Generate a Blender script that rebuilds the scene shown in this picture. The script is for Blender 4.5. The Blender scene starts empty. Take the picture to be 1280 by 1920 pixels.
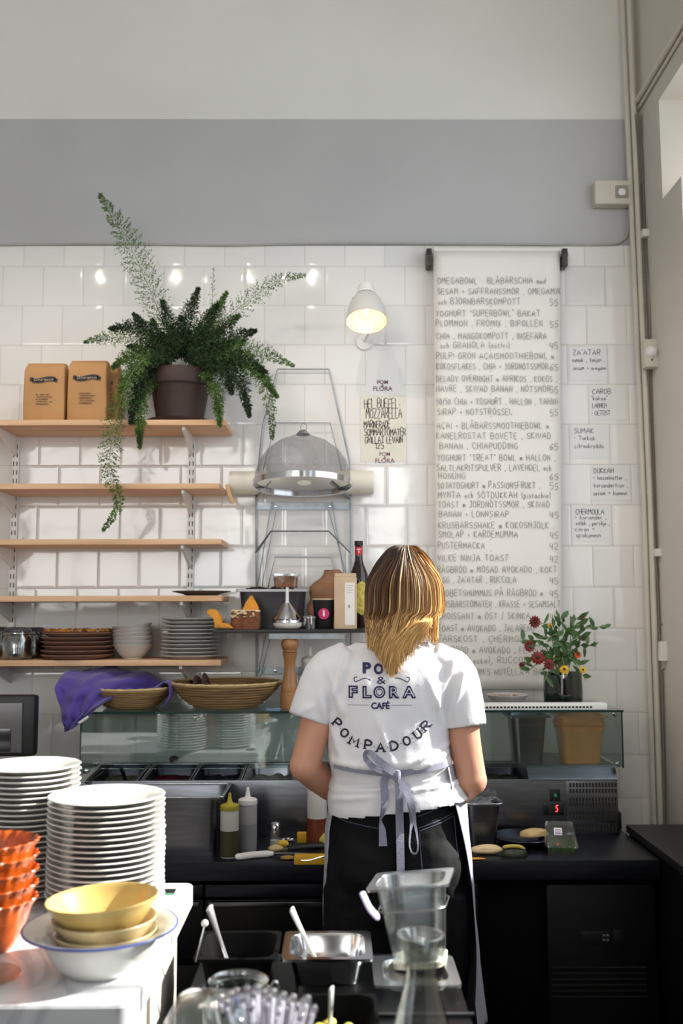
import bpy, bmesh, math, random
from mathutils import Vector, Matrix, noise
from mathutils.bvhtree import BVHTree
R = math.radians
PI = math.pi
random.seed(7)
S = bpy.context.scene
COL = S.collection

# ------------------------------------------------------------------ camera
CAMZ = 1.60
cam_d = bpy.data.cameras.new('camera')
cam = bpy.data.objects.new('camera', cam_d); COL.objects.link(cam)
FPX = 1867.0
YAW, PITCH, ROLL = R(0.399), R(5.471), R(-0.155)
cam_d.sensor_fit = 'VERTICAL'; cam_d.sensor_height = 36.0; cam_d.sensor_width = 24.0
cam_d.lens = FPX / 1920 * 36
fw = Vector((math.sin(YAW)*math.cos(PITCH), math.cos(YAW)*math.cos(PITCH), math.sin(PITCH)))
rt0 = Vector((math.cos(YAW), -math.sin(YAW), 0)); up0 = rt0.cross(fw)
rt = rt0*math.cos(ROLL) + up0*math.sin(ROLL); up = -rt0*math.sin(ROLL) + up0*math.cos(ROLL)
cam.matrix_world = Matrix(((rt.x, up.x, -fw.x, 0), (rt.y, up.y, -fw.y, 0), (rt.z, up.z, -fw.z, CAMZ), (0, 0, 0, 1)))
cam_d.clip_start = 0.05
cam_d.dof.use_dof = True; cam_d.dof.focus_distance = 2.78; cam_d.dof.aperture_fstop = 2.9
S.camera = cam

def ray(px, py):
    return fw + rt*((px-640)/FPX) + up*((960-py)/FPX)
def at(px, py, Y):            # the point of the place seen at this spot, at depth Y
    d = ray(px, py); k = Y/d.y
    return Vector((d.x*k, Y, CAMZ + d.z*k))
def onz(px, py, z):           # the point of a level surface seen at this spot
    d = ray(px, py); k = (z-CAMZ)/d.z
    return Vector((d.x*k, d.y*k, z))

# ------------------------------------------------------------------ light
S.view_settings.view_transform = 'Standard'; S.view_settings.look = 'None'
S.view_settings.gamma = 1.0; S.view_settings.use_curve_mapping = False
S.view_settings.exposure = 0.15
w = bpy.data.worlds.new('world'); S.world = w; w.use_nodes = True
bg = w.node_tree.nodes['Background']; bg.inputs[0].default_value = (.75, .86, 1, 1); bg.inputs[1].default_value = 0.6
sd = bpy.data.lights.new('sun', 'SUN'); sd.energy = 14.0; sd.angle = R(1.2); sd.color = (1, .95, .87)
sun = bpy.data.objects.new('sun', sd); COL.objects.link(sun)
sdir = Vector((math.cos(R(33))*math.cos(R(9)), math.cos(R(33))*math.sin(R(9)), math.sin(R(33))))
sun.rotation_euler = sdir.to_track_quat('Z', 'Y').to_euler(); sun.location = (3, 2.5, 3)
def area(name, loc, aim, sx, sy, e, col):
    d = bpy.data.lights.new(name, 'AREA'); d.shape = 'RECTANGLE'; d.size = sx; d.size_y = sy; d.energy = e; d.color = col
    o = bpy.data.objects.new(name, d); COL.objects.link(o); o.location = loc
    o.rotation_euler = (Vector(loc)-Vector(aim)).to_track_quat('Z', 'Y').to_euler(); return o
area('daylight_street_windows', (-1.7, -6.4, 2.7), (-1.7, 3, 2.3), 5.4, 2.6, 365, (1, .98, .955))
area('daylight_side_window', (1.62, 1.85, 2.5), (0, 1.85, 2.45), 2.7, 1.9, 30, (.86, .92, 1))
area('daylight_side_window_near', (1.62, -1.2, 2.4), (0, -1.2, 2.4), 2.4, 1.9, 14, (.86, .92, 1))

# ------------------------------------------------------------------ materials
def lin(c):
    c = c/255.0
    return c/12.92 if c <= .04045 else ((c+.055)/1.055)**2.4
def C(r, g, b): return (lin(r), lin(g), lin(b), 1)
MATS = {}
def mat(name, col, rough=.5, metal=0.0, var=.06, vs=12.0, bump=0.0, bs=60.0, coat=0.0, emit=None, es=0.0, stretch=None, sheen=0, sss=0, trans=0, ior=None, spec=None):
    if name in MATS: return MATS[name]
    m = bpy.data.materials.new(name); m.use_nodes = True; nt = m.node_tree; N = nt.nodes; L = nt.links
    b = N['Principled BSDF']
    tc = N.new('ShaderNodeTexCoord'); mp = N.new('ShaderNodeMapping'); L.new(tc.outputs['Object'], mp.inputs[0])
    if stretch: mp.inputs['Scale'].default_value = stretch
    nz = N.new('ShaderNodeTexNoise'); nz.inputs['Scale'].default_value = vs; nz.inputs['Detail'].default_value = 4
    L.new(mp.outputs[0], nz.inputs['Vector'])
    rp = N.new('ShaderNodeValToRGB')
    rp.color_ramp.elements[0].position = .3; rp.color_ramp.elements[1].position = .7
    rp.color_ramp.elements[0].color = tuple(max(0, c*(1-var*1.6)) for c in col[:3])+(1,)
    rp.color_ramp.elements[1].color = tuple(min(1, c*(1+var)) for c in col[:3])+(1,)
    L.new(nz.outputs[0], rp.inputs[0]); L.new(rp.outputs[0], b.inputs['Base Color'])
    b.inputs['Roughness'].default_value = rough; b.inputs['Metallic'].default_value = metal
    b.inputs['Coat Weight'].default_value = coat; b.inputs['Coat Roughness'].default_value = .08
    if sheen: b.inputs['Sheen Weight'].default_value = sheen
    if sss: b.inputs['Subsurface Weight'].default_value = sss; b.inputs['Subsurface Radius'].default_value = (.02, .008, .004)
    if spec is not None: b.inputs['Specular IOR Level'].default_value = spec
    if trans: b.inputs['Transmission Weight'].default_value = trans
    if ior: b.inputs['IOR'].default_value = ior
    if emit: b.inputs['Emission Color'].default_value = emit; b.inputs['Emission Strength'].default_value = es
    if bump:
        n2 = N.new('ShaderNodeTexNoise'); n2.inputs['Scale'].default_value = bs; n2.inputs['Detail'].default_value = 5
        L.new(mp.outputs[0], n2.inputs['Vector'])
        bp = N.new('ShaderNodeBump'); bp.inputs['Strength'].default_value = bump; bp.inputs['Distance'].default_value = .004
        L.new(n2.outputs[0], bp.inputs['Height']); L.new(bp.outputs[0], b.inputs['Normal'])
    MATS[name] = m; return m
def glass(name, tint=(.93, .97, .96, 1), edge=1.0, rough=.02, base=.04, fac=1.0):
    if name in MATS: return MATS[name]
    m = bpy.data.materials.new(name); m.use_nodes = True; nt = m.node_tree; N = nt.nodes; L = nt.links
    N.remove(N['Principled BSDF']); out = N['Material Output']
    tr = N.new('ShaderNodeBsdfTransparent'); gl = N.new('ShaderNodeBsdfGlossy'); gl.inputs['Roughness'].default_value = rough
    lw = N.new('ShaderNodeLayerWeight'); lw.inputs[0].default_value = .35
    pw = N.new('ShaderNodeMath'); pw.operation = 'POWER'; pw.inputs[1].default_value = 2.2
    ma = N.new('ShaderNodeMath'); ma.operation = 'MULTIPLY_ADD'; ma.inputs[1].default_value = edge; ma.inputs[2].default_value = base; ma.use_clamp = True
    nz = N.new('ShaderNodeTexNoise'); nz.inputs['Scale'].default_value = 25
    mx0 = N.new('ShaderNodeMix'); mx0.data_type = 'RGBA'
    mx0.inputs[6].default_value = tint; mx0.inputs[7].default_value = tuple(min(1, c*.96) for c in tint[:3])+(1,)
    L.new(nz.outputs[0], mx0.inputs[0]); L.new(mx0.outputs[2], tr.inputs[0])
    gl.inputs[0].default_value = (fac, fac, fac, 1)
    L.new(lw.outputs['Facing'], pw.inputs[0]); L.new(pw.outputs[0], ma.inputs[0])
    mx = N.new('ShaderNodeMixShader'); L.new(ma.outputs[0], mx.inputs[0]); L.new(tr.outputs[0], mx.inputs[1]); L.new(gl.outputs[0], mx.inputs[2])
    L.new(mx.outputs[0], out.inputs[0]); MATS[name] = m; return m

TX0, TZ0, TP = -1.25165, CAMZ+1.43988, 0.152
def tile_mat():
    m = bpy.data.materials.new('white_tile'); m.use_nodes = True; nt = m.node_tree; N = nt.nodes; L = nt.links
    b = N['Principled BSDF']
    g = N.new('ShaderNodeTexCoord'); sp = N.new('ShaderNodeSeparateXYZ'); L.new(g.outputs['Object'], sp.inputs[0])
    def mth(op, a, v):
        n = N.new('ShaderNodeMath'); n.operation = op
        if isinstance(a, (int, float)): n.inputs[0].default_value = a
        else: L.new(a, n.inputs[0])
        if isinstance(v, (int, float)): n.inputs[1].default_value = v
        else: L.new(v, n.inputs[1])
        return n.outputs[0]
    u = mth('ADD', sp.outputs[0], -TX0 + 20*TP); v = mth('SUBTRACT', TZ0, sp.outputs[2])
    cb = N.new('ShaderNodeCombineXYZ'); L.new(u, cb.inputs[0]); L.new(v, cb.inputs[1])
    br = N.new('ShaderNodeTexBrick'); L.new(cb.outputs[0], br.inputs['Vector'])
    br.offset = .5; br.offset_frequency = 2; br.squash = 1
    br.inputs['Scale'].default_value = 1; br.inputs['Mortar Size'].default_value = .0017; br.inputs['Mortar Smooth'].default_value = .25
    br.inputs['Bias'].default_value = 0; br.inputs['Brick Width'].default_value = TP; br.inputs['Row Height'].default_value = TP
    br.inputs['Color1'].default_value = C(236, 233, 229); br.inputs['Color2'].default_value = C(228, 226, 224); br.inputs['Mortar'].default_value = C(210, 206, 200)
    L.new(br.outputs['Color'], b.inputs['Base Color'])
    rr = N.new('ShaderNodeMapRange'); L.new(br.outputs['Fac'], rr.inputs[0]); rr.inputs[3].default_value = .055; rr.inputs[4].default_value = .7
    L.new(rr.outputs[0], b.inputs['Roughness'])
    # glazed faces: slightly pillowed and uneven
    nz = N.new('ShaderNodeTexNoise'); nz.inputs['Scale'].default_value = 9; nz.inputs['Detail'].default_value = 1.5; L.new(cb.outputs[0], nz.inputs['Vector'])
    br2 = N.new('ShaderNodeTexBrick'); L.new(cb.outputs[0], br2.inputs['Vector']); br2.offset = .5
    for k, vv in (('Scale', 1), ('Mortar Size', .010), ('Mortar Smooth', 1.0), ('Brick Width', TP), ('Row Height', TP)): br2.inputs[k].default_value = vv
    h = mth('SUBTRACT', mth('MULTIPLY', nz.outputs[0], .55), mth('MULTIPLY', br2.outputs['Fac'], .35))
    h = mth('SUBTRACT', h, mth('MULTIPLY', br.outputs['Fac'], .5))
    bp = N.new('ShaderNodeBump'); bp.inputs['Strength'].default_value = .55; bp.inputs['Distance'].default_value = .003
    L.new(h, bp.inputs['Height']); L.new(bp.outputs[0], b.inputs['Normal'])
    return m

def wood(name, c1, c2, rough=.5, sc=(1, 14, 14), ws=3.0):
    if name in MATS: return MATS[name]
    m = bpy.data.materials.new(name); m.use_nodes = True; nt = m.node_tree; N = nt.nodes; L = nt.links; b = N['Principled BSDF']
    tc = N.new('ShaderNodeTexCoord'); mp = N.new('ShaderNodeMapping'); mp.inputs['Scale'].default_value = sc; L.new(tc.outputs['Object'], mp.inputs[0])
    n = N.new('ShaderNodeTexNoise'); n.inputs['Scale'].default_value = ws; n.inputs['Detail'].default_value = 8; n.inputs['Distortion'].default_value = .6; L.new(mp.outputs[0], n.inputs['Vector'])
    rp = N.new('ShaderNodeValToRGB'); rp.color_ramp.elements[0].position = .35; rp.color_ramp.elements[1].position = .65
    rp.color_ramp.elements[0].color = c1; rp.color_ramp.elements[1].color = c2
    L.new(n.outputs[0], rp.inputs[0]); L.new(rp.outputs[0], b.inputs['Base Color']); b.inputs['Roughness'].default_value = rough
    MATS[name] = m; return m

M_tile = tile_mat()
M_paint_w = mat('white_wall_paint', C(228, 226, 221), .8, var=.015, vs=3, bump=.05, bs=90)
M_paint_g = mat('grey_wall_paint', C(186, 185, 185), .7, var=.02, vs=3, bump=.05, bs=90)
M_cream = mat('cream_side_wall_paint', C(205, 200, 190), .8, var=.03, vs=3, bump=.12, bs=40)
M_pipe = mat('cream_pipe_paint', C(206, 200, 186), .45, var=.03)
M_ceil = mat('ceiling_paint', C(225, 222, 216), .9, var=.01)
M_floor = mat('dark_floor', C(24, 22, 21), .6, var=.2, vs=5)
M_birch = wood('light_birch', C(206, 160, 118), C(222, 180, 140), .45)
M_dwall = mat('dark_wood_wall', C(60, 50, 44), .6, var=.1)
M_white = mat('white_metal_paint', C(232, 231, 229), .35, var=.01)
M_whitep = mat('white_plastic', C(225, 222, 214), .4, var=.02)
M_slot = mat('dark_slot', C(28, 26, 24), .8)
M_galv = mat('galvanised_steel', C(150, 154, 158), .38, .85, var=.15, vs=30)
M_chrome = mat('chrome', C(215, 215, 218), .12, 1, var=.02)
M_steel = mat('brushed_steel', C(128, 130, 138), .28, 1, var=.12, vs=8, stretch=(1, 1, 12))
M_steeld = mat('dark_brushed_steel', C(58, 60, 68), .34, .9, var=.15, vs=8, stretch=(1, 1, 10))
M_fridge = mat('black_steel_front', C(12, 13, 16), .4, 0, spec=.35, var=.2, vs=5)
M_black = mat('black_plastic', C(18, 18, 20), .45, var=.1)
M_blackm = mat('matte_black', C(5, 5, 6), .75, spec=.1, var=.1)
M_porc = mat('white_porcelain', C(226, 226, 222), .14, var=.01, coat=.4)
M_porcg = mat('grey_stoneware', C(190, 184, 180), .35, var=.05)
M_plated = mat('charcoal_rimmed_plate', C(96, 88, 90), .4, var=.1)
M_brown = mat('brown_terracotta_plate', C(142, 106, 92), .55, var=.12, bump=.1)
M_clay = mat('brown_clay', C(62, 44, 40), .6, var=.18, bump=.1, bs=30)
M_soil = mat('soil', C(32, 24, 18), .95, bump=.8, bs=90)
M_orange = mat('orange_glaze', C(190, 88, 30), .2, var=.45, vs=22, coat=.6)
M_creamg = mat('mustard_cream_glaze', C(208, 178, 108), .16, var=.14, vs=14, coat=.5)
M_creamo = mat('cream_bowl_glaze', C(206, 188, 146), .18, var=.2, vs=14, coat=.5)
M_marble = None
M_leaf = mat('fern_green', C(88, 118, 52), .85, var=.35, vs=25)
M_leafd = mat('dark_fern_green', C(40, 62, 30), .85, var=.35, vs=25)
M_stem = mat('stem_green', C(104, 124, 66), .6, var=.2)
M_kraft = mat('kraft_paper', C(190, 142, 92), .75, var=.07, vs=10, bump=.25, bs=18)
M_kraft2 = mat('pale_kraft_paper', C(206, 180, 150), .75, var=.07, vs=10, bump=.2, bs=18)
M_ink = mat('black_ink', C(52, 50, 54), .8, var=.1)
M_pencil = mat('grey_marker', C(126, 124, 124), .85, var=.1)
M_navy = mat('navy_print', C(50, 48, 92), .8, var=.1)
M_printk = mat('charcoal_print', C(44, 42, 62), .8, var=.1)
M_paper = mat('off_white_paper', C(234, 230, 224), .8, var=.012, vs=4)
M_basket = wood('woven_straw', C(112, 84, 50), C(168, 136, 90), .7, (1, 1, 30), 9)
M_basketd = mat('basket_inside', C(110, 84, 54), .8, var=.2)
M_purple = mat('purple_linen', C(84, 66, 152), .85, var=.1, vs=30, sheen=.3, bump=.2, bs=300)
M_shirt = mat('white_cotton', C(228, 226, 230), .85, var=.01, bump=.12, bs=220)
M_apron = mat('grey_linen', C(176, 176, 188), .85, var=.07, vs=120, bump=.25, bs=300)
M_tie = mat('grey_blue_linen_tie', C(140, 140, 158), .85, var=.07, vs=120, bump=.25, bs=300)
M_jeans = mat('black_denim', C(9, 10, 13), .8, spec=.25, var=.25, vs=16, bump=.2, bs=300)
M_stitch = mat('denim_stitching', C(80, 86, 104), .8)
M_skin = mat('skin', C(204, 148, 122), .5, var=.05, vs=9, sss=.12)
G_pane = glass('display_glass', (.80, .86, .85, 1), .5, .02, .07)
G_edge = mat('green_glass_edge', C(14, 46, 42), .15, var=.1)
G_clear = glass('clear_plastic', (.92, .94, .94, 1), .9, .12, .12)
G_jar = glass('jar_glass', (.90, .93, .92, 1), 1.0, .03, .16)
G_win = glass('window_glass', (.97, .98, .98, 1), .3, .01, .02)

# ------------------------------------------------------------------ mesh helpers
def finish(name, bm, m, parent=None, smooth=35, label=None, mats=None, kind=None):
    bmesh.ops.recalc_face_normals(bm, faces=bm.faces)
    me = bpy.data.meshes.new(name); bm.to_mesh(me); bm.free()
    if mats:
        for x in mats: me.materials.append(x)
    else: me.materials.append(m)
    if smooth:
        me.polygons.foreach_set('use_smooth', [True]*len(me.polygons)); me.set_sharp_from_angle(angle=R(smooth))
    o = bpy.data.objects.new(name, me); COL.objects.link(o)
    if parent is not None: o.parent = parent
    if label: o['label'] = label
    if kind: o['kind'] = kind
    return o
def thing(name, label, cat, loc=(0, 0, 0), group=None, rot=None):
    o = bpy.data.objects.new(name, None); COL.objects.link(o); o.location = loc; o.empty_display_size = .05
    if rot: o.rotation_euler = rot
    o['label'] = label; o['category'] = cat
    if group: o['group'] = group
    return o
def tag(o, label, cat, group=None, kind=None):
    o['label'] = label; o['category'] = cat
    if group: o['group'] = group
    if kind: o['kind'] = kind
    return o
def dup(root, loc=None, rot=None, label=None, group=None):
    r = root.copy(); COL.objects.link(r)
    if loc is not None: r.location = loc
    if rot is not None: r.rotation_euler = rot
    if label: r['label'] = label
    if group: r['group'] = group
    for ch in list(root.children):
        c = ch.copy(); COL.objects.link(c); c.parent = r
        for g in list(ch.children):
            d = g.copy(); COL.objects.link(d); d.parent = c
    return r
def NB(): return bmesh.new()
def box(bm, lo, hi, bev=0.0, mi=0):
    t = bmesh.new(); bmesh.ops.create_cube(t, size=1)
    for v in t.verts: v.co = Vector([lo[i] + (v.co[i]+.5)*(hi[i]-lo[i]) for i in range(3)])
    if bev: bmesh.ops.bevel(t, geom=t.edges[:], offset=bev, segments=2, affect='EDGES', profile=.6)
    join(bm, t, mi=mi)
def join(bm, t, M=None, mi=None):
    if M is not None: t.transform(M)
    vm = {v: bm.verts.new(v.co) for v in t.verts}
    for f in t.faces:
        try: nf = bm.faces.new([vm[v] for v in f.verts])
        except ValueError: continue
        nf.material_index = f.material_index if mi is None else mi
    t.free()
def lathe(bm, prof, n=40, c=(0, 0, 0), M=None, mi=0):
    t = bmesh.new(); rings = []
    for r, z in prof:
        if r < 1e-6: rings.append([t.verts.new((0, 0, z))])
        else: rings.append([t.verts.new((r*math.cos(2*PI*i/n), r*math.sin(2*PI*i/n), z)) for i in range(n)])
    for a, b in zip(rings, rings[1:]):
        for i in range(n):
            j = (i+1) % n
            if len(a) == 1 and len(b) == 1: break
            if len(a) == 1: t.faces.new((a[0], b[i], b[j]))
            elif len(b) == 1: t.faces.new((a[i], a[j], b[0]))
            else: t.faces.new((a[i], a[j], b[j], b[i]))
    t.transform(Matrix.Translation(c) if M is None else M); join(bm, t, mi=mi)
def loft(bm, rings, cap0=True, cap1=True, closed=True, mi=0):
    vs = [[bm.verts.new(p) for p in r] for r in rings]; n = len(vs[0])
    for a, b in zip(vs, vs[1:]):
        for i in range(n if closed else n-1):
            j = (i+1) % n; f = bm.faces.new((a[i], a[j], b[j], b[i])); f.material_index = mi
    if closed and cap0: bm.faces.new(list(reversed(vs[0]))).material_index = mi
    if closed and cap1: bm.faces.new(vs[-1]).material_index = mi
def frames(P):
    T = []
    for i in range(len(P)):
        a = P[max(0, i-1)]; b = P[min(len(P)-1, i+1)]; d = (b-a); T.append(d.normalized() if d.length > 1e-9 else Vector((0, 0, 1)))
    u = T[0].orthogonal().normalized(); out = []
    for t in T:
        u = (u - t*u.dot(t)); u = u.normalized() if u.length > 1e-6 else t.orthogonal().normalized()
        out.append((t, u, t.cross(u)))
    return out
def tube(bm, pts, rad, n=8, cap=True, mi=0, flat=1.0):
    P = [Vector(p) for p in pts]; rr = rad if isinstance(rad, (list, tuple)) else [rad]*len(P); F = frames(P)
    rings = [[p + (u*math.cos(2*PI*k/n) + v*math.sin(2*PI*k/n)*flat)*r for k in range(n)] for p, r, (t, u, v) in zip(P, rr, F)]
    loft(bm, rings, cap, cap, mi=mi)
def spline(pts, n=8):
    P = [Vector(p) for p in pts]; out = []
    for i in range(len(P)-1):
        p0 = P[max(0, i-1)]; p1 = P[i]; p2 = P[i+1]; p3 = P[min(len(P)-1, i+2)]
        for k in range(n):
            t = k/n; out.append(.5*((2*p1) + (p2-p0)*t + (2*p0-5*p1+4*p2-p3)*t*t + (3*p1-p0-3*p2+p3)*t**3))
    out.append(P[-1]); return out
def rrect(w, d, r, z, n=5, cx=0, cy=0):
    o = []
    for sx, sy, a0 in ((1, 1, 0), (-1, 1, 90), (-1, -1, 180), (1, -1, 270)):
        for k in range(n):
            a = R(a0 + 90*k/(n-1)); o.append(Vector((cx + sx*(w/2-r) + r*math.cos(a), cy + sy*(d/2-r) + r*math.sin(a), z)))
    return o
def pan_mesh(w, d, h, t=.0015, rim=.012, taper=.012, r=.03, lip=.006):
    # open food pan, rim top at z = 0, body reaching down to -h
    bm = NB(); iw, idd = w-2*rim, d-2*rim
    loft(bm, [rrect(iw-2*taper, idd-2*taper, r*.8, -h), rrect(iw, idd, r, -.004), rrect(w, d, .012, -.004), rrect(w, d, .012, -lip), rrect(w+.001, d+.001, .012, -lip),
              rrect(w+.001, d+.001, .012, 0), rrect(iw-2*t+.004, idd-2*t+.004, r, 0), rrect(iw-2*t, idd-2*t, r, -.005),
              rrect(iw-2*taper-2*t, idd-2*taper-2*t, r*.8, -h+.004), rrect(iw-2*taper-2*t-.02, idd-2*taper-2*t-.02, r*.6, -h+t)])
    return bm
def ribbon(bm, pts, wdt, nrm, th=.0006, mi=0):
    # thin flat band along pts lying in the plane with normal nrm
    P = [Vector(p) for p in pts]; nrm = Vector(nrm).normalized(); rings = []
    for i, p in enumerate(P):
        d = P[min(i+1, len(P)-1)]-P[max(i-1, 0)]; d = d.normalized() if d.length > 1e-9 else Vector((1, 0, 0)); s = d.cross(nrm).normalized()
        ww = (wdt[i] if isinstance(wdt, (list, tuple)) else wdt)/2
        rings.append([p+s*ww, p+s*ww+nrm*th, p-s*ww+nrm*th, p-s*ww])
    loft(bm, rings, mi=mi)
def cloth_thick(o, t):
    md = o.modifiers.new('thickness', 'SOLIDIFY'); md.thickness = t; md.offset = 0
def voxel(bm, size, smooth_n=3, name='tmp'):
    me = bpy.data.meshes.new(name); bm.to_mesh(me); bm.free(); o = bpy.data.objects.new(name, me); COL.objects.link(o)
    r = o.modifiers.new('r', 'REMESH'); r.mode = 'VOXEL'; r.voxel_size = size
    s = o.modifiers.new('s', 'SMOOTH'); s.iterations = smooth_n; s.factor = .5
    dg = bpy.context.evaluated_depsgraph_get(); ev = o.evaluated_get(dg); m2 = bpy.data.meshes.new_from_object(ev)
    out = bmesh.new(); out.from_mesh(m2); bpy.data.objects.remove(o); bpy.data.meshes.remove(me); bpy.data.meshes.remove(m2)
    return out

# ------------------------------------------------------------------ handwriting (strokes)
GL = {'A':'0,0 .45,1 .9,0|.15,.38 .76,.38','B':'0,0 0,1 .55,1 .7,.8 .55,.55 0,.52|.55,.55 .8,.3 .6,0 0,0','C':'.8,.85 .5,1 .15,.8 0,.5 .15,.15 .5,0 .8,.12',
'D':'0,0 0,1 .5,.92 .78,.5 .5,.06 0,0','E':'.7,1 0,1 0,0 .7,0|0,.52 .6,.52','F':'.75,1 0,1 0,0|0,.5 .6,.5','G':'.8,.85 .45,1 .1,.75 0,.4 .2,.05 .55,0 .8,.2 .8,.45 .45,.45',
'H':'0,0 0,1|.75,0 .75,1|0,.5 .75,.5','I':'.1,0 .1,1','J':'.1,1 .6,1|.5,1 .5,.15 .3,0 0,.1','K':'0,0 0,1|.7,1 0,.45 .72,0','L':'0,1 0,0 .65,0','M':'0,0 .1,1 .45,.35 .8,1 .9,0',
'N':'0,0 0,1 .7,0 .7,1','O':'.4,1 .1,.8 0,.5 .1,.15 .4,0 .72,.15 .82,.5 .72,.82 .4,1','P':'0,0 0,1 .55,1 .75,.75 .55,.5 0,.48','Q':'.4,1 0,.5 .4,0 .8,.5 .4,1|.5,.25 .85,-.1',
'R':'0,0 0,1 .55,1 .72,.76 .55,.52 0,.5|.3,.5 .75,0','S':'.7,.88 .4,1 .08,.82 .12,.58 .6,.42 .7,.18 .4,0 0,.12','T':'0,1 .85,1|.42,1 .42,0','U':'0,1 0,.25 .2,0 .5,0 .7,.25 .7,1',
'V':'0,1 .38,0 .78,1','W':'0,1 .2,0 .48,.75 .75,0 1,1','X':'0,0 .75,1|0,1 .75,0','Y':'0,1 .38,.5 .75,1|.38,.5 .38,0','Z':'0,1 .75,1 0,0 .75,0',
'0':'.3,1 0,.5 .3,0 .6,.5 .3,1','1':'0,.8 .25,1 .25,0','2':'0,.8 .25,1 .55,.8 .5,.55 0,0 .6,0','3':'0,.9 .3,1 .5,.78 .25,.55 .55,.28 .3,0 0,.1','4':'.1,1 .02,.45 .55,.45|.45,.95 .42,0','5':'.55,1 .08,1 .05,.58 .4,.6 .55,.3 .35,0 0,.08',
'6':'.5,1 .1,.6 0,.25 .25,0 .5,.2 .4,.45 .05,.35','7':'0,1 .55,1 .2,0','8':'.3,.52 .05,.75 .3,1 .55,.75 .3,.52 0,.25 .3,0 .6,.25 .3,.52','9':'.5,.7 .25,.5 .05,.75 .3,1 .52,.8 .45,0',
',':'.12,.1 .05,-.18','.':'.05,0 .1,.05','+':'.05,.4 .45,.4|.25,.6 .25,.2','-':'.05,.42 .4,.42','"':'.05,1.05 .03,.85|.2,1.05 .18,.85',"'":'.08,1.08 .04,.86','/':'0,-.1 .4,1.1','(':'.25,1.05 .05,.5 .25,-.1',')':'.05,1.05 .25,.5 .05,-.1','!':'.1,1 .1,.3|.1,.08 .1,0','&':'.7,0 .15,.75 .3,1 .5,.8 .05,.3 .25,0 .7,.35','~':'0,0',
'a':'.4,.45 .15,.5 0,.2 .15,0 .38,.15 .4,.5|.4,.3 .48,0','b':'0,.9 0,0 .3,0 .42,.25 .25,.45 0,.35','c':'.38,.42 .15,.48 0,.22 .15,0 .4,.06','d':'.4,.45 .1,.45 0,.2 .15,0 .4,.1|.42,.95 .42,0','e':'0,.25 .4,.28 .25,.5 .05,.35 .05,.1 .25,0 .42,.08',
'f':'.35,.9 .18,.85 .15,0|0,.5 .32,.5','g':'.38,.45 .1,.45 0,.2 .2,.05 .4,.2|.4,.5 .38,-.25 .1,-.3','h':'0,.95 0,0|0,.3 .2,.5 .36,.35 .36,0','i':'.08,.45 .08,0|.08,.68 .1,.72','j':'.15,.45 .12,-.25 0,-.3|.15,.68 .17,.72','k':'0,.95 0,0|.36,.5 0,.22 .38,0','l':'.05,.95 .05,0',
'm':'0,0 0,.5|0,.35 .15,.5 .27,.35 .27,0|.27,.35 .42,.5 .55,.35 .55,0','n':'0,0 0,.5|0,.32 .2,.5 .36,.35 .36,0','o':'.2,.5 0,.25 .2,0 .4,.25 .2,.5','p':'0,.5 0,-.35|0,.4 .25,.5 .4,.25 .2,0 0,.1','r':'0,0 0,.5|0,.3 .15,.48 .3,.45','s':'.32,.45 .1,.5 .05,.32 .3,.2 .25,0 0,.04','t':'.15,.8 .15,.05 .32,0|0,.5 .32,.5','u':'0,.5 0,.12 .15,0 .34,.12|.36,.5 .36,0','v':'0,.5 .17,0 .36,.5','x':'0,0 .35,.5|0,.5 .35,0','y':'0,.5 .18,.05|.38,.5 .1,-.35','z':'0,.5 .35,.5 0,0 .36,0','w':'0,.5 .12,0 .25,.4 .38,0 .5,.5','q':'.4,.5 .1,.5 0,.2 .2,0 .4,.1|.4,.5 .4,-.35'}
DOTS = {'Å':('A', '.45,1.12 .36,1.22 .45,1.32 .54,1.22 .45,1.12'), 'Ä':('A', '.3,1.12 .3,1.2|.6,1.12 .6,1.2'), 'Ö':('O', '.25,1.12 .25,1.2|.55,1.12 .55,1.2'), 'Ñ':('N', '.15,1.12 .3,1.2 .4,1.12 .55,1.2'), 'Ç':('C', '.45,0 .5,-.12 .35,-.2'),
        'É':('E', '.3,1.1 .5,1.28'), 'ä':('a', '.12,.66 .12,.72|.32,.66 .32,.72'), 'ö':('o', '.1,.66 .1,.72|.3,.66 .3,.72'), 'å':('a', '.2,.62 .14,.7 .22,.76 .28,.68 .2,.62')}
def glyph(ch):
    if ch in DOTS: b, d = DOTS[ch]; s = GL[b]+'|'+d
    else: s = GL.get(ch, '')
    return [[tuple(map(float, q.split(','))) for q in st.split()] for st in s.split('|') if st.strip()]
def gwidth(ch):
    if ch == ' ': return .42
    if ch in DOTS: ch = DOTS[ch][0]
    g = glyph(ch); return max([p[0] for st in g for p in st] or [.3])
def write(bm, text, origin, ux, uz, nrm, h, width=None, sw=.0018, gap=.22, jit=.03, rnd=random, th=.0003):
    total = sum(gwidth(c)+gap for c in text)-gap
    k = (width/(total*h)) if width else .62
    x = 0.0
    for c in text:
        dy = rnd.uniform(-jit, jit); hs = 1+rnd.uniform(-jit, jit)*1.5; sl = rnd.uniform(-jit, jit)
        for st in glyph(c):
            pts = [Vector(origin) + Vector(ux)*((x+p[0]+p[1]*sl)*h*k) + Vector(uz)*((p[1]*hs+dy)*h) for p in st]
            if len(pts) > 2: pts = spline(pts, 2) if jit else pts
            ribbon(bm, pts, sw, nrm, th)
        x += gwidth(c)+gap
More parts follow.
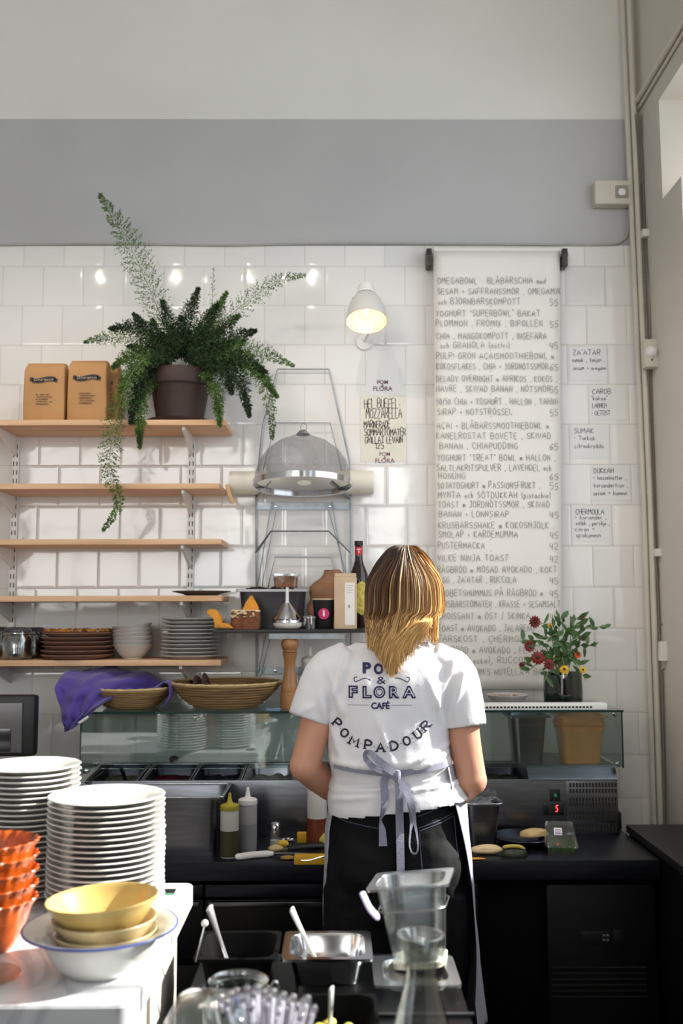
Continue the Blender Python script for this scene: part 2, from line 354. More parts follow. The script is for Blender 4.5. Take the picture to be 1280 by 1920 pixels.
def font_mesh(text, size, bold=0.0, extrude=0.0):
    cu = bpy.data.curves.new('t', 'FONT'); cu.body = text; cu.size = size; cu.offset = bold; cu.extrude = extrude; cu.align_x = 'CENTER'; cu.resolution_u = 4
    o = bpy.data.objects.new('t', cu); COL.objects.link(o); dg = bpy.context.evaluated_depsgraph_get()
    me = bpy.data.meshes.new_from_object(o.evaluated_get(dg)); bm = bmesh.new(); bm.from_mesh(me)
    bpy.data.objects.remove(o); bpy.data.curves.remove(cu); bpy.data.meshes.remove(me); return bm

# ================================================================== the room
YW = 3.673
XL, YR, ZC = -4.7, -6.1, 4.15
z_tile = at(640, 461, YW).z; z_grey = at(640, 222, YW).z
def struct(name, bm, m=None, mats=None, smooth=0):
    o = finish(name, bm, m, smooth=smooth, mats=mats); o['kind'] = 'structure'; return o
bm = NB(); box(bm, (XL-.2, YR-.4, -.1), (1.8, YW+.3, 0)); struct('floor', bm, M_floor)
bm = NB(); box(bm, (XL-.2, YR-.4, ZC), (1.8, YW+.3, ZC+.1)); struct('ceiling', bm, M_ceil)
bm = NB(); box(bm, (XL, YW, 0), (1.6, YW+.25, z_tile), mi=0); box(bm, (XL, YW+.009, z_tile), (1.6, YW+.25, z_grey), mi=1); box(bm, (XL, YW+.006, z_grey), (1.6, YW+.25, ZC), mi=2)
struct('wall_back', bm, mats=[M_tile, M_paint_g, M_paint_w])
bm = NB(); box(bm, (XL-.2, YR, 0), (XL, YW+.25, ZC)); struct('wall_left', bm, M_paint_w)
bm = NB()
for lo, hi in (((XL, YR-.25, 0), (1.6, YR, 1.4)), ((XL, YR-.25, 3.9), (1.6, YR, ZC)), ((XL, YR-.25, 1.4), (-4.3, YR, 3.9)), ((-1.1, YR-.25, 1.4), (.4, YR, 3.9)), ((1.15, YR-.25, 1.4), (1.6, YR, 3.9))): box(bm, lo, hi)
struct('wall_front', bm, M_dwall)
pb = at(1243, 1500, YW); pt = at(1187, 0, YW); SL = (pt.x-pb.x)/(pt.z-pb.z)
def wx(z): return pb.x + (z-pb.z)*SL
bm = NB()
W = [((0, YR, 0), (.33, YW+.2, 1.45)), ((0, YR, 3.42), (.33, YW+.2, ZC)), ((0, 3.24, 1.45), (.33, YW+.2, 3.05)), ((0, 3.43, 3.05), (.33, YW+.2, 3.42)), ((0, .25, 1.45), (.33, .7, 3.42)), ((0, YR, 1.45), (.33, -2.5, 3.42))]
for lo, hi in W: box(bm, lo, hi)
for v in bm.verts: v.co.x += wx(v.co.z)
struct('wall_right', bm, M_cream)
def window(name, x0, x1, y0, y1, z0, z1, alongx, nv, nh):
    bm = NB(); t = .03
    def bar(a0, a1, b0, b1):
        if alongx: box(bm, (a0, y0-.02, b0), (a1, y0+.02, b1))
        else: box(bm, (x0-.02, a0, b0), (x0+.02, a1, b1))
    A0, A1 = (x0, x1) if alongx else (y0, y1)
    bar(A0, A0+2*t, z0, z1); bar(A1-2*t, A1, z0, z1); bar(A0, A1, z0, z0+2*t); bar(A0, A1, z1-2*t, z1)
    for i in range(1, nv): a = A0+(A1-A0)*i/nv; bar(a-t/2, a+t/2, z0, z1)
    for i in range(1, nh): b = z0+(z1-z0)*i/nh; bar(A0, A1, b-t/2, b+t/2)
    o = finish(name, bm, M_white, smooth=0); o['kind'] = 'structure'
    g = NB()
    if alongx: box(g, (x0, y0-.003, z0), (x1, y0+.003, z1))
    else: box(g, (x0-.003, y0, z0), (x0+.003, y1, z1))
    finish('pane', g, G_win, parent=o, smooth=0)
window('window_1', -4.3, -1.1, YR-.13, 0, 1.4, 3.9, True, 4, 2)
window('window_2', .4, 1.15, YR-.13, 0, 1.4, 3.9, True, 1, 2)
window('window_3', 1.44, 0, .7, 3.24, 1.45, 3.42, False, 2, 1)
window('window_4', 1.44, 0, -2.5, .25, 1.45, 3.42, False, 2, 1)
# grey conduit along the top of the tiles, white cornice tube on the right wall
bm = NB(); tube(bm, spline([at(-60, 460, YW-.006), at(200, 457, YW-.006), at(420, 460, YW-.006), at(640, 456, YW-.006), at(900, 458, YW-.006), at(1100, 459, YW-.006), at(1150, 457, YW-.008), at(1170, 448, YW-.008), at(1177, 430, YW-.01), at(1177, 395, YW-.012)], 6), .0042, 8)
tag(finish('cable', bm, mat('grey_cable', C(170, 168, 162), .5)), 'thin grey cable along the top of the white tiles up to the sounder box', 'cable')
def strip_pipe(name, pts, r, lab, cat='pipe', m=M_pipe, y=YW-.03, group=None):
    bm = NB(); tube(bm, [at(a, b, y) for a, b in pts], r, 14); o = finish(name, bm, m); return tag(o, lab, cat, group)
strip_pipe('corner_pipe', [(1163, -90), (1166, 0), (1188, 500), (1207, 945), (1223, 1440), (1229, 1660)], .0108, 'cream painted vertical pipe in the corner, the one nearer the tiles', y=YW-.028)
strip_pipe('corner_pipe', [(1176, -90), (1179, 0), (1199.5, 500), (1219, 945), (1235, 1440), (1241, 1660)], .0108, 'cream painted vertical pipe in the corner, the one nearer the side wall', y=YW-.045)
bm = NB()
yy = 3.655
def rw(y, z, off=.012): return Vector((wx(z)-off, y, z))
zc = at(1195, 195, 3.655).z
tube(bm, [rw(3.64, zc), rw(2.0, zc+.02), rw(.3, zc+.04)], .012, 10); tube(bm, [rw(3.64, zc-.028, .008), rw(2.0, zc-.008, .008), rw(.3, zc+.012, .008)], .006, 8)
struct('trim_1', bm, M_pipe, smooth=35)
bm = NB()
for k, (dx, r) in enumerate(((0, .0042), (7, .0035), (13, .003))):
    tube(bm, spline([at(1190+dx, 215, 3.62), at(1196+dx, 300, 3.62), at(1202+dx, 436, 3.62), at(1209+dx+3*k, 540, 3.61), at(1213+dx, 640, 3.61), at(1216+dx, 740, 3.62), at(1222+dx, 880, 3.62), at(1228+dx-2*k, 1035, 3.62), at(1232+dx, 1100, 3.62), at(1236+dx, 1200, 3.62)], 5), r, 6)
tube(bm, spline([at(1240, 1170, 3.61), at(1249, 1178, 3.6), at(1251, 1205, 3.59)], 5), .003, 6)
tube(bm, spline([at(1240, 1256, 3.61), at(1249, 1250, 3.6), at(1252, 1235, 3.59)], 5), .003, 6)
tube(bm, spline([at(1240, 1256, 3.61), at(1243, 1400, 3.62), at(1245, 1570, 3.62)], 5), .0045, 6)
tag(finish('cable_bundle', bm, mat('dusty_cable', C(120, 112, 100), .6)), 'bundle of dark cables running down beside the cream corner pipes', 'cable')
for (px, py, lab) in ((1210, 437, 'upper small white cable clip, level with the grey wall band'), (1235, 1036, 'lower small white cable clip, level with the middle of the menu')):
    a = at(px, py, 3.6); bm = NB(); box(bm, (a.x-.014, 3.59, a.z-.014), (a.x+.012, 3.63, a.z+.014), .003); tag(finish('cable_clip', bm, M_whitep), lab, 'clip', 'white clips on the corner cables')
# motion sensor
a = at(1224, 663, 3.56); t = thing('motion_sensor', 'cream square motion sensor with a white dome fixed on the corner pipes', 'sensor', a)
bm = NB(); box(bm, (-.034, -.012, -.052), (.03, .03, .052), .004); finish('housing', bm, M_pipe, t)
bm = NB(); lathe(bm, [(0, .022), (.010, .020), (.018, .012), (.0225, 0)], 24, M=Matrix.Translation((-.009, -.012, .004)) @ Matrix.Rotation(PI/2, 4, 'X')); finish('lens_dome', bm, M_white, t, 60)
bm = NB(); box(bm, (-.011, -.0135, -.030), (-.006, -.011, -.022)); finish('status_light', bm, M_slot, t)
# junction box
a = at(1247, 1220, 3.58); bm = NB(); loft(bm, [rrect(.05, .03, .004, -.035), rrect(.043, .026, .004, .033)]); o = finish('junction_box', bm, M_whitep); o.location = a; tag(o, 'small cream tapered junction box low on the corner beside the pipes', 'box')
# sounder box on the grey band
a = at(1142, 369, YW-.0); t = thing('sounder_box', 'cream wall sounder with a round grille on the grey wall band', 'alarm', a)
bm = NB(); box(bm, (-.067, -.045, -.046), (.068, .007, .046), .005); finish('housing', bm, M_pipe, t)
bm = NB()
for r in (.017, .023, .029):
    pts = [Vector(((.035+r*max(-.8, min(.8, math.cos(q)*1.15))), -.0462, r*max(-.8, min(.8, math.sin(q)*1.15)))) for q in [2*PI*k/32 for k in range(33)]]
    ribbon(bm, pts, .0028, (0, -1, 0), .0008)
finish('grille', bm, mat('grille_grey', C(140, 136, 126), .7), t)
bm = NB(); lathe(bm, [(0, .003), (.014, .002), (.016, 0)], 24, M=Matrix.Translation((.035, -.045, 0)) @ Matrix.Rotation(PI/2, 4, 'X')); finish('centre_cap', bm, M_white, t)
bm = NB(); a = at(1281, 1, 3.0)
bm.free()

# ================================================================== menu
YP = 3.625
t = thing('menu_scroll', 'tall off-white paper menu scroll with handwritten dishes and prices hanging on the tiles', 'menu', at(931, 475, YP))
O = t.location.copy()
def P(px, py, y=YP): return at(px, py, y) - O
bm = NB(); rows = 40
rings = []
for i in range(rows+1):
    f = i/rows; py = 470+f*822; xl = 812+7*f; xr = 1049+5*f
    wob = .0035*math.sin(f*9)*f; r = []
    for k in range(13):
        g = k/12; p = P(xl+(xr-xl)*g, py); p.y += wob + .003*math.sin(g*PI*2+f*3)*f; r.append(p)
    rings.append(r)
loft(bm, rings, closed=False); sheet = finish('paper_sheet', bm, M_paper, t, 80); cloth_thick(sheet, .0005)
bm = NB(); tube(bm, [P(812, 474, YP+.022), P(1050, 474, YP+.022)], .022, 24); finish('paper_roll', bm, M_paper, t)
for px, sgn in ((803, -1), (1056, 1)):
    c = P(px, 488, YP+.01); bm = NB(); box(bm, (c.x-.010, c.y-.03, c.z-.03), (c.x+.010, c.y+.030, c.z+.036), .003); box(bm, (c.x-.011, c.y-.031, c.z+.004), (c.x+.011, c.y+.02, c.z+.02), .002)
    finish('bracket', bm, mat('dark_metal', C(72, 68, 66), .4, .6), t)
MENU = [(525,820,1022,'OMEGABOWL - BLÅBÄRSCHIA med',''),(545,820,1050,'SESAM + SAFFRANSSMÖR , OMEGAMIX',''),(564,822,975,'och BJÖRNBÄRSKOMPOTT','55'),(586,817,1012,'YOGHURT "SUPERBOWL" BAKAT',''),(605,817,1016,'PLOMMON , FRÖMIX , BIPOLLEN','55'),
(629,818,1024,'CHIA , MANGOKOMPOTT , INGEFÄRA',''),(646,826,955,'och GRANOLA (nötfri)','45'),(666,818,1038,'PULP! GRÖN AÇAISMOOTHIEBOWL m',''),(686,818,1027,'KOKOSFLAKES , CHIA + JORDNÖTSSMÖR','65'),(709,818,1043,'DELADY OVERNIGHT m APRIKOS , KOKOS ,',''),
(728,818,1031,'HAVRE , SKIVAD BANAN , NÖTSMÖR','55'),(752,818,1049,'50/50 CHIA + YOGHURT , HALLON , TAHINI-',''),(771,820,960,'SIRAP + NÖTSTRÖSSEL','55'),(797,819,1028,'AÇAI + BLÅBÄRSSMOOTHIEBOWL m',''),(816,818,1032,'KANELROSTAT BOVETE , SKIVAD',''),(835,824,970,'BANAN , CHIAPUDDING','65'),
(857,820,1040,'YOGHURT "TREAT" BOWL m HALLON ,',''),(876,819,1032,'SALTLAKRITSPULVER , LAVENDEL och',''),(891,822,872,'HONUNG','65'),(909,820,1012,'SOJAYOGHURT m PASSIONSFRUKT ,','55'),(927,821,1032,'MYNTA och SÖTDUKKAH (pistachio)',''),(945,821,1030,'TOAST m JORDNÖTSSMÖR , SKIVAD',''),(963,823,953,'BANAN + LÖNNSIRAP','45'),
(984,822,1038,'KRUSBÄRSSHAKE m KOKOSMJÖLK ,',''),(1001,822,970,'SMOLAP + KARDEMUMMA','45'),(1022,821,908,'PUSTERMACKA','42'),(1045,820,953,'VILKE NINJA TOAST','42'),(1067,820,1043,'RÅGBRÖD m MOSAD AVOKADO , KOKT',''),(1086,822,967,"ÄGG , ZA'ATAR , RUCCOLA",'45'),
(1111,820,1017,'RÖDBETSHUMMUS PÅ RÅGBRÖD m','45'),(1132,820,1050,'KÖRSBÄRSTOMATER , KRASSE + SESAMSALT',''),(1154,821,993,'CROISSANT m ÖST / SKINKA','42'),(1177,821,1010,'TOAST m AVOKADO , JALAPEÑO ,',''),(1197,821,1000,'FÄRSKOST , CHERMOULA','45'),(1218,821,1030,'RÅGBRÖD m AVOKADO , FETAOST',''),(1237,823,1000,'(kronärtskocka), RUCCOLA','45'),(1259,823,1040,'TOAST m POM\'S NUTELLA + BANAN','42')]
bm = NB(); rn = random.Random(3)
for i, (py, x0, x1, s, pr) in enumerate(MENU):
    a = P(x0, py+6.5, YP-.0052); b = P(x1, py+6.5, YP-.0052); ux = (b-a).normalized()
    write(bm, s, a, ux, Vector((0, 0, 1)), Vector((0, -1, 0)), .0225, (b-a).length, .0017, .42, .05, rn)
    if pr: write(bm, pr, P(1031, py+9, YP-.0052), Vector((1, 0, 0)), Vector((0, 0, 1)), Vector((0, -1, 0)), .024, .029, .0018, .3, .05, rn)
    if i in (2, 4, 6, 8, 10, 12, 15, 18, 20, 22, 24, 25, 28, 30, 33, 35): write(bm, '-', P(918, py+15, YP-.0052), Vector((1, 0, 0)), Vector((0, 0, 1)), Vector((0, -1, 0)), .022, None, .0017)
finish('handwriting', bm, M_pencil, t, 0)

# ------------------------------------------------------------------ notes on single tiles
NOTES = [((1066, 649, 1139, 716), "ZA'ATAR", ['sumak , timjan ,', 'sesam + oregano'], 'paper note headed ZA\'ATAR on a tile, topmost of the notes beside the menu'),
 ((1102, 722, 1174, 790), 'CAROB', ['"kakao"', 'LABNEH', '- GETOST'], 'paper note headed CAROB, second from the top beside the menu'),
 ((1068, 796, 1143, 862), 'SUMAK', ['- Turkisk', 'citronkrydda'], 'paper note headed SUMAK, third from the top beside the menu'),
 ((1105, 870, 1180, 940), 'DUKKAH', ['- hasselnötter ,', 'korianderfrön ,', 'sesam + kummin'], 'paper note headed DUKKAH, fourth from the top beside the menu'),
 ((1071, 947, 1146, 1018), 'CHERMOULA', ['- koriander ,', 'vitlök , persilja ,', 'citron +', 'spiskummin'], 'paper note headed CHERMOULA, lowest of the notes beside the menu')]
M_note = mat('note_sheet', C(229, 228, 228), .3, var=.01)
for (x0, y0, x1, y1), hd, ls, lab in NOTES:
    a = at(x0+2, y1-2, YW); b = at(x1-2, y0+2, YW); t = thing('handwritten_note', lab, 'note', (a.x, YW, a.z), 'handwritten notes on the tiles')
    W_, H_ = b.x-a.x, b.z-a.z
    bm = NB(); box(bm, (0, -.0015, 0), (W_, 0, H_)); finish('note_sheet', bm, M_note, t, 0)
    bm = NB(); write(bm, hd, (W_*.1, -.0017, H_*.77), (1, 0, 0), (0, 0, 1), (0, -1, 0), .019, W_*(.5 if len(hd) < 7 else .72), .002, .3, .05, rn)
    st = H_*.72/max(3, len(ls)+.3)
    for k, s in enumerate(ls): write(bm, s, (W_*.07+.004*(k % 2), -.0017, H_*.77-st*(k+1)+.004), (1, 0, 0), (0, 0, 1), (0, -1, 0), .017, min(W_*.86, W_*.062*len(s)), .0018, .2, .05, rn)
    finish('handwriting', bm, M_ink, t, 0)
# ------------------------------------------------------------------ poster: hel buffelmozzarella
a = at(684, 872, YW); b = at(758, 703, YW)
t = thing('wall_poster', 'white cafe poster with a beige handwritten buffalo mozzarella sheet on it, beside the lamp', 'poster', (a.x, YW, a.z))
O = Vector((a.x, YW, a.z))
bm = NB(); box(bm, (0.004, -.001, .0), (b.x-a.x-.004, 0, b.z-a.z)); finish('poster_sheet', bm, M_note, t, 0)
c0 = at(676, 866, YW)-O; c1 = at(761, 741, YW)-O
bm = NB(); box(bm, (c0.x, -.0022, c0.z), (c1.x, -.0011, c1.z)); finish('beige_sheet', bm, mat('beige_tracing_paper', C(226, 221, 206), .6, var=.03), t, 0)
bm = NB()
for s, x0, x1, y, h in (('HEL BUFFEL-', 683, 750, 766, .036), ('MOZZARELLA', 686, 753, 784, .036), ('MARINERADE', 682, 731, 802, .026), ('SOMMARTOMATER', 683, 760, 817, .026), ('GRILLAT LEVAIN', 684, 754, 831, .026), ('125', 703, 719, 842, .022)):
    p = at(x0, y, YW)-O; q = at(x1, y, YW)-O; write(bm, s, (p.x, -.0025, p.z), (1, 0, 0), (0, 0, 1), (0, -1, 0), h, q.x-p.x, .0027, .25, .06, rn)
finish('handwriting', bm, M_ink, t, 0)
for y0 in (718, 853):
    bm = NB(); dx = 0 if y0 < 800 else 4
    for s, x, y, sz in (('POM', 717, y0+2, .02), ('&', 717, y0+7, .013), ('FLORA', 717, y0+15, .024)):
        f = font_mesh(s, sz, .0003); p = at(x+dx, y, YW)-O; join(bm, f, Matrix.Translation((p.x, -.0026, p.z)) @ Matrix.Rotation(PI/2, 4, 'X'))
    finish('lettering', bm, mat('plum_print', C(120, 84, 100), .8), t, 0)

# ------------------------------------------------------------------ wall lamp
a = at(687, 603, 3.40); t = thing('wall_lamp', 'white bell-shaped metal wall lamp with a glowing filament bulb', 'lamp', a)
tilt = Matrix.Rotation(R(-20), 4, 'X')          # mouth turned slightly to the room
bm = NB()
lathe(bm, [(.0735, 0), (.072, .012), (.066, .05), (.055, .083), (.040, .105), (.033, .112)], 48, M=tilt)
lathe(bm, [(.0715, 0), (.070, .012), (.064, .049), (.053, .081), (.038, .103), (0, .106)], 48, M=tilt)
lathe(bm, [(.0735, 0), (.0715, 0)], 48, M=tilt)
sh = finish('shade', bm, mat('lamp_enamel', C(206, 204, 200), .4, var=.01), t, 50)
bm = NB(); lathe(bm, [(.035, .112), (.036, .117), (.033, .120), (.031, .128), (.028, .150), (.022, .158), (0, .161)], 36, M=tilt)
for k in range(14):
    q = 2*PI*k/14; lathe(bm, [(0, .0022), (.0022, 0)], 8, M=tilt @ Matrix.Translation((.0335*math.cos(q), .0335*math.sin(q), .122)) @ Matrix.Rotation(q, 4, 'Z') @ Matrix.Rotation(PI/2, 4, 'Y'))
finish('socket_cap', bm, M_white, t, 40)
bm = NB(); tube(bm, [tilt @ Vector((-.048, 0, .098)), tilt @ Vector((.048, 0, .098))], .006, 10); finish('hinge_pin', bm, M_galv, t)
bm = NB(); tube(bm, spline([tilt @ Vector((.03, 0, .14)), Vector((.03, .12, .09)), Vector((.02, .2, .03)), Vector((.0, .265, 0))], 6), .005, 8); lathe(bm, [(0, .012), (.03, .010), (.034, 0)], 24, M=Matrix.Translation((0, YW-3.40, 0)) @ Matrix.Rotation(PI/2, 4, 'X')); finish('wall_arm', bm, M_white, t)
bm = NB(); lathe(bm, [(0, .016), (.010, .018), (.017, .03), (.0175, .045), (.013, .07), (.011, .09)], 24, M=tilt); finish('bulb_glass', bm, G_clear, t, 80)
bm = NB()
for k in range(4):
    x = -.007+.0045*k; tube(bm, [tilt @ Vector((x, 0, .025)), tilt @ Vector((x, .002, .07))], .0009, 6)
finish('filament', bm, mat('filament', (1, .6, .25, 1), emit=(1, .62, .30, 1), es=25), t)
ld = bpy.data.lights.new('lamp_light', 'POINT'); ld.energy = .5; ld.color = (1, .52, .30); ld.shadow_soft_size = .012
lo_ = bpy.data.objects.new('lamp_light', ld); COL.objects.link(lo_); lo_.parent = t; lo_.location = tilt @ Vector((0, 0, .035))

# ================================================================== birch shelves
SD = .235
# (front top-left px row) front_top, front_bottom, right end x
SH = [(787, 797, 423), (906.5, 917, 411), (1010.6, 1021.5, 414.5), (1117, 1127.5, 415.5), (1238, 1250, 414)]
YF = YW-SD-.008
SHZ = []
for k, (ya, yb, xr) in enumerate(SH):
    zt = at(200, ya, YF).z; zb = zt-.0195; xrt = at(xr, ya, YF).x; SHZ.append(zt)
    bm = NB(); box(bm, (-1.95, YF, zb), (xrt, YW-.012, zt), .0015)
    tag(finish('wall_shelf', bm, M_birch), ['pale birch shelf carrying the fern and coffee bags, topmost of five', 'empty pale birch shelf, second from the top', 'empty pale birch shelf, third from the top', 'pale birch shelf holding a single dark plate, fourth from the top', 'pale birch shelf stacked with plates, bowls and jars, lowest of five'][k], 'shelf', 'birch shelves on the tiles')
for px0, px1, which in ((33, 19, 'left white slotted shelf upright with brackets near the photo edge'), (359.5, 355, 'right white slotted shelf upright with brackets behind the hanging fern frond')):
    x = at((px0+px1)/2+1, 1000, YW).x; t = thing('shelf_upright', which, 'shelf rail', (x, YW, 0), 'shelf uprights')
    zt, zb = SHZ[0]-.02, SHZ[4]-.055
    bm = NB(); box(bm, (-.0125, -.012, zb), (.0125, 0, zt), .001); finish('rail', bm, M_white, t, 0)
    bm = NB(); z = zb+.02
    while z < zt-.03:
        for sx in (-1, 1): box(bm, (sx*.006-.0016, -.0128, z), (sx*.006+.0016, -.0118, z+.017))
        z += .032
    finish('slots', bm, M_slot, t, 0)
    for zz in SHZ:
        zz -= .0202; bm = NB()
        prof = [(-.012, 0), (-.215, 0), (-.215, -.012), (-.05, -.06), (-.012, -.072)]
        loft(bm, [[Vector((-.005, y, zz+z2)) for y, z2 in prof], [Vector((.005, y, zz+z2)) for y, z2 in prof]])
        finish('bracket', bm, M_white, t, 0)

# ================================================================== coffee bags
def coffee_bag(px0, px1, pyt, pyb, Y, lab, rotz=0):
    a = at(px0, pyb, Y); b = at(px1, pyt, Y); W_ = b.x-a.x; H_ = b.z-SHZ[0]; D_ = .085
    t = thing('coffee_bag', lab, 'bag', ((a.x+b.x)/2, Y+D_/2, SHZ[0]), 'kraft paper coffee bags', rot=(0, 0, rotz))
    rings = []
    for f, ww, dd in ((0, .97, .95), (.02, .99, 1), (.3, 1, 1.04), (.6, .99, 1.02), (.85, .97, .96), (.93, .95, .86), (.975, .93, .55), (1.0, .92, .2), (.99, .90, .08)):
        rings.append([Vector((v.x+.0015*noise.noise(v*30+Vector((px0, 0, f*5))), v.y+.002*noise.noise(v*25+Vector((px0, 3, f*7))), v.z)) for v in rrect(W_*ww, D_*dd, .006, H_*f, 4)])
    bm = NB(); loft(bm, rings); finish('bag', bm, M_kraft, t, 40)
    bm = NB(); box(bm, (-W_*.46, -D_*.18, H_*.985), (W_*.46, D_*.30, H_*.985+.006), .002); finish('folded_top', bm, M_kraft, t, 0)
    yb = -D_/2-.0045; bm = NB()
    pts = [Vector((x, yb, H_*.70+.0035*math.sin(x*70))) for x in [(-.04+.08*k/16) for k in range(17)]]
    ribbon(bm, pts, .016, (0, -1, 0), .0004); ribbon(bm, [Vector((-.048, yb, H_*.715)), Vector((-.036, yb, H_*.70))], .012, (0, -1, 0), .0004); ribbon(bm, [Vector((.036, yb, H_*.70)), Vector((.048, yb, H_*.685))], .012, (0, -1, 0), .0004)
    lb = finish('printed_ribbon', bm, M_ink, t, 0)
    bm = NB(); write(bm, 'Bourgeois', (-.034, yb-.0006, H_*.685), (1, 0, 0), (0, 0, 1), (0, -1, 0), .011, .068, .0012, .2, .02, rn); finish('brand_script', bm, M_kraft2, lb, 0)
    bm = NB()
    for k in range(5): write(bm, ''.join(rn.choice('aceimnorstu ') for _ in range(14-k % 2*3)), (-.026+.003*(k % 2), yb, H_*(.44-.04*k)), (1, 0, 0), (0, 0, 1), (0, -1, 0), .007, .045+.008*(k % 2), .0008, .2, .02, rn)
    finish('small_print', bm, M_ink, t, 0)
coffee_bag(42, 122, 679, 784, 3.46, 'upright kraft coffee bag at the left end of the top shelf')
coffee_bag(124.5, 201, 674, 785, 3.455, 'upright kraft coffee bag in the middle, second from the left on the top shelf')
coffee_bag(150, 223, 682, 785, 3.565, 'kraft coffee bag standing in shade behind the other two, half hidden by the fern')

for k, px in enumerate((190, 330, 470, 585)):
    xw_ = at(px, 488, YW).x*1.346; zz = 3.33; t = thing('pendant_bulb', f'bulb in a black shade over the work counter, {["leftmost", "second from the left", "second from the right", "rightmost"][k]}', 'lamp', (xw_, 2.40, zz), 'shaded bulbs above the work counter')
    bm = NB(); tube(bm, [(0, 0, .05), (0, 0, ZC-zz)], .003, 6); finish('flex', bm, M_black, t)
    bm = NB(); lathe(bm, [(0, .02), (.016, .02), (.018, .03), (.016, .06), (0, .062)], 20); finish('socket', bm, M_black, t)
    bm = NB(); lathe(bm, [(0, -.045), (.008, -.043), (.013, -.034), (.015, -.020), (.013, .0), (.011, .02), (0, .022)], 24); finish('bulb_glass', bm, mat('glowing_bulb', (1, .85, .6, 1), emit=(1, .80, .52, 1), es=9), t, 60)
    bm = NB(); lathe(bm, [(.020, .05), (.030, .045), (.062, .012), (.075, -.020), (.073, -.020), (.059, .011), (.028, .042)], 32); finish('shade', bm, M_black, t)
    ld = bpy.data.lights.new('bulb_light', 'SPOT'); ld.energy = 10; ld.color = (1, .93, .84); ld.shadow_soft_size = .010; ld.spot_size = R(165); ld.spot_blend = .5
    lo_ = bpy.data.objects.new('bulb_light', ld); COL.objects.link(lo_); lo_.parent = t; lo_.location = (0, 0, -.055)

# unseen cabinet-shaped block added behind the camera, keeps window light off the low foreground
t = thing('light_blocker', 'tall dark cabinet-shaped light blocker added out of view behind the camera', 'cabinet', (-.7, -1.05, 0))
bm = NB(); box(bm, (-2.0, -.2, 0), (1.75, .2, 1.60), .004); finish('cabinet_body', bm, M_dwall, t); bm = NB(); box(bm, (-2.03, -.23, 1.60), (1.78, .23, 1.64), .004); finish('cabinet_top', bm, M_dwall, t)
for k in range(5):
    bm = NB(); box(bm, (-1.96+.74*k, .201, .08), (-1.26+.74*k, .216, 1.56), .002); d = finish('blocker_door', bm, M_dwall, t); bm = NB(); box(bm, (-1.34+.74*k, .217, .9), (-1.32+.74*k, .24, 1.05), .003); finish('handle', bm, M_galv, d)

# ================================================================== the person
YB = 2.72
def bx_(px, y=2.68): return at(px, 1300, y).x
def pz(py, y=2.68): return at(700, py, y).z
def pp(px, py, y): return at(px, py, y)
person = thing('person', 'blonde woman seen from behind in white cafe t-shirt, black jeans and grey apron', 'person', (.15, YB, 0))
PO = Vector((.15, YB, 0))
def loc(bm): bm.transform(Matrix.Translation(-PO)); return bm
def ell(cx, cy, z, a, b, n=36, pw=2.3, tiltz=0):
    o = []
    for k in range(n):
        q = 2*PI*k/n; c, s = math.cos(q), math.sin(q)
        x = a*abs(c)**(2/pw)*(1 if c > 0 else -1); y = b*abs(s)**(2/pw)*(1 if s > 0 else -1)
        o.append(Vector((cx+x, cy+y, z+tiltz*x)))
    return o
# joints
SHL, ELL_, WRL = pp(608, 1262, 2.71), pp(571, 1436, 2.68), Vector((.075, 2.98, 1.0))
SHR, ELR, WRR = pp(858, 1262, 2.71), pp(884, 1462, 2.69), Vector((.265, 3.0, .985))
HC = pp(757, 1112, 2.73)
HIPL, KNL, ANL = Vector((.06, 2.72, .90)), Vector((.055, 2.71, .50)), Vector((.05, 2.73, .09))
HIPR, KNR, ANR = Vector((.255, 2.72, .90)), Vector((.27, 2.72, .50)), Vector((.28, 2.74, .09))
def limb(bm, a, b, rads, n=16):
    k = len(rads); tube(bm, [a.lerp(b, i/(k-1)) for i in range(k)], rads, n)
def ball(bm, c, r, s=(1, 1, 1)):
    t = bmesh.new(); bmesh.ops.create_uvsphere(t, u_segments=20, v_segments=14, radius=r)
    join(bm, t, Matrix.Translation(c) @ Matrix.Diagonal((*s, 1)))
body = NB()
loft(body, [ell(.165, 2.73, z, a, b) for z, a, b in ((.86, .165, .105), (.95, .165, .11), (1.05, .145, .095), (1.16, .125, .085), (1.28, .135, .092), (1.38, .145, .09), (1.43, .13, .07), (1.465, .08, .05))])
ball(body, HC, .098, (.86, 1.02, 1.18)); ball(body, HC+Vector((0, .035, -.055)), .062, (.85, 1, 1))
limb(body, Vector((.165, 2.70, 1.42)), HC+Vector((0, -.005, -.04)), (.062, .055, .052, .054))
nose = HC+Vector((0, .098, -.012)); tube(body, [nose+Vector((0, -.01, .03)), nose+Vector((0, .012, -.012)), nose+Vector((0, -.012, -.02))], [.006, .011, .007], 8)
for s in (-1, 1):
    ball(body, HC+Vector((s*.084, -.004, -.006)), .024, (.35, .8, 1.25)); ball(body, HC+Vector((s*.032, .086, .012)), .014, (1.1, .6, .8))
ball(body, HC+Vector((0, .098, -.052)), .02, (1.1, .4, .35))
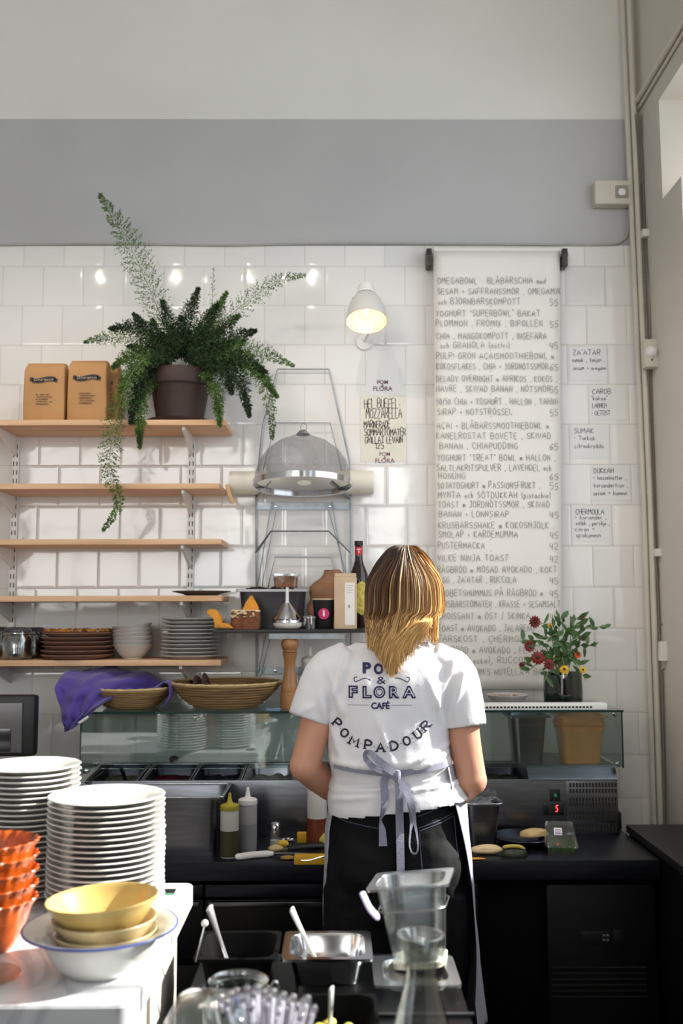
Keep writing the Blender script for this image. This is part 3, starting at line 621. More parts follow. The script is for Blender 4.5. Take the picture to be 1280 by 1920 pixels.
for sh, el, wr, s in ((SHL, ELL_, WRL, -1), (SHR, ELR, WRR, 1)):
    ball(body, sh+Vector((-s*.012, 0, -.012)), .044); limb(body, sh+Vector((-s*.07, 0, .018)), sh+Vector((-s*.02, 0, -.01)), (.036, .042)); limb(body, sh+Vector((-s*.012, 0, -.012)), el, (.044, .046, .045, .041, .040)); ball(body, el, .041)
    limb(body, el, wr, (.040, .041, .037, .030, .025, .023))
    d = (wr-el).normalized(); side = d.cross(Vector((0, 0, 1))).normalized(); dn = Vector((0, 0, -1))
    palm0 = wr; palm1 = wr + d*.075 + dn*.012
    loft(body, [[p for p in [palm0.lerp(palm1, f) + side*math.cos(2*PI*k/12)*wd + dn*math.sin(2*PI*k/12)*tk for k in range(12)]] for f, wd, tk in ((0, .024, .018), (.35, .034, .016), (.8, .040, .014), (1, .038, .012))])
    for k, (off, ln) in enumerate(((-.030, .062), (-.010, .072), (.010, .068), (.029, .052))):
        b0 = palm1 - d*.012 + side*off; b1 = b0+d*ln*.45+dn*.008; b2 = b1+d*ln*.32+dn*.022; b3 = b2+d*ln*.12+dn*.02
        tube(body, [b0, b1, b2, b3], [.0092, .0088, .0080, .0066], 10)
    th0 = wr+d*.02+side*(.02*-s); tube(body, [th0, th0+d*.03+side*(-s*.028)+dn*.01, th0+d*.058+side*(-s*.03)+dn*.03], [.012, .0105, .0085], 10)
for h, k, a in ((HIPL, KNL, ANL), (HIPR, KNR, ANR)):
    limb(body, h, k, (.082, .08, .07, .058, .05)); ball(body, k, .05); limb(body, k, a, (.048, .052, .045, .034, .03)); limb(body, a+Vector((0, -.04, -.04)), a+Vector((0, .14, -.055)), (.032, .034, .03, .022))
body = voxel(body, .005, 3)
bo = finish('body', loc(body), M_skin, person, 80)

# jeans
jb = NB()
loft(jb, [ell(bx_(cx-3), 2.725, z, a*.972, b, pw=2.2) for z, cx, a, b in ((.80, 745, .186, .118), (.87, 745, .192, .128), (.94, 745, .190, .132), (1.0, 746, .184, .126), (1.06, 747, .172, .114), (1.125, 745, .158, .104))])
for h, k, a, cx in ((HIPL, KNL, ANL, 675), (HIPR, KNR, ANR, 815)):
    h2 = Vector((bx_(cx), 2.715, .86)); limb(jb, h2, k, (.100, .099, .088, .074, .066)); limb(jb, k, a+Vector((0, 0, .02)), (.066, .064, .056, .048, .046))
for s, cx in ((-1, 690), (1, 800)): ball(jb, Vector((bx_(cx), 2.655, .93)), .085, (1, .82, 1.1))
jb = voxel(jb, .007, 4)
for v in jb.verts:
    n = v.normal; v.co += n*(.0035*noise.noise(Vector((v.co.x*14, v.co.y*10, v.co.z*26)))+.002*noise.noise(v.co*45))
    gx = v.co.x-bx_(745)
    if v.co.y < 2.66 and .8 < v.co.z < 1.0: v.co.y += .014*math.exp(-(gx/.012)**2)
jbv = BVHTree.FromBMesh(jb)
jeans = finish('jeans', loc(jb), M_jeans, person, 80)
def on_back(bvh, x, z, off=.002):
    h = bvh.ray_cast(Vector((x, 2.0, z)), Vector((0, 1, 0)), 2)
    return None if h[0] is None else h[0]+Vector((0, -off, 0))
bm = NB()
def stitch(pl, wd=.0022):
    P_ = [on_back(jbv, bx_(x, 2.60), pz(y, 2.60), .0012) for x, y in pl]; P_ = [p for p in P_ if p]
    if len(P_) > 1: ribbon(bm, P_, wd, (0, -1, 0), .0008)
def seg(a, b, n=10): return [(a[0]+(b[0]-a[0])*k/n, a[1]+(b[1]-a[1])*k/n) for k in range(n+1)]
stitch(seg((778, 1527), (846, 1506))); stitch(seg((782, 1533), (848, 1513))); stitch(seg((782, 1555), (852, 1534))); stitch(seg((784, 1560), (853, 1539)))
stitch(seg((853, 1540), (858, 1620))); stitch(seg((784, 1562), (788, 1650))); stitch(seg((632, 1545), (715, 1556))); stitch(seg((745, 1530), (745, 1660), 16)); stitch(seg((790, 1496), (842, 1486)))
finish('pocket_stitching', loc(bm), M_stitch, jeans, 0)
bm = NB()
for px in (815,):
    P_ = [on_back(jbv, bx_(px+dx, 2.6), pz(y, 2.6), .003) for dx, y in ((0, 1478), (2, 1512))]
    if all(P_): ribbon(bm, P_, .016, (0, -1, 0), .003)
if len(bm.faces): finish('belt_loop', loc(bm), M_jeans, jeans, 0)
else: bm.free()
for a, lab in ((ANL, 'left'), (ANR, 'right')):
    bm = NB(); loft(bm, [[Vector((a.x+x*wd, a.y+.05+y*ln, z)) for x, y in [(math.cos(2*PI*k/20), math.sin(2*PI*k/20)) for k in range(20)]] for z, wd, ln in ((0, .042, .125), (.02, .045, .13), (.05, .042, .12), (.075, .036, .085))])
    finish('shoe', loc(bm), M_blackm, person)

# t-shirt
sb = NB()
TR = [(1.072, 747, .186, .128, -.12), (1.105, 742, .181, .126, -.10), (1.135, 738, .170, .118, -.05), (1.16, 733, .158, .108, 0), (1.175, 732, .160, .112, 0), (1.195, 731, .168, .124, 0), (1.23, 727, .163, .120, 0), (1.285, 726, .163, .118, 0), (1.34, 727, .171, .116, 0), (1.40, 731, .180, .112, 0),
      (1.44, 731, .176, .102, 0), (1.47, 733, .152, .086, 0), (1.492, 738, .118, .070, .02), (1.512, 744, .083, .058, .03), (1.522, 748, .070, .052, .03)]
loft(sb, [ell(bx_(cx), 2.725 if z > 1.2 else 2.722, z, a, b, pw=2.5, tiltz=tz*-1 if False else -tz) for z, cx, a, b, tz in TR])
HL, HR = pp(578, 1350, 2.695), pp(872, 1363, 2.695)
limb(sb, SHL+Vector((.075, .0, .035)), SHL+Vector((.012, 0, 0)), (.055, .062)); limb(sb, SHL+Vector((.012, 0, 0)), HL, (.064, .064, .062, .059, .056)); ball(sb, SHL+Vector((.012, 0, -.002)), .060)
limb(sb, SHR+Vector((-.075, .0, .035)), SHR+Vector((-.012, 0, 0)), (.055, .062)); limb(sb, SHR+Vector((-.012, 0, 0)), HR, (.064, .064, .062, .060, .057)); ball(sb, SHR+Vector((-.012, 0, -.002)), .060)
sb = voxel(sb, .0055, 4)
sb.normal_update()
dL, dR = (HL-SHL).normalized(), (HR-SHR).normalized()
# folds
def ridge(x, z, x0, z0, x1, z1, wd):
    ax, az = x1-x0, z1-z0; L2 = ax*ax+az*az; t_ = max(0, min(1, ((x-x0)*ax+(z-z0)*az)/L2)); d = math.hypot(x-x0-ax*t_, z-z0-az*t_)
    return math.exp(-(d/wd)**2)*(.35+.65*math.sin(PI*min(1, max(0, t_*.9+.05))))
FOLDS = [((615, 1250), (640, 1330), .007, .012), ((655, 1225), (630, 1300), .007, .010), ((850, 1240), (815, 1320), .006, .011), ((868, 1262), (838, 1345), .006, .010), ((600, 1300), (612, 1352), .005, .009), ((705, 1340), (730, 1420), .004, .011), ((800, 1270), (838, 1390), .004, .013), ((620, 1340), (640, 1420), .005, .011), ((760, 1425), (838, 1395), .005, .009), ((625, 1425), (700, 1432), .006, .008), ((835, 1410), (770, 1435), .006, .008), ((632, 1462), (720, 1455), .004, .006), ((760, 1460), (855, 1450), .005, .006), ((625, 1480), (735, 1468), .004, .007), ((765, 1472), (862, 1466), .004, .006), ((622, 1495), (700, 1482), .003, .006), ((680, 1265), (690, 1300), .003, .014), ((590, 1320), (560, 1335), .003, .009)]
FW = [(bx_(a[0]), pz(a[1]), bx_(b[0]), pz(b[1]), h, wd) for a, b, h, wd in FOLDS]
for v in sb.verts:
    n = v.normal; x, y, z = v.co; d = 0
    if y < 2.76:
        for x0, z0, x1, z1, h, wd in FW: d += 1.7*h*ridge(x, z, x0, z0, x1, z1, wd*.85)
    wz = math.exp(-((z-1.145)/.055)**2)
    d += .0045*wz*noise.noise(Vector((x*5, y*5, z*60))) + .0025*noise.noise(Vector((x*16, y*16, z*12))) + .0012*noise.noise(Vector((x*40, y*40, z*30)))
    v.co = v.co + n*d
dele = []
for f in sb.faces:
    c = f.calc_center_median(); n = f.normal
    if (abs((c-HL).dot(dL)) < .008 and n.dot(dL) > .6 and (c-HL).length < .07) or (abs((c-HR).dot(dR)) < .008 and n.dot(dR) > .6 and (c-HR).length < .07): dele.append(f)
    elif c.z < 1.115 and n.z < -.6: dele.append(f)
    elif c.z > 1.505 and n.z > .6: dele.append(f)
bmesh.ops.delete(sb, geom=dele, context='FACES')
for v in sb.verts:
    if v.is_boundary:
        for c_, d_ in ((HL, dL), (HR, dR)):
            if (v.co-c_).length < .08: v.co -= d_*((v.co-c_).dot(d_)+.002)
        if v.co.z < 1.15: v.co.z = 1.083+.12*(v.co.x-bx_(747))
bmesh.ops.smooth_vert(sb, verts=[v for v in sb.verts if v.is_boundary], factor=.5)
sbv = BVHTree.FromBMesh(sb)
shirt = finish('shirt', loc(sb), M_shirt, person, 80); cloth_thick(shirt, .0018)
# sleeve, neck bindings
bm = NB()
for c, d, r in ((HL, dL, .0575), (HR, dR, .0585)):
    q = d.to_track_quat('Z', 'Y').to_matrix().to_4x4(); lathe(bm, [(r, -.022), (r+.0012, -.012), (r, -.002)], 36, M=Matrix.Translation(c-d*.001) @ q)
bm.free()
# printed lettering laid on the back of the shirt
def project(bm, off=.0026):
    for v in bm.verts:
        h = sbv.ray_cast(Vector((v.co.x, 2.0, v.co.z)), Vector((0, 1, 0)), 2)
        if h[0] is not None: v.co.y = h[0].y - off - v.co.y*0
    return bm
YS = 2.605
def put(s, px, py, hpx, wpx, m, rot=0.0, bold=0, off=.0026, name='lettering'):
    f = font_mesh(s, .03, bold); xs = [v.co.x for v in f.verts]; ys = [v.co.y for v in f.verts]
    cx, cy = (min(xs)+max(xs))/2, (min(ys)+max(ys))/2; k = 1.402e-3
    sx, sy = wpx*k/(max(xs)-min(xs)), hpx*k/(max(ys)-min(ys))
    bmesh.ops.subdivide_edges(f, edges=[e for e in f.edges if e.calc_length() > .006], cuts=1)
    bmesh.ops.triangulate(f, faces=f.faces)
    c, s_ = math.cos(rot), math.sin(rot); o = pp(px, py, YS)
    for v in f.verts:
        x, y = (v.co.x-cx)*sx, (v.co.y-cy)*sy; v.co = Vector((o.x+x*c-y*s_, 0, o.z+x*s_+y*c))
    return project(f, off)
def chars(txt, m, off=.0026, bold=0, group_name='lettering'):
    bm = NB()
    for ch, px, py, h, wd, r in txt: join(bm, put(ch, px, py, h, wd, m, r, bold, off))
    return bm
bm = NB(); join(bm, chars([('P', 688, 1253, 20, 16, 0), ('O', 710, 1255, 20, 18, 0), ('M', 735, 1254, 20, 20, 0), ('E', 748, 1254, 1, 1, 0)][:3], None, bold=.0016))
logo = finish('cafe_lettering', loc(bm), M_navy, shirt, 0, mats=None)
bm = NB()
FL = [('F', 662, 1298, 23, 17), ('L', 688, 1298, 23, 17), ('O', 711, 1298, 23, 22), ('R', 739, 1298, 23, 20), ('A', 767, 1298, 23, 26)]
for ch, px, py, h, wd in FL: join(bm, put(ch, px, py, h, wd, None, 0, .0022))
finish('cafe_lettering', loc(bm), M_navy, shirt, 0)
bm = NB()
for ch, px, py, h, wd in FL: join(bm, put(ch, px, py, h-6.5, wd-6.5, None, 0, -.0006, .0036))
finish('letter_inlay', loc(bm), M_shirt, shirt, 0)
bm = NB()
join(bm, put('CAFÉ', 713, 1322, 15, 34, None, 0, .0012)); join(bm, put('&', 715, 1276, 13, 17, None))
def curve_print(pl, wd):
    P_ = []
    for x, y in pl:
        o = pp(x, y, YS); h = sbv.ray_cast(Vector((o.x, 2, o.z)), Vector((0, 1, 0)), 2)
        if h[0]: P_.append(h[0]+Vector((0, -.0024, 0)))
    if len(P_) > 1: ribbon(bm, P_, wd, (0, -1, 0), .0004)
def sp2(pl): return [(v.x, v.y) for v in spline([(a, b, 0) for a, b in pl], 8)]
curve_print(sp2([(670, 1270), (664, 1272), (666, 1279), (674, 1276), (684, 1272), (695, 1276)]), .0022)
curve_print(sp2([(762, 1270), (768, 1272), (765, 1279), (757, 1276), (748, 1272), (740, 1272)]), .0022)
for x0, x1 in ((653, 690), (734, 772)):
    x = x0
    while x < x1: curve_print([(x, 1322.5), (x+1.4, 1322.5)], .0016); x += 2.6
finish('cafe_lettering', loc(bm), M_navy, shirt, 0)
# slab serif POMPADOUR on an arc
bm = NB()
ARC = [('P', 632, 1359, -42), ('O', 646, 1376, -38), ('M', 664, 1391, -20), ('P', 690, 1397, -8), ('A', 713, 1401, 0), ('D', 739, 1398, 8), ('O', 762, 1389, 22), ('U', 783, 1377, 36), ('R', 799, 1362, 44)]
def slab(ch, px, py, deg):
    k = 1.402e-3; hh, ww = 15*k, {'M': 16, 'D': 13, 'O': 12, 'A': 14, 'R': 13}.get(ch, 11)*k; c, s_ = math.cos(R(deg)), math.sin(R(deg)); o = pp(px, py, YS); t = NB()
    gw = gwidth(ch)
    def tr(x, y): x, y = (x/gw-.5)*ww, (y-.5)*hh; return Vector((o.x+x*c-y*s_, 0, o.z+x*s_+y*c))
    def st(pl, wd):
        Q = [Vector(tr(*p)) for p in pl]; ribbon(t, Q, wd, (0, -1, 0), .0001)
    for pl in glyph(ch):
        Q = spline([(a, b, 0) for a, b in pl], 4) if len(pl) > 3 and ch in 'OPDRU' else [Vector((a, b, 0)) for a, b in pl]
        st([(q.x, q.y) for q in Q], .0050 if ch != 'O' else .0046)
        for (a, b) in (pl[0], pl[-1]):
            if b in (0, 1) and ch not in 'OD': st([(a-.22, b), (a+.22, b)], .0028)
        if ch in 'DPR' and pl[0] == (0, 0): st([(-.2, 1), (.2, 1)], .0028); st([(-.2, 0), (.2, 0)], .0028)
    project(t); return t
for a in ARC: join(bm, slab(*a))
for (px, py) in ((638, 1368), (655, 1385), (677, 1395), (702, 1400), (726, 1400), (751, 1394), (773, 1384), (792, 1371)):
    t = NB(); o = pp(px, py, YS); box(t, (o.x-.0012, 0, o.z-.0012), (o.x+.0012, .0001, o.z+.0012)); project(t); join(bm, t)
finish('arched_lettering', loc(bm), M_printk, shirt, 0)

# apron: one wrapped linen panel, open at the back
def apx(z):
    f = (1.17-z)/.69; return f
bm = NB(); rings = []
NR, NC = 46, 64
for i in range(NR+1):
    f = i/NR; z = 1.185-f*.68
    py = 1440+f*460
    # outer silhouette on the right, inner (back) edge on the right
    def itp(tab, v):
        for (a, b), (c_, d_) in zip(tab, tab[1:]):
            if v <= c_: return b+(d_-b)*(v-a)/(c_-a)
        return tab[-1][1]
    so = itp([(1400, 842), (1425, 852), (1470, 867), (1500, 874), (1600, 884), (1700, 890), (1800, 897), (1890, 906), (1930, 907)], py)
    si = itp([(1400, 832), (1440, 838), (1520, 856), (1640, 879), (1740, 884), (1840, 880), (1905, 886), (1930, 887)], py)
    sl = itp([(1400, 622), (1440, 624), (1500, 619), (1560, 609), (1700, 604), (1930, 600)], py)
    xr = bx_(so, 2.70); xl = bx_(sl, 2.70); cx = (xr+xl)/2; a = (xr-xl)/2; b = .168-.012*f
    ring = []
    for k in range(NC+1):
        g = k/NC; q = R(-18) + (R(198)-R(-18))*g
        x = cx+a*math.cos(q)*(1 if abs(math.cos(q)) < .999 else 1); y = 2.735+b*math.sin(q)
        if q < 0: # right back flap running in to the seen edge
            t_ = min(1, -q/R(18)); x = bx_(so, 2.70)*(1-t_)+bx_(si, 2.63)*t_; y = 2.735-.100*t_
        if q > PI:
            t_ = min(1, (q-PI)/R(18)); x = xl+.012*t_; y = 2.735-.03*t_
        fold = .006*math.sin(g*46+f*2)*f + .004*noise.noise(Vector((g*14, f*5, 2)))
        ring.append(Vector((x+fold*math.cos(q), min(2.905, y+fold*math.sin(q)), z+.004*math.sin(g*17)*(f > .98))))
    rings.append(ring)
loft(bm, rings, closed=False); ap = finish('apron', loc(bm), M_apron, person, 80); cloth_thick(ap, .0016)
# waist tie, knot, loops and tails
bm = NB()
def tiept(px, py, lift=.004):
    o = pp(px, py, 2.61); h = sbv.ray_cast(Vector((o.x, 2.0, o.z)), Vector((0, 1, 0)), 2); h2 = jbv.ray_cast(Vector((o.x, 2.0, o.z)), Vector((0, 1, 0)), 2)
    y = min([q[0].y for q in (h, h2) if q[0] is not None] or [2.63]); return Vector((o.x, y-lift, o.z))
def band(pl, w0, nrm=(0, -1, 0), lift=.004, th=.0016, n=8, w1=None):
    P_ = spline([tiept(x, y, lift if not isinstance(lift, list) else lift[i]) for i, (x, y) in enumerate(pl)], n)
    t = NB(); ribbon(t, P_, [w0+( (w1 or w0)-w0)*i/(len(P_)-1) for i in range(len(P_))], nrm, th); return t
join(bm, band([(626, 1438), (645, 1440), (680, 1444), (715, 1448), (744, 1450)], .017)); join(bm, band([(744, 1450), (770, 1446), (800, 1441), (830, 1437), (842, 1434)], .016))
finish('waist_tie', loc(bm), M_tie, ap, 60)
bm = NB(); k0 = tiept(743, 1452, .014)
lathe(bm, [(0, -.016), (.008, -.013), (.011, -.004), (.010, .006), (.007, .013), (0, .015)], 16, M=Matrix.Translation(k0) @ Matrix.Rotation(R(12), 4, 'Y')); finish('knot', loc(bm), M_tie, ap)
def tail(name, pl, wds, n=8, lift=None, th=.0015):
    P_ = spline([tiept(x, y, (lift[i] if lift else .012)) for i, (x, y) in enumerate(pl)], n); t = NB()
    ww = []
    for i in range(len(P_)):
        g = i/(len(P_)-1)*(len(wds)-1); a = int(min(g, len(wds)-2)); ww.append(wds[a]+(wds[a+1]-wds[a])*(g-a))
    ribbon(t, P_, ww, (.25, -1, .0), th); return finish(name, loc(t), M_tie, ap, 60)
tail('bow_loop', [(742, 1451), (725, 1436), (705, 1420), (692, 1408), (684, 1410), (686, 1422), (700, 1436), (722, 1447), (741, 1454)], [.012, .020, .018, .014, .010, .014, .016, .012, .01], lift=[.016, .022, .026, .026, .022, .014, .012, .012, .014])
tail('bow_loop', [(745, 1455), (757, 1475), (768, 1500), (776, 1540), (781, 1575), (779, 1592), (771, 1593), (766, 1580), (768, 1555), (771, 1535), (767, 1500), (757, 1475), (746, 1457)], [.012, .020, .020, .007, .004, .004, .004, .004, .005, .012, .018, .014, .01], lift=[.018, .024, .026, .028, .028, .026, .024, .02, .018, .018, .016, .014, .014])
tail('tie_tail', [(741, 1454), (728, 1452), (719, 1462), (720, 1490), (717, 1515), (713, 1538), (716, 1555), (717, 1583)], [.01, .012, .018, .020, .013, .006, .018, .022])
tail('tie_tail', [(743, 1458), (746, 1490), (748, 1530), (749, 1580), (750, 1640), (752, 1690)], [.012, .019, .021, .021, .021, .020], lift=[.016, .018, .016, .016, .018, .02])

# ------------------------------------------------------------------ hair
M_hair = bpy.data.materials.new('blonde_hair'); M_hair.use_nodes = True
nt = M_hair.node_tree; b_ = nt.nodes['Principled BSDF']; at_ = nt.nodes.new('ShaderNodeVertexColor'); at_.layer_name = 'tint'; nt.links.new(at_.outputs[0], b_.inputs['Base Color'])
b_.inputs['Roughness'].default_value = .5; b_.inputs['Specular IOR Level'].default_value = .35
hb = NB(); cl = hb.verts.layers.float_color.new('tint')
dark, mid_, lite, pale = Vector(C(50, 33, 24)[:3]), Vector(C(132, 92, 56)[:3]), Vector(C(218, 176, 114)[:3]), Vector(C(250, 226, 172)[:3])
def hcol(f, r):
    # r: how light the strand is, f: along it
    a = max(0, min(1, (f-.14+.8*(r-.45))*1.25)); c = dark.lerp(mid_, min(1, a*2)) if a < .5 else mid_.lerp(lite, (a-.5)*2)
    if r > .74: c = c.lerp(pale, min(1, f*1.7+.1)*min(1, (r-.74)/.16))
    return c
rh = random.Random(11)
part = HC + Vector((.028, -.02, .112))
# end targets in the photo's back view: most hair hangs in one bunch left of the spine, some falls straight on the right
def strand(root, way, wid, r, sh=0):
    pts = spline([root]+way, 5); n = len(pts); P_ = []
    ph = rh.uniform(0, 6.3); am = rh.uniform(.0008, .0050)
    for i, p in enumerate(pts):
        f = i/(n-1); P_.append(p + Vector((math.sin(f*9+ph), .5*math.cos(f*8+ph), 0))*am*f*2)
    F = frames(P_); vs = []
    for i, (p, (t_, u, v)) in enumerate(zip(P_, F)):
        f = i/(n-1); ww = wid*(1-.55*f**3); c = hcol(min(1, f+sh), r); ring = []
        for k in range(3):
            q = hb.verts.new(p+(u*math.cos(2*PI*k/3)+v*math.sin(2*PI*k/3))*ww); q[cl] = (*c, 1); ring.append(q)
        vs.append(ring)
    for a, b in zip(vs, vs[1:]):
        for k in range(3): hb.faces.new((a[k], a[(k+1) % 3], b[(k+1) % 3], b[k]))
def shell(th, z, grow=1.0):
    # a point round the head: th = 0 at the back, +90 deg right; z above the head's centre
    rz = max(-1, min(1, z/.125)); rr = math.sqrt(max(0, 1-rz*rz)) if z > 0 else 1.0
    rx, ry = .092*grow, .108*grow
    return HC + Vector((rx*rr*math.sin(th), -ry*rr*math.cos(th)-.004, z))
NS = 2600
for i in range(NS):
    th = R(rh.uniform(-118, 118)); u = rh.random(); gr = 1.0+.085*rh.random()
    side = 1 if th > R(14)+R(6)*rh.uniform(-1, 1) else -1
    root = part + Vector((side*.004+.010*rh.uniform(-1, 1), rh.uniform(-.05, .06), 0)); root.z = HC.z+.113-abs(root.y-part.y)*.15
    z1, z2, z3 = .085, .03, -.045
    w0 = shell(th*.40+R(4), .112, gr*1.03); w0.z += .010+.004*rh.random(); w1 = shell(th*.66, z1, gr*1.02); w2 = shell(th*.94, z2, gr*1.04); w3 = shell(th, z3, gr*1.03+.02*rh.random())
    px = 757+ (w3.x-HC.x)*690
    sxp = px
    hem = lambda x: (1222 if x < 700 else 1222+(x-700)*1.6) if x < 734 else 1276-(x-734)*1.1
    if th < R(52):
        u_ = max(0, min(1, (sxp-690)/128)); ex = 697+u_*72 if u_ < .72 else 749+(u_-.72)*225
        ex += rh.uniform(-5, 5); ey = max(1176, hem(ex)-rh.triangular(0, 66, 4))
        wv = 7*noise.noise(Vector((sxp*.035, 1, 0))); yb = 2.622-.012*math.cos(th)-.006*rh.random()
        way = [w0, w1, w2, w3, pp(sxp*.90+ex*.10+wv*.5, 1158, min(w3.y, 2.675)), pp(sxp*.55+ex*.45+wv, 1158+(ey-1158)*.35, yb), pp(ex+wv*.8, 1158+(ey-1158)*.7, yb-.006), pp(ex-wv*.6, ey, 2.603+.006*rh.random())]
    else:
        tx = sxp + rh.uniform(-8, 4); ln = 1172+rh.triangular(0, 38, 8)
        e1 = pp(min(tx, 817), 1160, w3.y-.006); e2 = pp(min(tx-3, 816), ln, min(w3.y-.008, 2.68)); way = [w0, w1, w2, w3, e1, e2]
    r = rh.random(); r = r if th > R(-25) else r*.85
    strand(root, way, rh.uniform(.0008, .0019), .55*r+.45*(.5+.5*noise.noise(Vector((th*9, 3, 1)))*2.2)+rh.uniform(-.08, .08), .22*math.sin(th)+.06)
# scalp cap below the strands
me_cap = NB(); cap = me_cap.verts.layers.float_color.new('tint')
hair = finish('hair', loc(hb), M_hair, person, 60); me_cap.free()
bm = NB(); ball(bm, HC+Vector((0, -.010, .008)), .094, (.90, 1.04, 1.14)); ball(bm, pp(752, 1140, 2.70), .085, (.98, .75, 1.0)); loft(bm, [ell(pp(x, y, 2.645).x, 2.66, pp(x, y, 2.645).z, a, b_2, 20) for x, y, a, b_2 in ((745, 1160, .075, .055), (735, 1190, .055, .035), (725, 1215, .024, .018))])
bm = voxel(bm, .006, 4)
dl = [v for v in bm.verts if (v.co-HC).y > .045 and v.co.z < HC.z+.05]; bmesh.ops.delete(bm, geom=dl, context='VERTS')
finish('hair_base', loc(bm), mat('hair_roots', C(112, 76, 44), .6, var=.35, vs=9, stretch=(14, 14, 1)), hair, 80)

# ================================================================== pot plant on the top shelf
rf = random.Random(5)
a = at(336, 783, 3.53); ZS = SHZ[0]
t = thing('potted_fern', 'large asparagus fern in a brown clay pot on the top birch shelf', 'plant', (a.x, 3.545, ZS))
FO = t.location.copy()
bm = NB(); lathe(bm, [(0, .001), (.095, .001), (.112, .006), (.118, .014), (.112, .013), (.09, .007), (0, .007)], 48); finish('saucer', bm, M_clay, t)
bm = NB(); lathe(bm, [(0, .008), (.078, .008), (.083, .012), (.104, .135), (.106, .138), (.112, .139), (.115, .145), (.117, .192), (.114, .196), (.108, .195), (.104, .15), (0, .15)], 56); finish('pot', bm, M_clay, t)
bm = NB(); lathe(bm, [(0, .176), (.06, .180), (.106, .172)], 32); finish('soil', bm, M_soil, t)
def frond(pts, half, dens, dark, step=.0075, leafl=.011, open_=True, seed=0, sprig_n=9, nm='frond'):
    r = random.Random(seed); P_ = spline(pts, 10); L_ = [0]
    for a, b in zip(P_, P_[1:]): L_.append(L_[-1]+(b-a).length)
    tot = L_[-1]; bm = NB(); tube(bm, P_, [.0018*(1-.7*i/len(P_)) for i in range(len(P_))], 5, mi=1)
    F = frames(P_); s = tot*(.10 if open_ else .06); side = 1
    view = Vector((0, -1, 0))
    while s < tot*.995:
        i = max(k for k in range(len(L_)) if L_[k] <= s); i = min(i, len(P_)-2); g = (s-L_[i])/max(1e-6, L_[i+1]-L_[i]); p = P_[i].lerp(P_[i+1], g); T = F[i][0]
        f = s/tot; prof = min(1, f*3.5+.25)*min(1, (1-f)*2.6+.05)
        sd = T.cross(view); sd = sd.normalized() if sd.length > .1 else Vector((1, 0, 0)); dp = sd.cross(T).normalized()
        for q in range(dens):
            ang = r.uniform(-.9, .9) if open_ else r.uniform(-1.5, 1.5)
            d = (sd*side*math.cos(ang) + dp*math.sin(ang) + T*r.uniform(.25, .8)).normalized()
            ln = half*prof*r.uniform(.75, 1.1); e = p + d*ln
            # sprig: a thin stalk with needle leaves
            o = T.orthogonal().normalized()*.0005
            f1 = bm.faces.new([bm.verts.new(p-o), bm.verts.new(p+o), bm.verts.new(e)]); f1.material_index = 1
            for k in range(sprig_n):
                h = (k+1)/sprig_n; c = p.lerp(e, h)
                nd = (d*r.uniform(.3, 1) + Vector((r.uniform(-1, 1), r.uniform(-1, 1), r.uniform(-1, 1)))*.9).normalized(); w2 = nd.cross(Vector((r.uniform(-1, 1), r.uniform(-1, 1), r.uniform(-1, 1)))).normalized()*.0021
                l2 = leafl*r.uniform(.6, 1.15)*(1-.3*h)
                bm.faces.new([bm.verts.new(c), bm.verts.new(c+nd*l2*.45+w2), bm.verts.new(c+nd*l2), bm.verts.new(c+nd*l2*.45-w2)])
            side = -side
        s += step*r.uniform(.8, 1.2)
    bm.transform(Matrix.Translation(-FO)); me = bpy.data.meshes.new(nm); bm.to_mesh(me); bm.free()
    me.materials.append(M_leafd if dark else M_leaf); me.materials.append(M_stem)
    o = bpy.data.objects.new(nm, me); COL.objects.link(o); o.parent = t; return o
def fp(l): return [at(x, y, Y) for x, y, Y in l]
B = (336, 672, 3.54)
frond(fp([(326, 668, 3.53), (300, 590, 3.50), (262, 500, 3.47), (228, 430, 3.45), (186, 364, 3.44)]), .068, 2, False, .0072, .013, True, 1, 12)
frond(fp([(350, 668, 3.53), (410, 610, 3.49), (470, 560, 3.46), (525, 525, 3.44), (574, 516, 3.43)]), .047, 2, False, .0085, .011, True, 2, 9)
frond(fp([(322, 668, 3.52), (270, 640, 3.46), (215, 632, 3.43), (156, 642, 3.41)]), .036, 2, False, .006, .011, True, 3, 10)
frond(fp([(312, 672, 3.50), (275, 672, 3.41), (240, 712, 3.375), (216, 790, 3.37), (205, 880, 3.37), (222, 945, 3.37), (192, 996, 3.37)]), .044, 2, False, .0062, .012, True, 4, 11)
frond(fp([(352, 670, 3.50), (420, 648, 3.44), (490, 660, 3.42), (550, 686, 3.41)]), .040, 2, False, .006, .011, True, 5, 10)
frond(fp([(360, 672, 3.50), (430, 660, 3.43), (480, 690, 3.42), (505, 750, 3.42), (510, 826, 3.42)]), .036, 2, False, .006, .011, True, 6, 10)
frond(fp([(392, 640, 3.58), (402, 600, 3.6), (398, 560, 3.62), (401, 502, 3.63)]), .018, 1, False, .010, .009, True, 7, 4)
k = 10
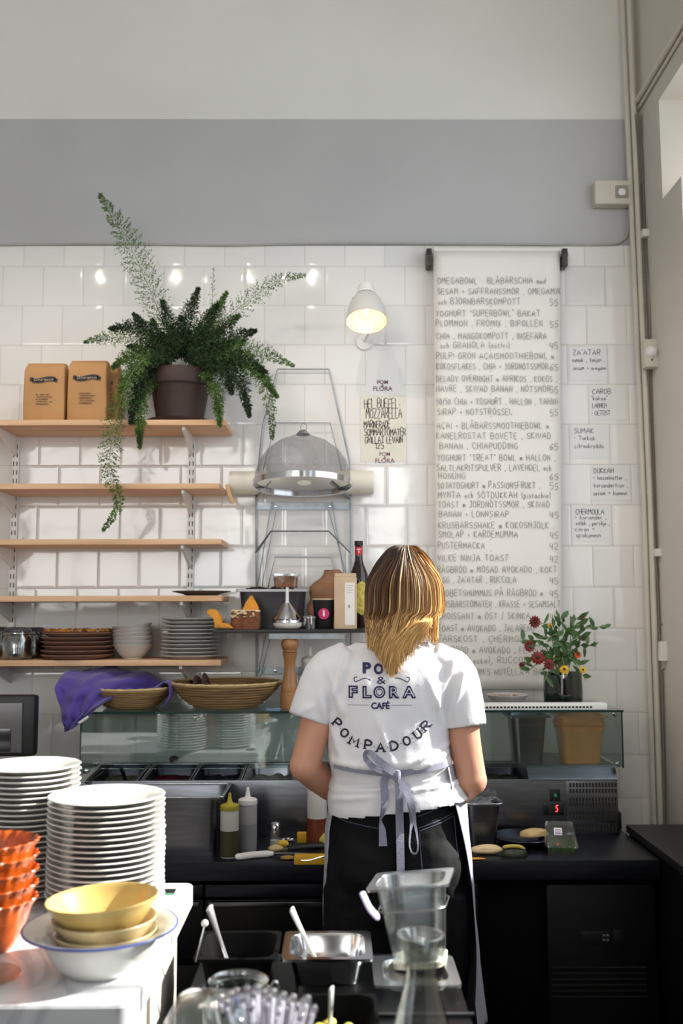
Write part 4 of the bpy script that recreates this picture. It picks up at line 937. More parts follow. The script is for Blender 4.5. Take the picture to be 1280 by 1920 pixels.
for tip, mid, hf, dk in (((304, 562), (318, 615), .027, 1), ((250, 588), (285, 630), .027, 1), ((372, 540), (352, 600), .030, 1), ((408, 570), (375, 620), .030, 1), ((425, 548), (390, 610), .028, 0), ((205, 616), (262, 618), .030, 1), ((450, 590), (400, 630), .034, 1), ((480, 620), (420, 640), .034, 1), ((438, 640), (400, 655), .034, 1),
     ((240, 650), (285, 655), .030, 1), ((468, 782), (440, 700), .030, 1), ((412, 800), (400, 720), .026, 0), ((245, 795), (262, 720), .032, 1), ((262, 840), (268, 740), .026, 0), ((500, 700), (440, 665), .032, 1), ((520, 745), (470, 690), .028, 0), ((340, 590), (338, 630), .030, 1), ((285, 600), (300, 640), .030, 1),
     ((395, 600), (370, 640), .034, 1), ((320, 610), (328, 640), .032, 1), ((225, 735), (255, 690), .030, 0), ((435, 740), (415, 690), .034, 1), ((275, 690), (300, 668), .030, 1), ((398, 690), (375, 668), .030, 1), ((255, 760), (272, 700), .03, 1), ((355, 622), (350, 645), .034, 1), ((300, 625), (315, 648), .034, 1), ((420, 615), (385, 645), .034, 1), ((460, 640), (410, 655), .032, 0), ((210, 690), (250, 665), .026, 0)):
    yy = 3.56-rf.uniform(.02, .12); b0 = at(336+(mid[0]-336)*.25, 672, 3.545); hang = tip[1] > 680; ym = 3.44 if hang else yy; yt = 3.405 if hang else yy-.02
    frond([b0, at(mid[0], mid[1], ym), at(tip[0], tip[1], yt)], hf*1.25, 5, dk, .0050, .0125, False, k, 8); k += 1

# ================================================================== galvanised wall rack with folding shelf brackets
t = thing('wall_rack', 'galvanised wire wall rack with nested trapezoid frames behind the mesh dome', 'rack', (0, YW, 0))
def rk(name, pts, r=.0026, y=3.655, flat=None, m=M_galv):
    bm = NB(); P_ = [at(p[0], p[1], p[2] if len(p) > 2 else y) - Vector((0, YW, 0)) for p in pts]
    if flat: ribbon(bm, P_, flat, (0, -1, 0), .003)
    else: tube(bm, P_, r, 8)
    return finish(name, bm, m, t)
rk('wire_frame', [(480, 920), (492, 800), (520, 692), (616, 692), (636, 780), (655, 865), (657, 930)], .0032)
rk('wire_frame', [(482, 928), (500, 855), (517, 793), (619, 793), (640, 880), (648, 928)], .0024, 3.635)
rk('wire_frame', [(486, 1180), (500, 1110), (516, 1044), (621, 1044), (634, 1110), (640, 1180)], .0026, 3.645)
rk('side_post', [(480, 926), (481, 1290)], .0036, 3.66); rk('side_post', [(657, 926), (658, 1290)], .0036, 3.66)
rk('screw_bar', [(480, 949), (656, 949)], flat=.026, y=3.665)
rk('screw_bar', [(482, 1257), (658, 1257)], flat=.026, y=3.665)
rk('cross_wire', [(510, 940), (482, 1102)], .0022, 3.64); rk('cross_wire', [(518, 956), (500, 1050), (482, 1150)], .0018, 3.65); rk('cross_wire', [(616, 956), (655, 1100)], .0022, 3.64); rk('cross_wire', [(622, 940), (640, 1050), (656, 1140)], .0018, 3.65)
rk('cross_wire', [(508, 1190), (487, 1275)], .0022, 3.64); rk('cross_wire', [(498, 1190), (484, 1262)], .0018, 3.65)
def flatbar(name, pts, wd=.016, th=.004):
    bm = NB()
    P_ = [at(*p)-Vector((0, YW, 0)) for p in pts]; tube(bm, P_, wd/2, 4, flat=.35); return finish(name, bm, M_galv, t)
flatbar('folding_bracket', [(480, 933, 3.66), (507, 903, 3.44)]); flatbar('folding_bracket', [(656, 934, 3.66), (620, 903, 3.44)])
flatbar('folding_bracket', [(480, 1036, 3.66), (508, 996, 3.60), (616, 996, 3.60), (656, 1036, 3.66)])
for p in ((517, 949), (619, 949), (516, 1258), (620, 1258)):
    bm = NB(); c = at(p[0], p[1], 3.662)-Vector((0, YW, 0)); lathe(bm, [(0, .004), (.004, .0035), (.006, 0)], 14, M=Matrix.Translation(c) @ Matrix.Rotation(PI/2, 4, 'X')); finish('screw', bm, M_chrome, t)
# mesh dome
YD = 3.415; c = at(567.5, 908, YD); t = thing('mesh_food_dome', 'wire mesh food dome with a bright metal rim resting on the wall rack brackets', 'food cover', c, rot=(R(-5), 0, 0))
m = bpy.data.materials.new('wire_mesh'); m.use_nodes = True; nt = m.node_tree; N = nt.nodes; b_ = N['Principled BSDF']; b_.inputs['Base Color'].default_value = C(130, 130, 136); b_.inputs['Metallic'].default_value = .6; b_.inputs['Roughness'].default_value = .45
tr = N.new('ShaderNodeBsdfTransparent'); mx = N.new('ShaderNodeMixShader'); tc = N.new('ShaderNodeTexCoord'); w1 = N.new('ShaderNodeTexWave'); w2 = N.new('ShaderNodeTexWave')
w1.bands_direction = 'X'; w2.bands_direction = 'Z'
for w_ in (w1, w2): w_.inputs['Scale'].default_value = 95; nt.links.new(tc.outputs['Object'], w_.inputs[0])
mm = N.new('ShaderNodeMath'); mm.operation = 'MAXIMUM'; nt.links.new(w1.outputs['Fac'], mm.inputs[0]); nt.links.new(w2.outputs['Fac'], mm.inputs[1])
mr = N.new('ShaderNodeMapRange'); mr.inputs[1].default_value = .45; mr.inputs[2].default_value = .8; mr.inputs[3].default_value = .08; mr.inputs[4].default_value = .52; nt.links.new(mm.outputs[0], mr.inputs[0])
nt.links.new(mr.outputs[0], mx.inputs[0]); nt.links.new(tr.outputs[0], mx.inputs[1]); nt.links.new(b_.outputs[0], mx.inputs[2]); nt.links.new(mx.outputs[0], N['Material Output'].inputs[0])
bm = NB(); lathe(bm, [(.168, .004), (.164, .04), (.150, .082), (.124, .120), (.085, .150), (.045, .167), (.022, .178), (.016, .186), (0, .189)], 64); finish('mesh', bm, m, t, 80)
bm = NB(); lathe(bm, [(.167, -.008), (.173, -.010), (.174, .010), (.168, .012), (.167, -.008)], 64); finish('rim', bm, M_chrome, t)
bm = NB(); lathe(bm, [(0, .193), (.012, .192), (.022, .180), (.024, .176)], 24); finish('cap', bm, M_galv, t)
bm = NB(); tube(bm, [Vector((.002+.011*math.cos(q), 0,     .204+.013*math.sin(q))) for q in [R(-70)+R(280)*k/20 for k in range(21)]], .0013, 6); finish('hanging_hook', bm, M_galv, t)
# roll of baking paper
a, b = at(430, 904, 3.60), at(700, 903, 3.60); bm = NB(); tube(bm, [Vector((a.x, 3.622, a.z)), Vector((b.x, 3.622, a.z))], .043, 32)
tag(finish('paper_roll', bm, mat('cream_paper', C(232, 226, 212), .7, var=.02)), 'thick cream roll of paper lying across the wall rack behind the mesh dome', 'paper roll')
a = at(430, 925, 3.56); bm = NB(); tube(bm, spline([a+Vector((-.008, 0, .03)), a+Vector((-.002, -.01, .005)), a+Vector((.006, -.006, -.02)), a+Vector((.014, 0, -.036))], 5), [.008]*15+[.004], 8); tag(finish('string_loop', bm, mat('straw_string', C(224, 184, 140), .8)), 'small frayed straw-coloured string at the left end of the paper roll', 'string')

# ------------------------------------------------------------------ black shelf of the rack
ZB = at(560, 1180, 3.37).z; XB0, XB1 = at(400, 1180, 3.40).x, at(724, 1180, 3.40).x
bm = NB(); box(bm, (XB0, 3.36, ZB-.012), (XB1, 3.645, ZB), .002); tag(finish('black_shelf', bm, M_black), 'thin black shelf on the wall rack crowded with cake, funnel, cup and bags', 'shelf')
bm = NB(); box(bm, (at(505, 1190, 3.40).x, 3.38, ZB-.032), (at(645, 1190, 3.40).x, 3.40, ZB-.012)); o = finish('under_shelf_bar', bm, M_galv); tag(o, 'pale metal bar fixed under the front of the black shelf', 'bar')
def onshelf(px, y): return Vector((at(px, 1180, y).x, y, ZB))
# storage box with rim, behind
p = onshelf(512, 3.568); t = thing('plastic_storage_box', 'smoky grey plastic box with a pale rim behind the cake and funnel', 'box', p)
def pan_thing(name, lab, cat, p, w, d, h, m, group=None, rotz=0, **kw):
    o = finish(name, pan_mesh(w, d, h, **kw), m, smooth=30); o.location = Vector(p)+Vector((0, 0, h)); o.rotation_euler = (0, 0, rotz); return tag(o, lab, cat, group)
bm = pan_mesh(.25, .125, .138, rim=.008); bm.transform(Matrix.Translation((0, 0, .138))); finish('box_body', bm, mat('smoky_plastic', C(62, 60, 64), .3, var=.15), t)
bm = NB(); loft(bm, [rrect(.258, .133, .014, .129), rrect(.258, .133, .014, .137), rrect(.236, .111, .01, .137), rrect(.236, .111, .01, .129), rrect(.258, .133, .014, .129)], False, False); finish('rim', bm, mat('pale_rim', C(196, 192, 196), .35), t)
bm = NB()
for k in range(70):
    ball(bm, Vector((rf.uniform(-.1, .07), rf.uniform(-.036, .036), .12+rf.uniform(0, .02))), rf.uniform(.006, .013), (1, 1, .7))
o = finish('dark_crumbs', bm, M_soil); o['kind'] = 'stuff'; o.location = p; tag(o, 'dark dried filling heaped in the smoky grey plastic box', 'food')
# clear punnet of brown crumbs on top of it
p2 = p+Vector((.045, 0, .142)); t = thing('crumb_punnet', 'clear plastic punnet of brown crumbs on top of the grey box', 'punnet', p2)
bm = pan_mesh(.10, .10, .05, rim=.004, taper=.006, r=.012); bm.transform(Matrix.Translation((0, 0, .05))); finish('punnet', bm, G_clear, t)
bm = NB(); loft(bm, [rrect(.078, .078, .012, .003), rrect(.082, .082, .014, .02), rrect(.084, .084, .014, .036), rrect(.06, .06, .014, .042)]); finish('crumbs', bm, mat('brown_crumbs', C(178, 122, 88), .9, var=.3, vs=120, bump=.8, bs=200), t)
# crumpled brown bag
p = onshelf(618, 3.56); bm = NB(); rings = []
for i in range(15):
    f = i/14; r_ = []
    for k in range(26):
        q = 2*PI*k/26; rr = (.055+.018*math.sin(f*3.1))*(1-.55*max(0, f-.6)/.4); v = Vector((math.cos(q)*rr+.028*max(0, f-.45), math.sin(q)*rr*.55, f*.205)); nn = noise.noise(v*16)*.022+noise.noise(v*45)*.008
        r_.append(v+Vector((math.cos(q)*nn-.006, math.sin(q)*nn*.6, nn*.6 if f > .8 else 0)))
    rings.append(r_)
loft(bm, rings); o = finish('crumpled_paper_bag', bm, mat('brown_bag', C(152, 108, 80), .8, var=.12, vs=14, bump=.5, bs=30), smooth=50); o.location = p; tag(o, 'crumpled brown bag leaning behind the flat kraft paper bag', 'bag')
# flat kraft bag with label
p = onshelf(647.5, 3.41); a = at(669, 1075, 3.41); t = thing('labelled_paper_bag', 'pale kraft paper bag with a white label at the right of the black shelf', 'bag', p); Hh = a.z-ZB
bm = NB(); box(bm, (-.0385, -.02, 0), (.0385, .02, Hh*.93), .004); finish('bag', bm, M_kraft2, t)
bm = NB(); box(bm, (-.037, -.012, Hh*.93), (.037, -.002, Hh), .002); finish('folded_top', bm, M_kraft2, t)
bm = NB(); box(bm, (-.002, -.0208, .014), (.031, -.0198, Hh*.83)); finish('label', bm, M_paper, t)
bm = NB(); write(bm, 's', (.010, -.0212, Hh*.38), (1, 0, 0), (0, 0, 1), (0, -1, 0), .018, None, .0022)
for k in range(4): ribbon(bm, [Vector((.003+.003*(k % 2), -.0212, Hh*.78-.008*k)), Vector((.026-.004*(k % 2), -.0212, Hh*.78-.008*k))], .0007, (0, -1, 0), .0003)
finish('label_print', bm, M_ink, t, 0)
# bottle
def bottle_dark():
    p = onshelf(673, 3.535); t = thing('brown_bottle', 'dark brown glass bottle with a red neck band and yellow label', 'bottle', p)
    bm = NB(); lathe(bm, [(0, .002), (.032, .002), (.036, .008), (.036, .165), (.033, .19), (.020, .222), (.0145, .240), (.0135, .262), (.0135, .292), (.015, .296), (.015, .306), (0, .306)], 36); finish('glass', bm, mat('dark_brown_glass', C(42, 26, 22), .1, coat=.5), t, 50)
    bm = NB(); lathe(bm, [(.0142, .258), (.0142, .286)], 32); finish('neck_band', bm, mat('red_foil', C(196, 36, 46), .4), t)
    bm = NB(); ribbon(bm, [Vector((-.008, -.0150, .278)), Vector((.008, -.0150, .278))], .0025, (0, -1, 0)); ribbon(bm, [Vector((0, -.0150, .278)), Vector((0, -.0150, .265))], .003, (0, -1, 0)); finish('band_print', bm, M_paper, t, 0)
    bm = NB(); n = 17; lathe(bm, [(.0155, .292), (.0155, .308), (0, .3085)], 24); finish('cap', bm, M_black, t)
    bm = NB(); cols = []
    for k in range(n):
        q = R(-60+150*k/(n-1)); f = 1-abs((k-8)/8); cols.append([Vector((.0366*math.sin(q), -.0366*math.cos(q), .045+.03*(1-f))), Vector((.0366*math.sin(q), -.0366*math.cos(q), .135+.03*f))])
    loft(bm, cols, closed=False); finish('label', bm, mat('yellow_label', C(214, 196, 92), .6, var=.3, vs=60), t, 0)
bottle_dark()
# black cup with pink emblem
p = onshelf(607, 3.43); t = thing('black_paper_cup', 'black takeaway cup with a round pink emblem beside the kraft bag', 'cup', p)
bm = NB(); lathe(bm, [(0, .002), (.030, .002), (.0315, .004), (.0385, .098), (.0395, .100), (.0375, .102), (.0365, .098), (.030, .006), (0, .006)], 40); finish('cup_wall', bm, M_black, t)
bm = NB(); lathe(bm, [(.0372, .0985), (.0400, .0985), (.0402, .1025), (.0378, .1035), (.0372, .0985)], 40); finish('rim', bm, M_kraft2, t)
def disc_on(r0, z0, rr, m, name, ri=0, par=None, n=28):
    bm = NB(); v0 = [];
    A = [Vector((rr*math.cos(2*PI*k/n), 0, z0+rr*math.sin(2*PI*k/n))) for k in range(n)]; Bv = [Vector((ri*math.cos(2*PI*k/n), 0, z0+ri*math.sin(2*PI*k/n))) for k in range(n)]
    for L_ in (A, Bv):
        for v in L_: v.y = -math.sqrt(max(0, r0*r0-v.x*v.x))
    va = [bm.verts.new(v) for v in A]; vb = [bm.verts.new(v) for v in Bv] if ri else None
    for k in range(n):
        j = (k+1) % n
        if ri: bm.faces.new((va[k], va[j], vb[j], vb[k]))
    if not ri: bm.faces.new(va)
    return finish(name, bm, m, par, 0)
M_pink = mat('pink_print', C(206, 40, 110), .6)
disc_on(.0378, .052, .0185, M_pink, 'emblem', .012, t); disc_on(.0382, .052, .0115, M_pink, 'emblem_centre', 0, t)
bm = NB(); box(bm, (-.003, -.0392, .043), (.003, -.0385, .058)); box(bm, (-.004, -.0392, .0595), (.004, -.0385, .063)); finish('emblem_figure', bm, M_paper, t, 0)
# steel dredger cup
p = onshelf(581, 3.41); bm = NB(); lathe(bm, [(0, .001), (.0225, .001), (.0235, .003), (.0235, .034), (.0248, .036), (.0248, .042), (.0228, .044), (.0225, .006), (0, .006)], 32); o = finish('steel_cup', bm, M_chrome); o.location = p; tag(o, 'small shiny steel cup between the funnel and the black paper cup', 'cup')
# upside-down funnel standing in a cream dish
p = onshelf(538, 3.42); t = thing('steel_funnel', 'steel funnel standing upside down with its pale spout pointing up', 'funnel', p)
bm = NB(); lathe(bm, [(.049, .030), (.050, .034), (.032, .062), (.013, .086), (.011, .090)], 40); lathe(bm, [(.049, .030), (.050, .022)], 40); finish('cone', bm, M_chrome, t)
bm = NB(); lathe(bm, [(.010, .088), (.0062, .092), (.0052, .140), (.0035, .142), (.0035, .09)], 20); finish('spout', bm, M_white, t)
bm = NB(); lathe(bm, [(0, .001), (.034, .001), (.044, .006), (.050, .017), (.0505, .026), (.047, .027), (.043, .012), (0, .006)], 40); o = finish('cream_dish', bm, M_whitep); o.location = p+Vector((.003, -.001, 0)); o.scale = (1, 1, .8); tag(o, 'small cream dish under the steel funnel', 'dish')
# nut crusted cake
p = onshelf(461, 3.43); t = thing('nut_topped_cake', 'brown loaf cake with chopped nuts on top, on the black shelf', 'cake', p)
bm = NB(); loft(bm, [[Vector((v.x+.0015*noise.noise(v*60), v.y, v.z)) for v in rrect(.098*s_, .07, .014, z, 4)] for z, s_ in ((0, .95), (.01, 1), (.04, 1.02), (.055, .98), (.062, .86))]); finish('crumb_body', bm, mat('brown_cake', C(126, 78, 50), .9, var=.25, vs=60, bump=.7, bs=120), t)
bm = NB()
for k in range(190):
    x, y = rf.uniform(-.047, .047), rf.uniform(-.041, .03); zz = .062 if y > -.032 else .062-rf.random()*.022
    q = NB(); bmesh.ops.create_icosphere(q, subdivisions=1, radius=rf.uniform(.0035, .006)); join(bm, q, Matrix.Translation((x, y, zz)) @ Matrix.Rotation(rf.uniform(0, 3), 4, 'X') @ Matrix.Diagonal((1.3, .8, .6, 1)))
o = finish('chopped_nuts', bm, mat('chopped_nuts', C(232, 206, 160), .7, var=.2, vs=90), t); o['kind'] = 'stuff'
def wedge(name, lab, pts, th, m, cat):
    bm = NB(); A = [at(x, y, Y) for x, y, Y in pts]; loft(bm, [A, [v+Vector((.003, th, 0)) for v in A]]); bmesh.ops.bevel(bm, geom=bm.edges[:], offset=.0035, segments=2, affect='EDGES'); return tag(finish(name, bm, m), lab, cat, 'orange squash pieces by the cake')
M_sq = mat('orange_squash', C(226, 150, 30), .5, var=.12, vs=20)
zc_ = 1141
wedge('squash_wedge', 'upright orange squash wedge standing on top of the nut topped cake', [(450, 1150, 3.44), (486, 1150, 3.44), (482, 1135, 3.44), (470, 1115, 3.44), (460, 1130, 3.44)], .016, M_sq, 'food')
wedge('squash_wedge', 'orange squash piece at the far left end of the black shelf', [(401, 1178, 3.40), (402, 1160, 3.40), (386, 1150, 3.40), (390, 1142, 3.40), (404, 1143, 3.40), (414, 1158, 3.40), (418, 1178, 3.40)], .02, M_sq, 'food')
wedge('squash_wedge', 'flat orange squash peel lying left of the cake on the black shelf', [(412, 1178, 3.39), (408, 1169, 3.39), (424, 1168, 3.39), (438, 1178, 3.39)], .03, M_sq, 'food')

# ================================================================== crockery on the shelves
def plate_mesh(r, h, t=.003, rim=.28):
    bm = NB(); ri = r*(1-rim)
    lathe(bm, [(0, .0015), (ri*.72, .0015), (ri*.74, 0), (ri*.80, 0), (ri*.84, .0022), (ri, h*.45), (r-.003, h-.002), (r, h), (r-.002, h+.0015), (ri, h*.45+t+.001), (ri*.86, .0022+t), (0, .0018+t)], 56); return bm
def bowl_mesh(r, h, foot=.45, t=.003, pw=.7, n=56):
    rf_ = r*foot; prof = [(0, .003), (rf_*.85, .003), (rf_*.9, 0), (rf_, 0), (rf_, .004)]
    for i in range(1, 11): f = i/10; prof.append((rf_+(r-rf_)*f**pw, .004+(h-.004)*f))
    prof.append((r-t*.3, h+t*.4)); prof.append((r-t, h))
    for i in range(9, 0, -1): f = i/10; prof.append((rf_+(r-rf_)*f**pw-t*1.05, .004+(h-.004)*f+t*.35))
    prof.append((rf_*.7, .004+t*.8)); prof.append((0, .003+t)); bm = NB(); lathe(bm, prof, n); return bm
def stack(name, mesh_fn, m, base, n, dz, labf, cat, group, jit=.001, tilt=None, parts=None, seed=1):
    r = random.Random(seed); first = None; z = 0
    for i in range(n):
        L_ = Vector(base)+Vector((r.uniform(-jit, jit), r.uniform(-jit, jit), i*dz)); ro = tilt(i) if tilt else (0, 0, r.uniform(0, 6))
        if tilt: L_.x += 0
        if first is None:
            first = finish(name, mesh_fn(), m, smooth=40)
            if parts: parts(first)
            o = first
        else: o = dup(first)
        o.location = L_; o.rotation_euler = ro; tag(o, labf(n-1-i, n), cat, group)
    return first
ORD = ['top', 'second', 'third', 'fourth', 'fifth', 'sixth', 'seventh', 'eighth', 'ninth', 'tenth', 'eleventh', 'twelfth', 'thirteenth', 'fourteenth', 'fifteenth', 'sixteenth', 'seventeenth', 'eighteenth', 'nineteenth', 'twentieth', 'twenty-first', 'twenty-second', 'twenty-third', 'twenty-fourth']
def ordl(k, n):
    if k == 0: return 'topmost'
    if k == n-1: return 'bottom'
    return ORD[k]+' from the top'
Z5 = SHZ[4]
def sx5(px, y=3.54): return Vector((at(px, 1238, y).x, y, Z5))
stack('grey_plate', lambda: plate_mesh(.104, .013, .0022, .2), mat('grey_glazed_plate', C(200, 195, 193), .35, var=.05), sx5(357, 3.53), 11, .0128, lambda k, n: f'pale grey plate on the lowest shelf, {ordl(k, n)} in its stack', 'plate', 'grey plates on the lowest shelf', seed=2)
o = bpy.data.objects
stack('grey_bowl', lambda: bowl_mesh(.070, .050, .5, .0026, .72), M_porcg, sx5(249, 3.545), 6, .0135, lambda k, n: f'pale grey bowl in the leaning stack on the lowest shelf, {ordl(k, n)}', 'bowl', 'pale grey bowls on the lowest shelf', tilt=lambda i: (0, R(-1.3*i), 0), seed=3)
stack('brown_plate', lambda: plate_mesh(.126, .016, .005, .12), M_brown, sx5(146, 3.54), 6, .0150, lambda k, n: f'reddish brown plate on the lowest shelf, {ordl(k, n)} in its stack', 'plate', 'terracotta plates on the lowest shelf', jit=.003, seed=4)
bm = NB()
for k in range(130):
    q = R(360*rf.random()); x, y = .112*math.cos(q)*rf.uniform(.9, 1.05), .112*math.sin(q)*rf.uniform(.9, 1.05); g = NB(); bmesh.ops.create_icosphere(g, subdivisions=1, radius=rf.uniform(.004, .007)); join(bm, g, Matrix.Translation((x, y, .098+.003*rf.random())))
o = finish('dried_citrus_garland', bm, mat('amber_beads', C(178, 116, 42), .6, var=.4, vs=60)); o.location = sx5(146, 3.54); o['kind'] = 'stuff'; tag(o, 'amber brown bits ringed on the topmost terracotta plate', 'food')
def storage_jar(px, y, lab, s=1.0):
    t = thing('preserving_jar', lab, 'jar', sx5(px, y), 'glass jars on the lowest shelf')
    bm = NB(); lathe(bm, [(0, .002), (.046*s, .002), (.050*s, .008), (.050*s, .072*s), (.042*s, .084*s), (.042*s, .092*s), (.046*s, .094*s), (.040*s, .096*s), (.040*s, .084*s), (.047*s, .07*s), (.047*s, .01), (0, .006)], 40); finish('glass', bm, G_jar, t, 50)
    bm = NB(); lathe(bm, [(0, .112*s), (.03*s, .112*s), (.043*s, .106*s), (.047*s, .098*s), (.044*s, .097*s), (0, .099*s)], 40); finish('lid', bm, mat('smoky_lid', C(74, 74, 78), .2, coat=.4), t, 50)
    bm = NB(); lathe(bm, [(0, .007), (.044*s, .007), (.045*s, .05*s), (0, .056*s)], 30); finish('dark_contents', bm, mat('dark_seeds', C(50, 44, 42), .7, var=.4, vs=90, bump=.6, bs=150), t)
    bm = NB(); tube(bm, [Vector((.0485*s*math.cos(2*PI*k/30), .0485*s*math.sin(2*PI*k/30), .089*s)) for k in range(31)], .0014, 6); tube(bm, [(.03, -.045*s, .10*s), (.032, -.054*s, .08*s), (.03, -.050*s, .06*s)], .0016, 6); finish('clip_wire', bm, M_chrome, t)
storage_jar(32, 3.50, 'glass clip jar of dark seeds in front at the left end of the lowest shelf'); storage_jar(-6, 3.58, 'glass clip jar cut by the left photo edge on the lowest shelf'); storage_jar(62, 3.61, 'darker glass clip jar standing behind the front one on the lowest shelf', .98)
o = finish('shallow_plate', plate_mesh(.104, .016, .003, .35), M_plated, smooth=40); o.location = Vector((at(378, 1112, 3.545).x, 3.545, SHZ[3])); tag(o, 'single shallow dark plate on the fourth birch shelf', 'plate')

def rim_ring(par, w_, d_, z, r=.0022, m=None):
    bm = NB(); P_ = rrect(w_, d_, .014, z, 5); P_.append(P_[0]); tube(bm, P_, r, 6, cap=False); finish('rim', bm, m or M_chrome, par, 60)
# ================================================================== back work counter
ZCT = .86; YCF = 3.0
xcr = at(1237, 1615, YCF).x
t = thing('refrigerated_counter', 'long dark stainless steel refrigerated worktop counter behind which the woman stands', 'counter', (0, 3.28, 0))
t['label'] = 'long dark stainless steel refrigerated counter along the tiled wall, woman leaning on it'
def cb(name, lo, hi, m, bev=.0015, par=None, kind=None):
    bm = NB(); box(bm, [lo[i]-t.location[i] for i in range(3)], [hi[i]-t.location[i] for i in range(3)], bev); return finish(name, bm, m, par or t, 30)
XCL = -1.55
cb('worktop', (XCL, YCF, ZCT-.056), (xcr, YW-.02, ZCT), M_steeld, .003)
cb('carcass', (XCL+.01, YCF+.06, .12), (xcr-.012, YW-.03, ZCT-.056), M_blackm)
x1, x2 = at(1026, 1700, YCF+.03).x, at(1228, 1700, YCF+.03).x; z1 = at(1100, 1660, YCF+.03).z
pnl = cb('compressor_panel', (x1, YCF+.035, .13), (x2, YCF+.06, z1), M_fridge, .002)
a, b = at(1090, 1770, YCF+.03), at(1143, 1746, YCF+.03); cb('control_display', (a.x, YCF+.029, a.z), (b.x, YCF+.035, b.z), M_black, .001)
for px in (1132, 1139):
    for py in (1754, 1763):
        q = at(px, py, YCF+.025); cb('control_button', (q.x-.0035, YCF+.026, q.z-.003), (q.x+.0035, YCF+.029, q.z+.003), mat('grey_button', C(110, 108, 104), .6), 0)
a, b = at(1149, 1770, YCF+.03), at(1168, 1744, YCF+.03); cb('power_switch', (a.x, YCF+.027, a.z), (b.x, YCF+.035, b.z), M_black, .001)
bm = NB()
for k in range(6):
    z = at(1100, 1815+k*11, YCF+.03).z; box(bm, (x1+.01, YCF+.0335-3.28, z-.0025), (x2-.03, YCF+.0352-3.28, z+.0025))
finish('vent_slats', bm, M_slot, t, 0)
# drawers left of and behind the woman
for k, (pa, pb_, nm) in enumerate(((384, 618, 0), (150, 380, 0), (700, 896, 0))):
    xa, xb = at(pa, 1700, YCF+.03).x, at(pb_, 1700, YCF+.03).x
    dzs = ((at(500, 1688, YCF).z, at(500, 1664, YCF).z), (at(500, 1712, YCF).z-.14, at(500, 1694, YCF).z), (.16, at(500, 1712, YCF).z-.16))
    cb('door_rail', (xa, YCF+.03, dzs[0][0]), (xb, YCF+.06, dzs[0][1]), M_steeld, .002)
    d = cb('drawer', (xa, YCF+.04, dzs[1][0]), (xb, YCF+.06, dzs[1][1]), M_fridge, .002)
    bm = NB(); box(bm, (xa+.01, YCF+.028-3.28, dzs[1][1]-.018), (xb-.01, YCF+.04-3.28, dzs[1][1]-.004), .002); finish('drawer_handle', bm, M_steel, d)
    cb('drawer', (xa, YCF+.04, dzs[2][0]), (xb, YCF+.06, dzs[2][1]), M_fridge, .002)
for x in (XCL+.05, xcr-.07):
    for y in (YCF+.08, YW-.09): cb('leg', (x-.02, y-.02, 0), (x+.02, y+.02, .125), M_steeld, .002)

# ================================================================== topping unit with glass display
YU = 3.32; xul, xur = at(153, 1400, 3.305).x, at(1157, 1500, YU).x
t = thing('topping_unit', 'stainless countertop topping cooler with glass display box on the counter', 'cooler', (0, 3.48, ZCT))
zub = at(1100, 1566, YU).z; zut = at(1100, 1461, YU).z; zst = at(1100, 1437, 3.32).z
def ub(name, lo, hi, m, bev=.002, par=None, off=None):
    bm = NB(); L0 = t.location; box(bm, [lo[i]-L0[i] for i in range(3)], [hi[i]-L0[i] for i in range(3)], bev); return finish(name, bm, m, par or t, 30)
ub('front_panel', (xul+.03, YU, zub), (xur, YU+.012, zut), M_steel)
ub('side_panel', (xur-.012, YU, zub), (xur+.002, 3.64, zut), M_steeld); ub('side_panel', (xul+.02, YU, zub), (xul+.03, 3.64, zut), M_steeld)
ub('well_floor', (xul+.03, YU+.012, zub), (xur-.012, 3.64, zub+.012), M_black); ub('rear_rail', (xul+.03, 3.585, zut-.02), (xur-.012, 3.64, zut+.012), M_steeld)
ub('base_rail', (xul+.03, YU+.012, ZCT+.012), (xur, 3.60, zub), M_blackm, .001)
xs = at(990, 1450, YU).x
bm = NB(); L0 = t.location
pr = [(YU-.004, zut), (YU+.03, zst), (3.63, zst), (3.63, zut-.002), (YU-.004, zut-.002)]
loft(bm, [[Vector((xs, y, z))-L0 for y, z in pr], [Vector((xur+.002, y, z))-L0 for y, z in pr]]); finish('compressor_cover', bm, M_steel, t, 20)
for x in (xul+.06, xur-.06):
    for y in (YU+.05, 3.56): ub('foot', (x-.018, y-.018, ZCT), (x+.018, y+.018, ZCT+.013), M_black, .001)
# vent grille
g = ub('vent_panel', (at(1062, 1500, YU).x, YU-.002, at(1100, 1562, YU).z), (at(1158, 1500, YU).x, YU, at(1100, 1464, YU).z), M_steel, .0005)
bm = NB(); ys = [1472, 1483, 1499, 1508, 1524, 1533, 1548, 1556]
for py in ys:
    for k in range(15):
        q = at(1069+k*6.05, py, YU-.003); box(bm, (q.x-.0032-L0.x, YU-.0034-L0.y, q.z-.0065-L0.z), (q.x+.0032-L0.x, YU-.0022-L0.y, q.z+.0065-L0.z))
finish('vent_slots', bm, M_slot, g, 0)
a, b = at(1031, 1502, YU), at(1049, 1479, YU); sw = ub('power_switch', (a.x, YU-.006, a.z), (b.x, YU, b.z), M_black, .001)
q = at(1041, 1491, YU-.006); ub('indicator_light', (q.x-.004, YU-.0075, q.z-.005), (q.x+.004, YU-.006, q.z+.005), mat('green_indicator', C(20, 90, 60), .4, emit=C(10, 120, 70), es=.5), 0, sw)
a, b = at(1019, 1528, YU), at(1056, 1506, YU); dc = ub('temperature_controller', (a.x, YU-.004, a.z), (b.x, YU, b.z), M_steeld, .001)
a, b = at(1028, 1526, YU), at(1055, 1508, YU); ub('display_window', (a.x, YU-.0055, a.z), (b.x, YU-.004, b.z), M_black, .0005, dc)
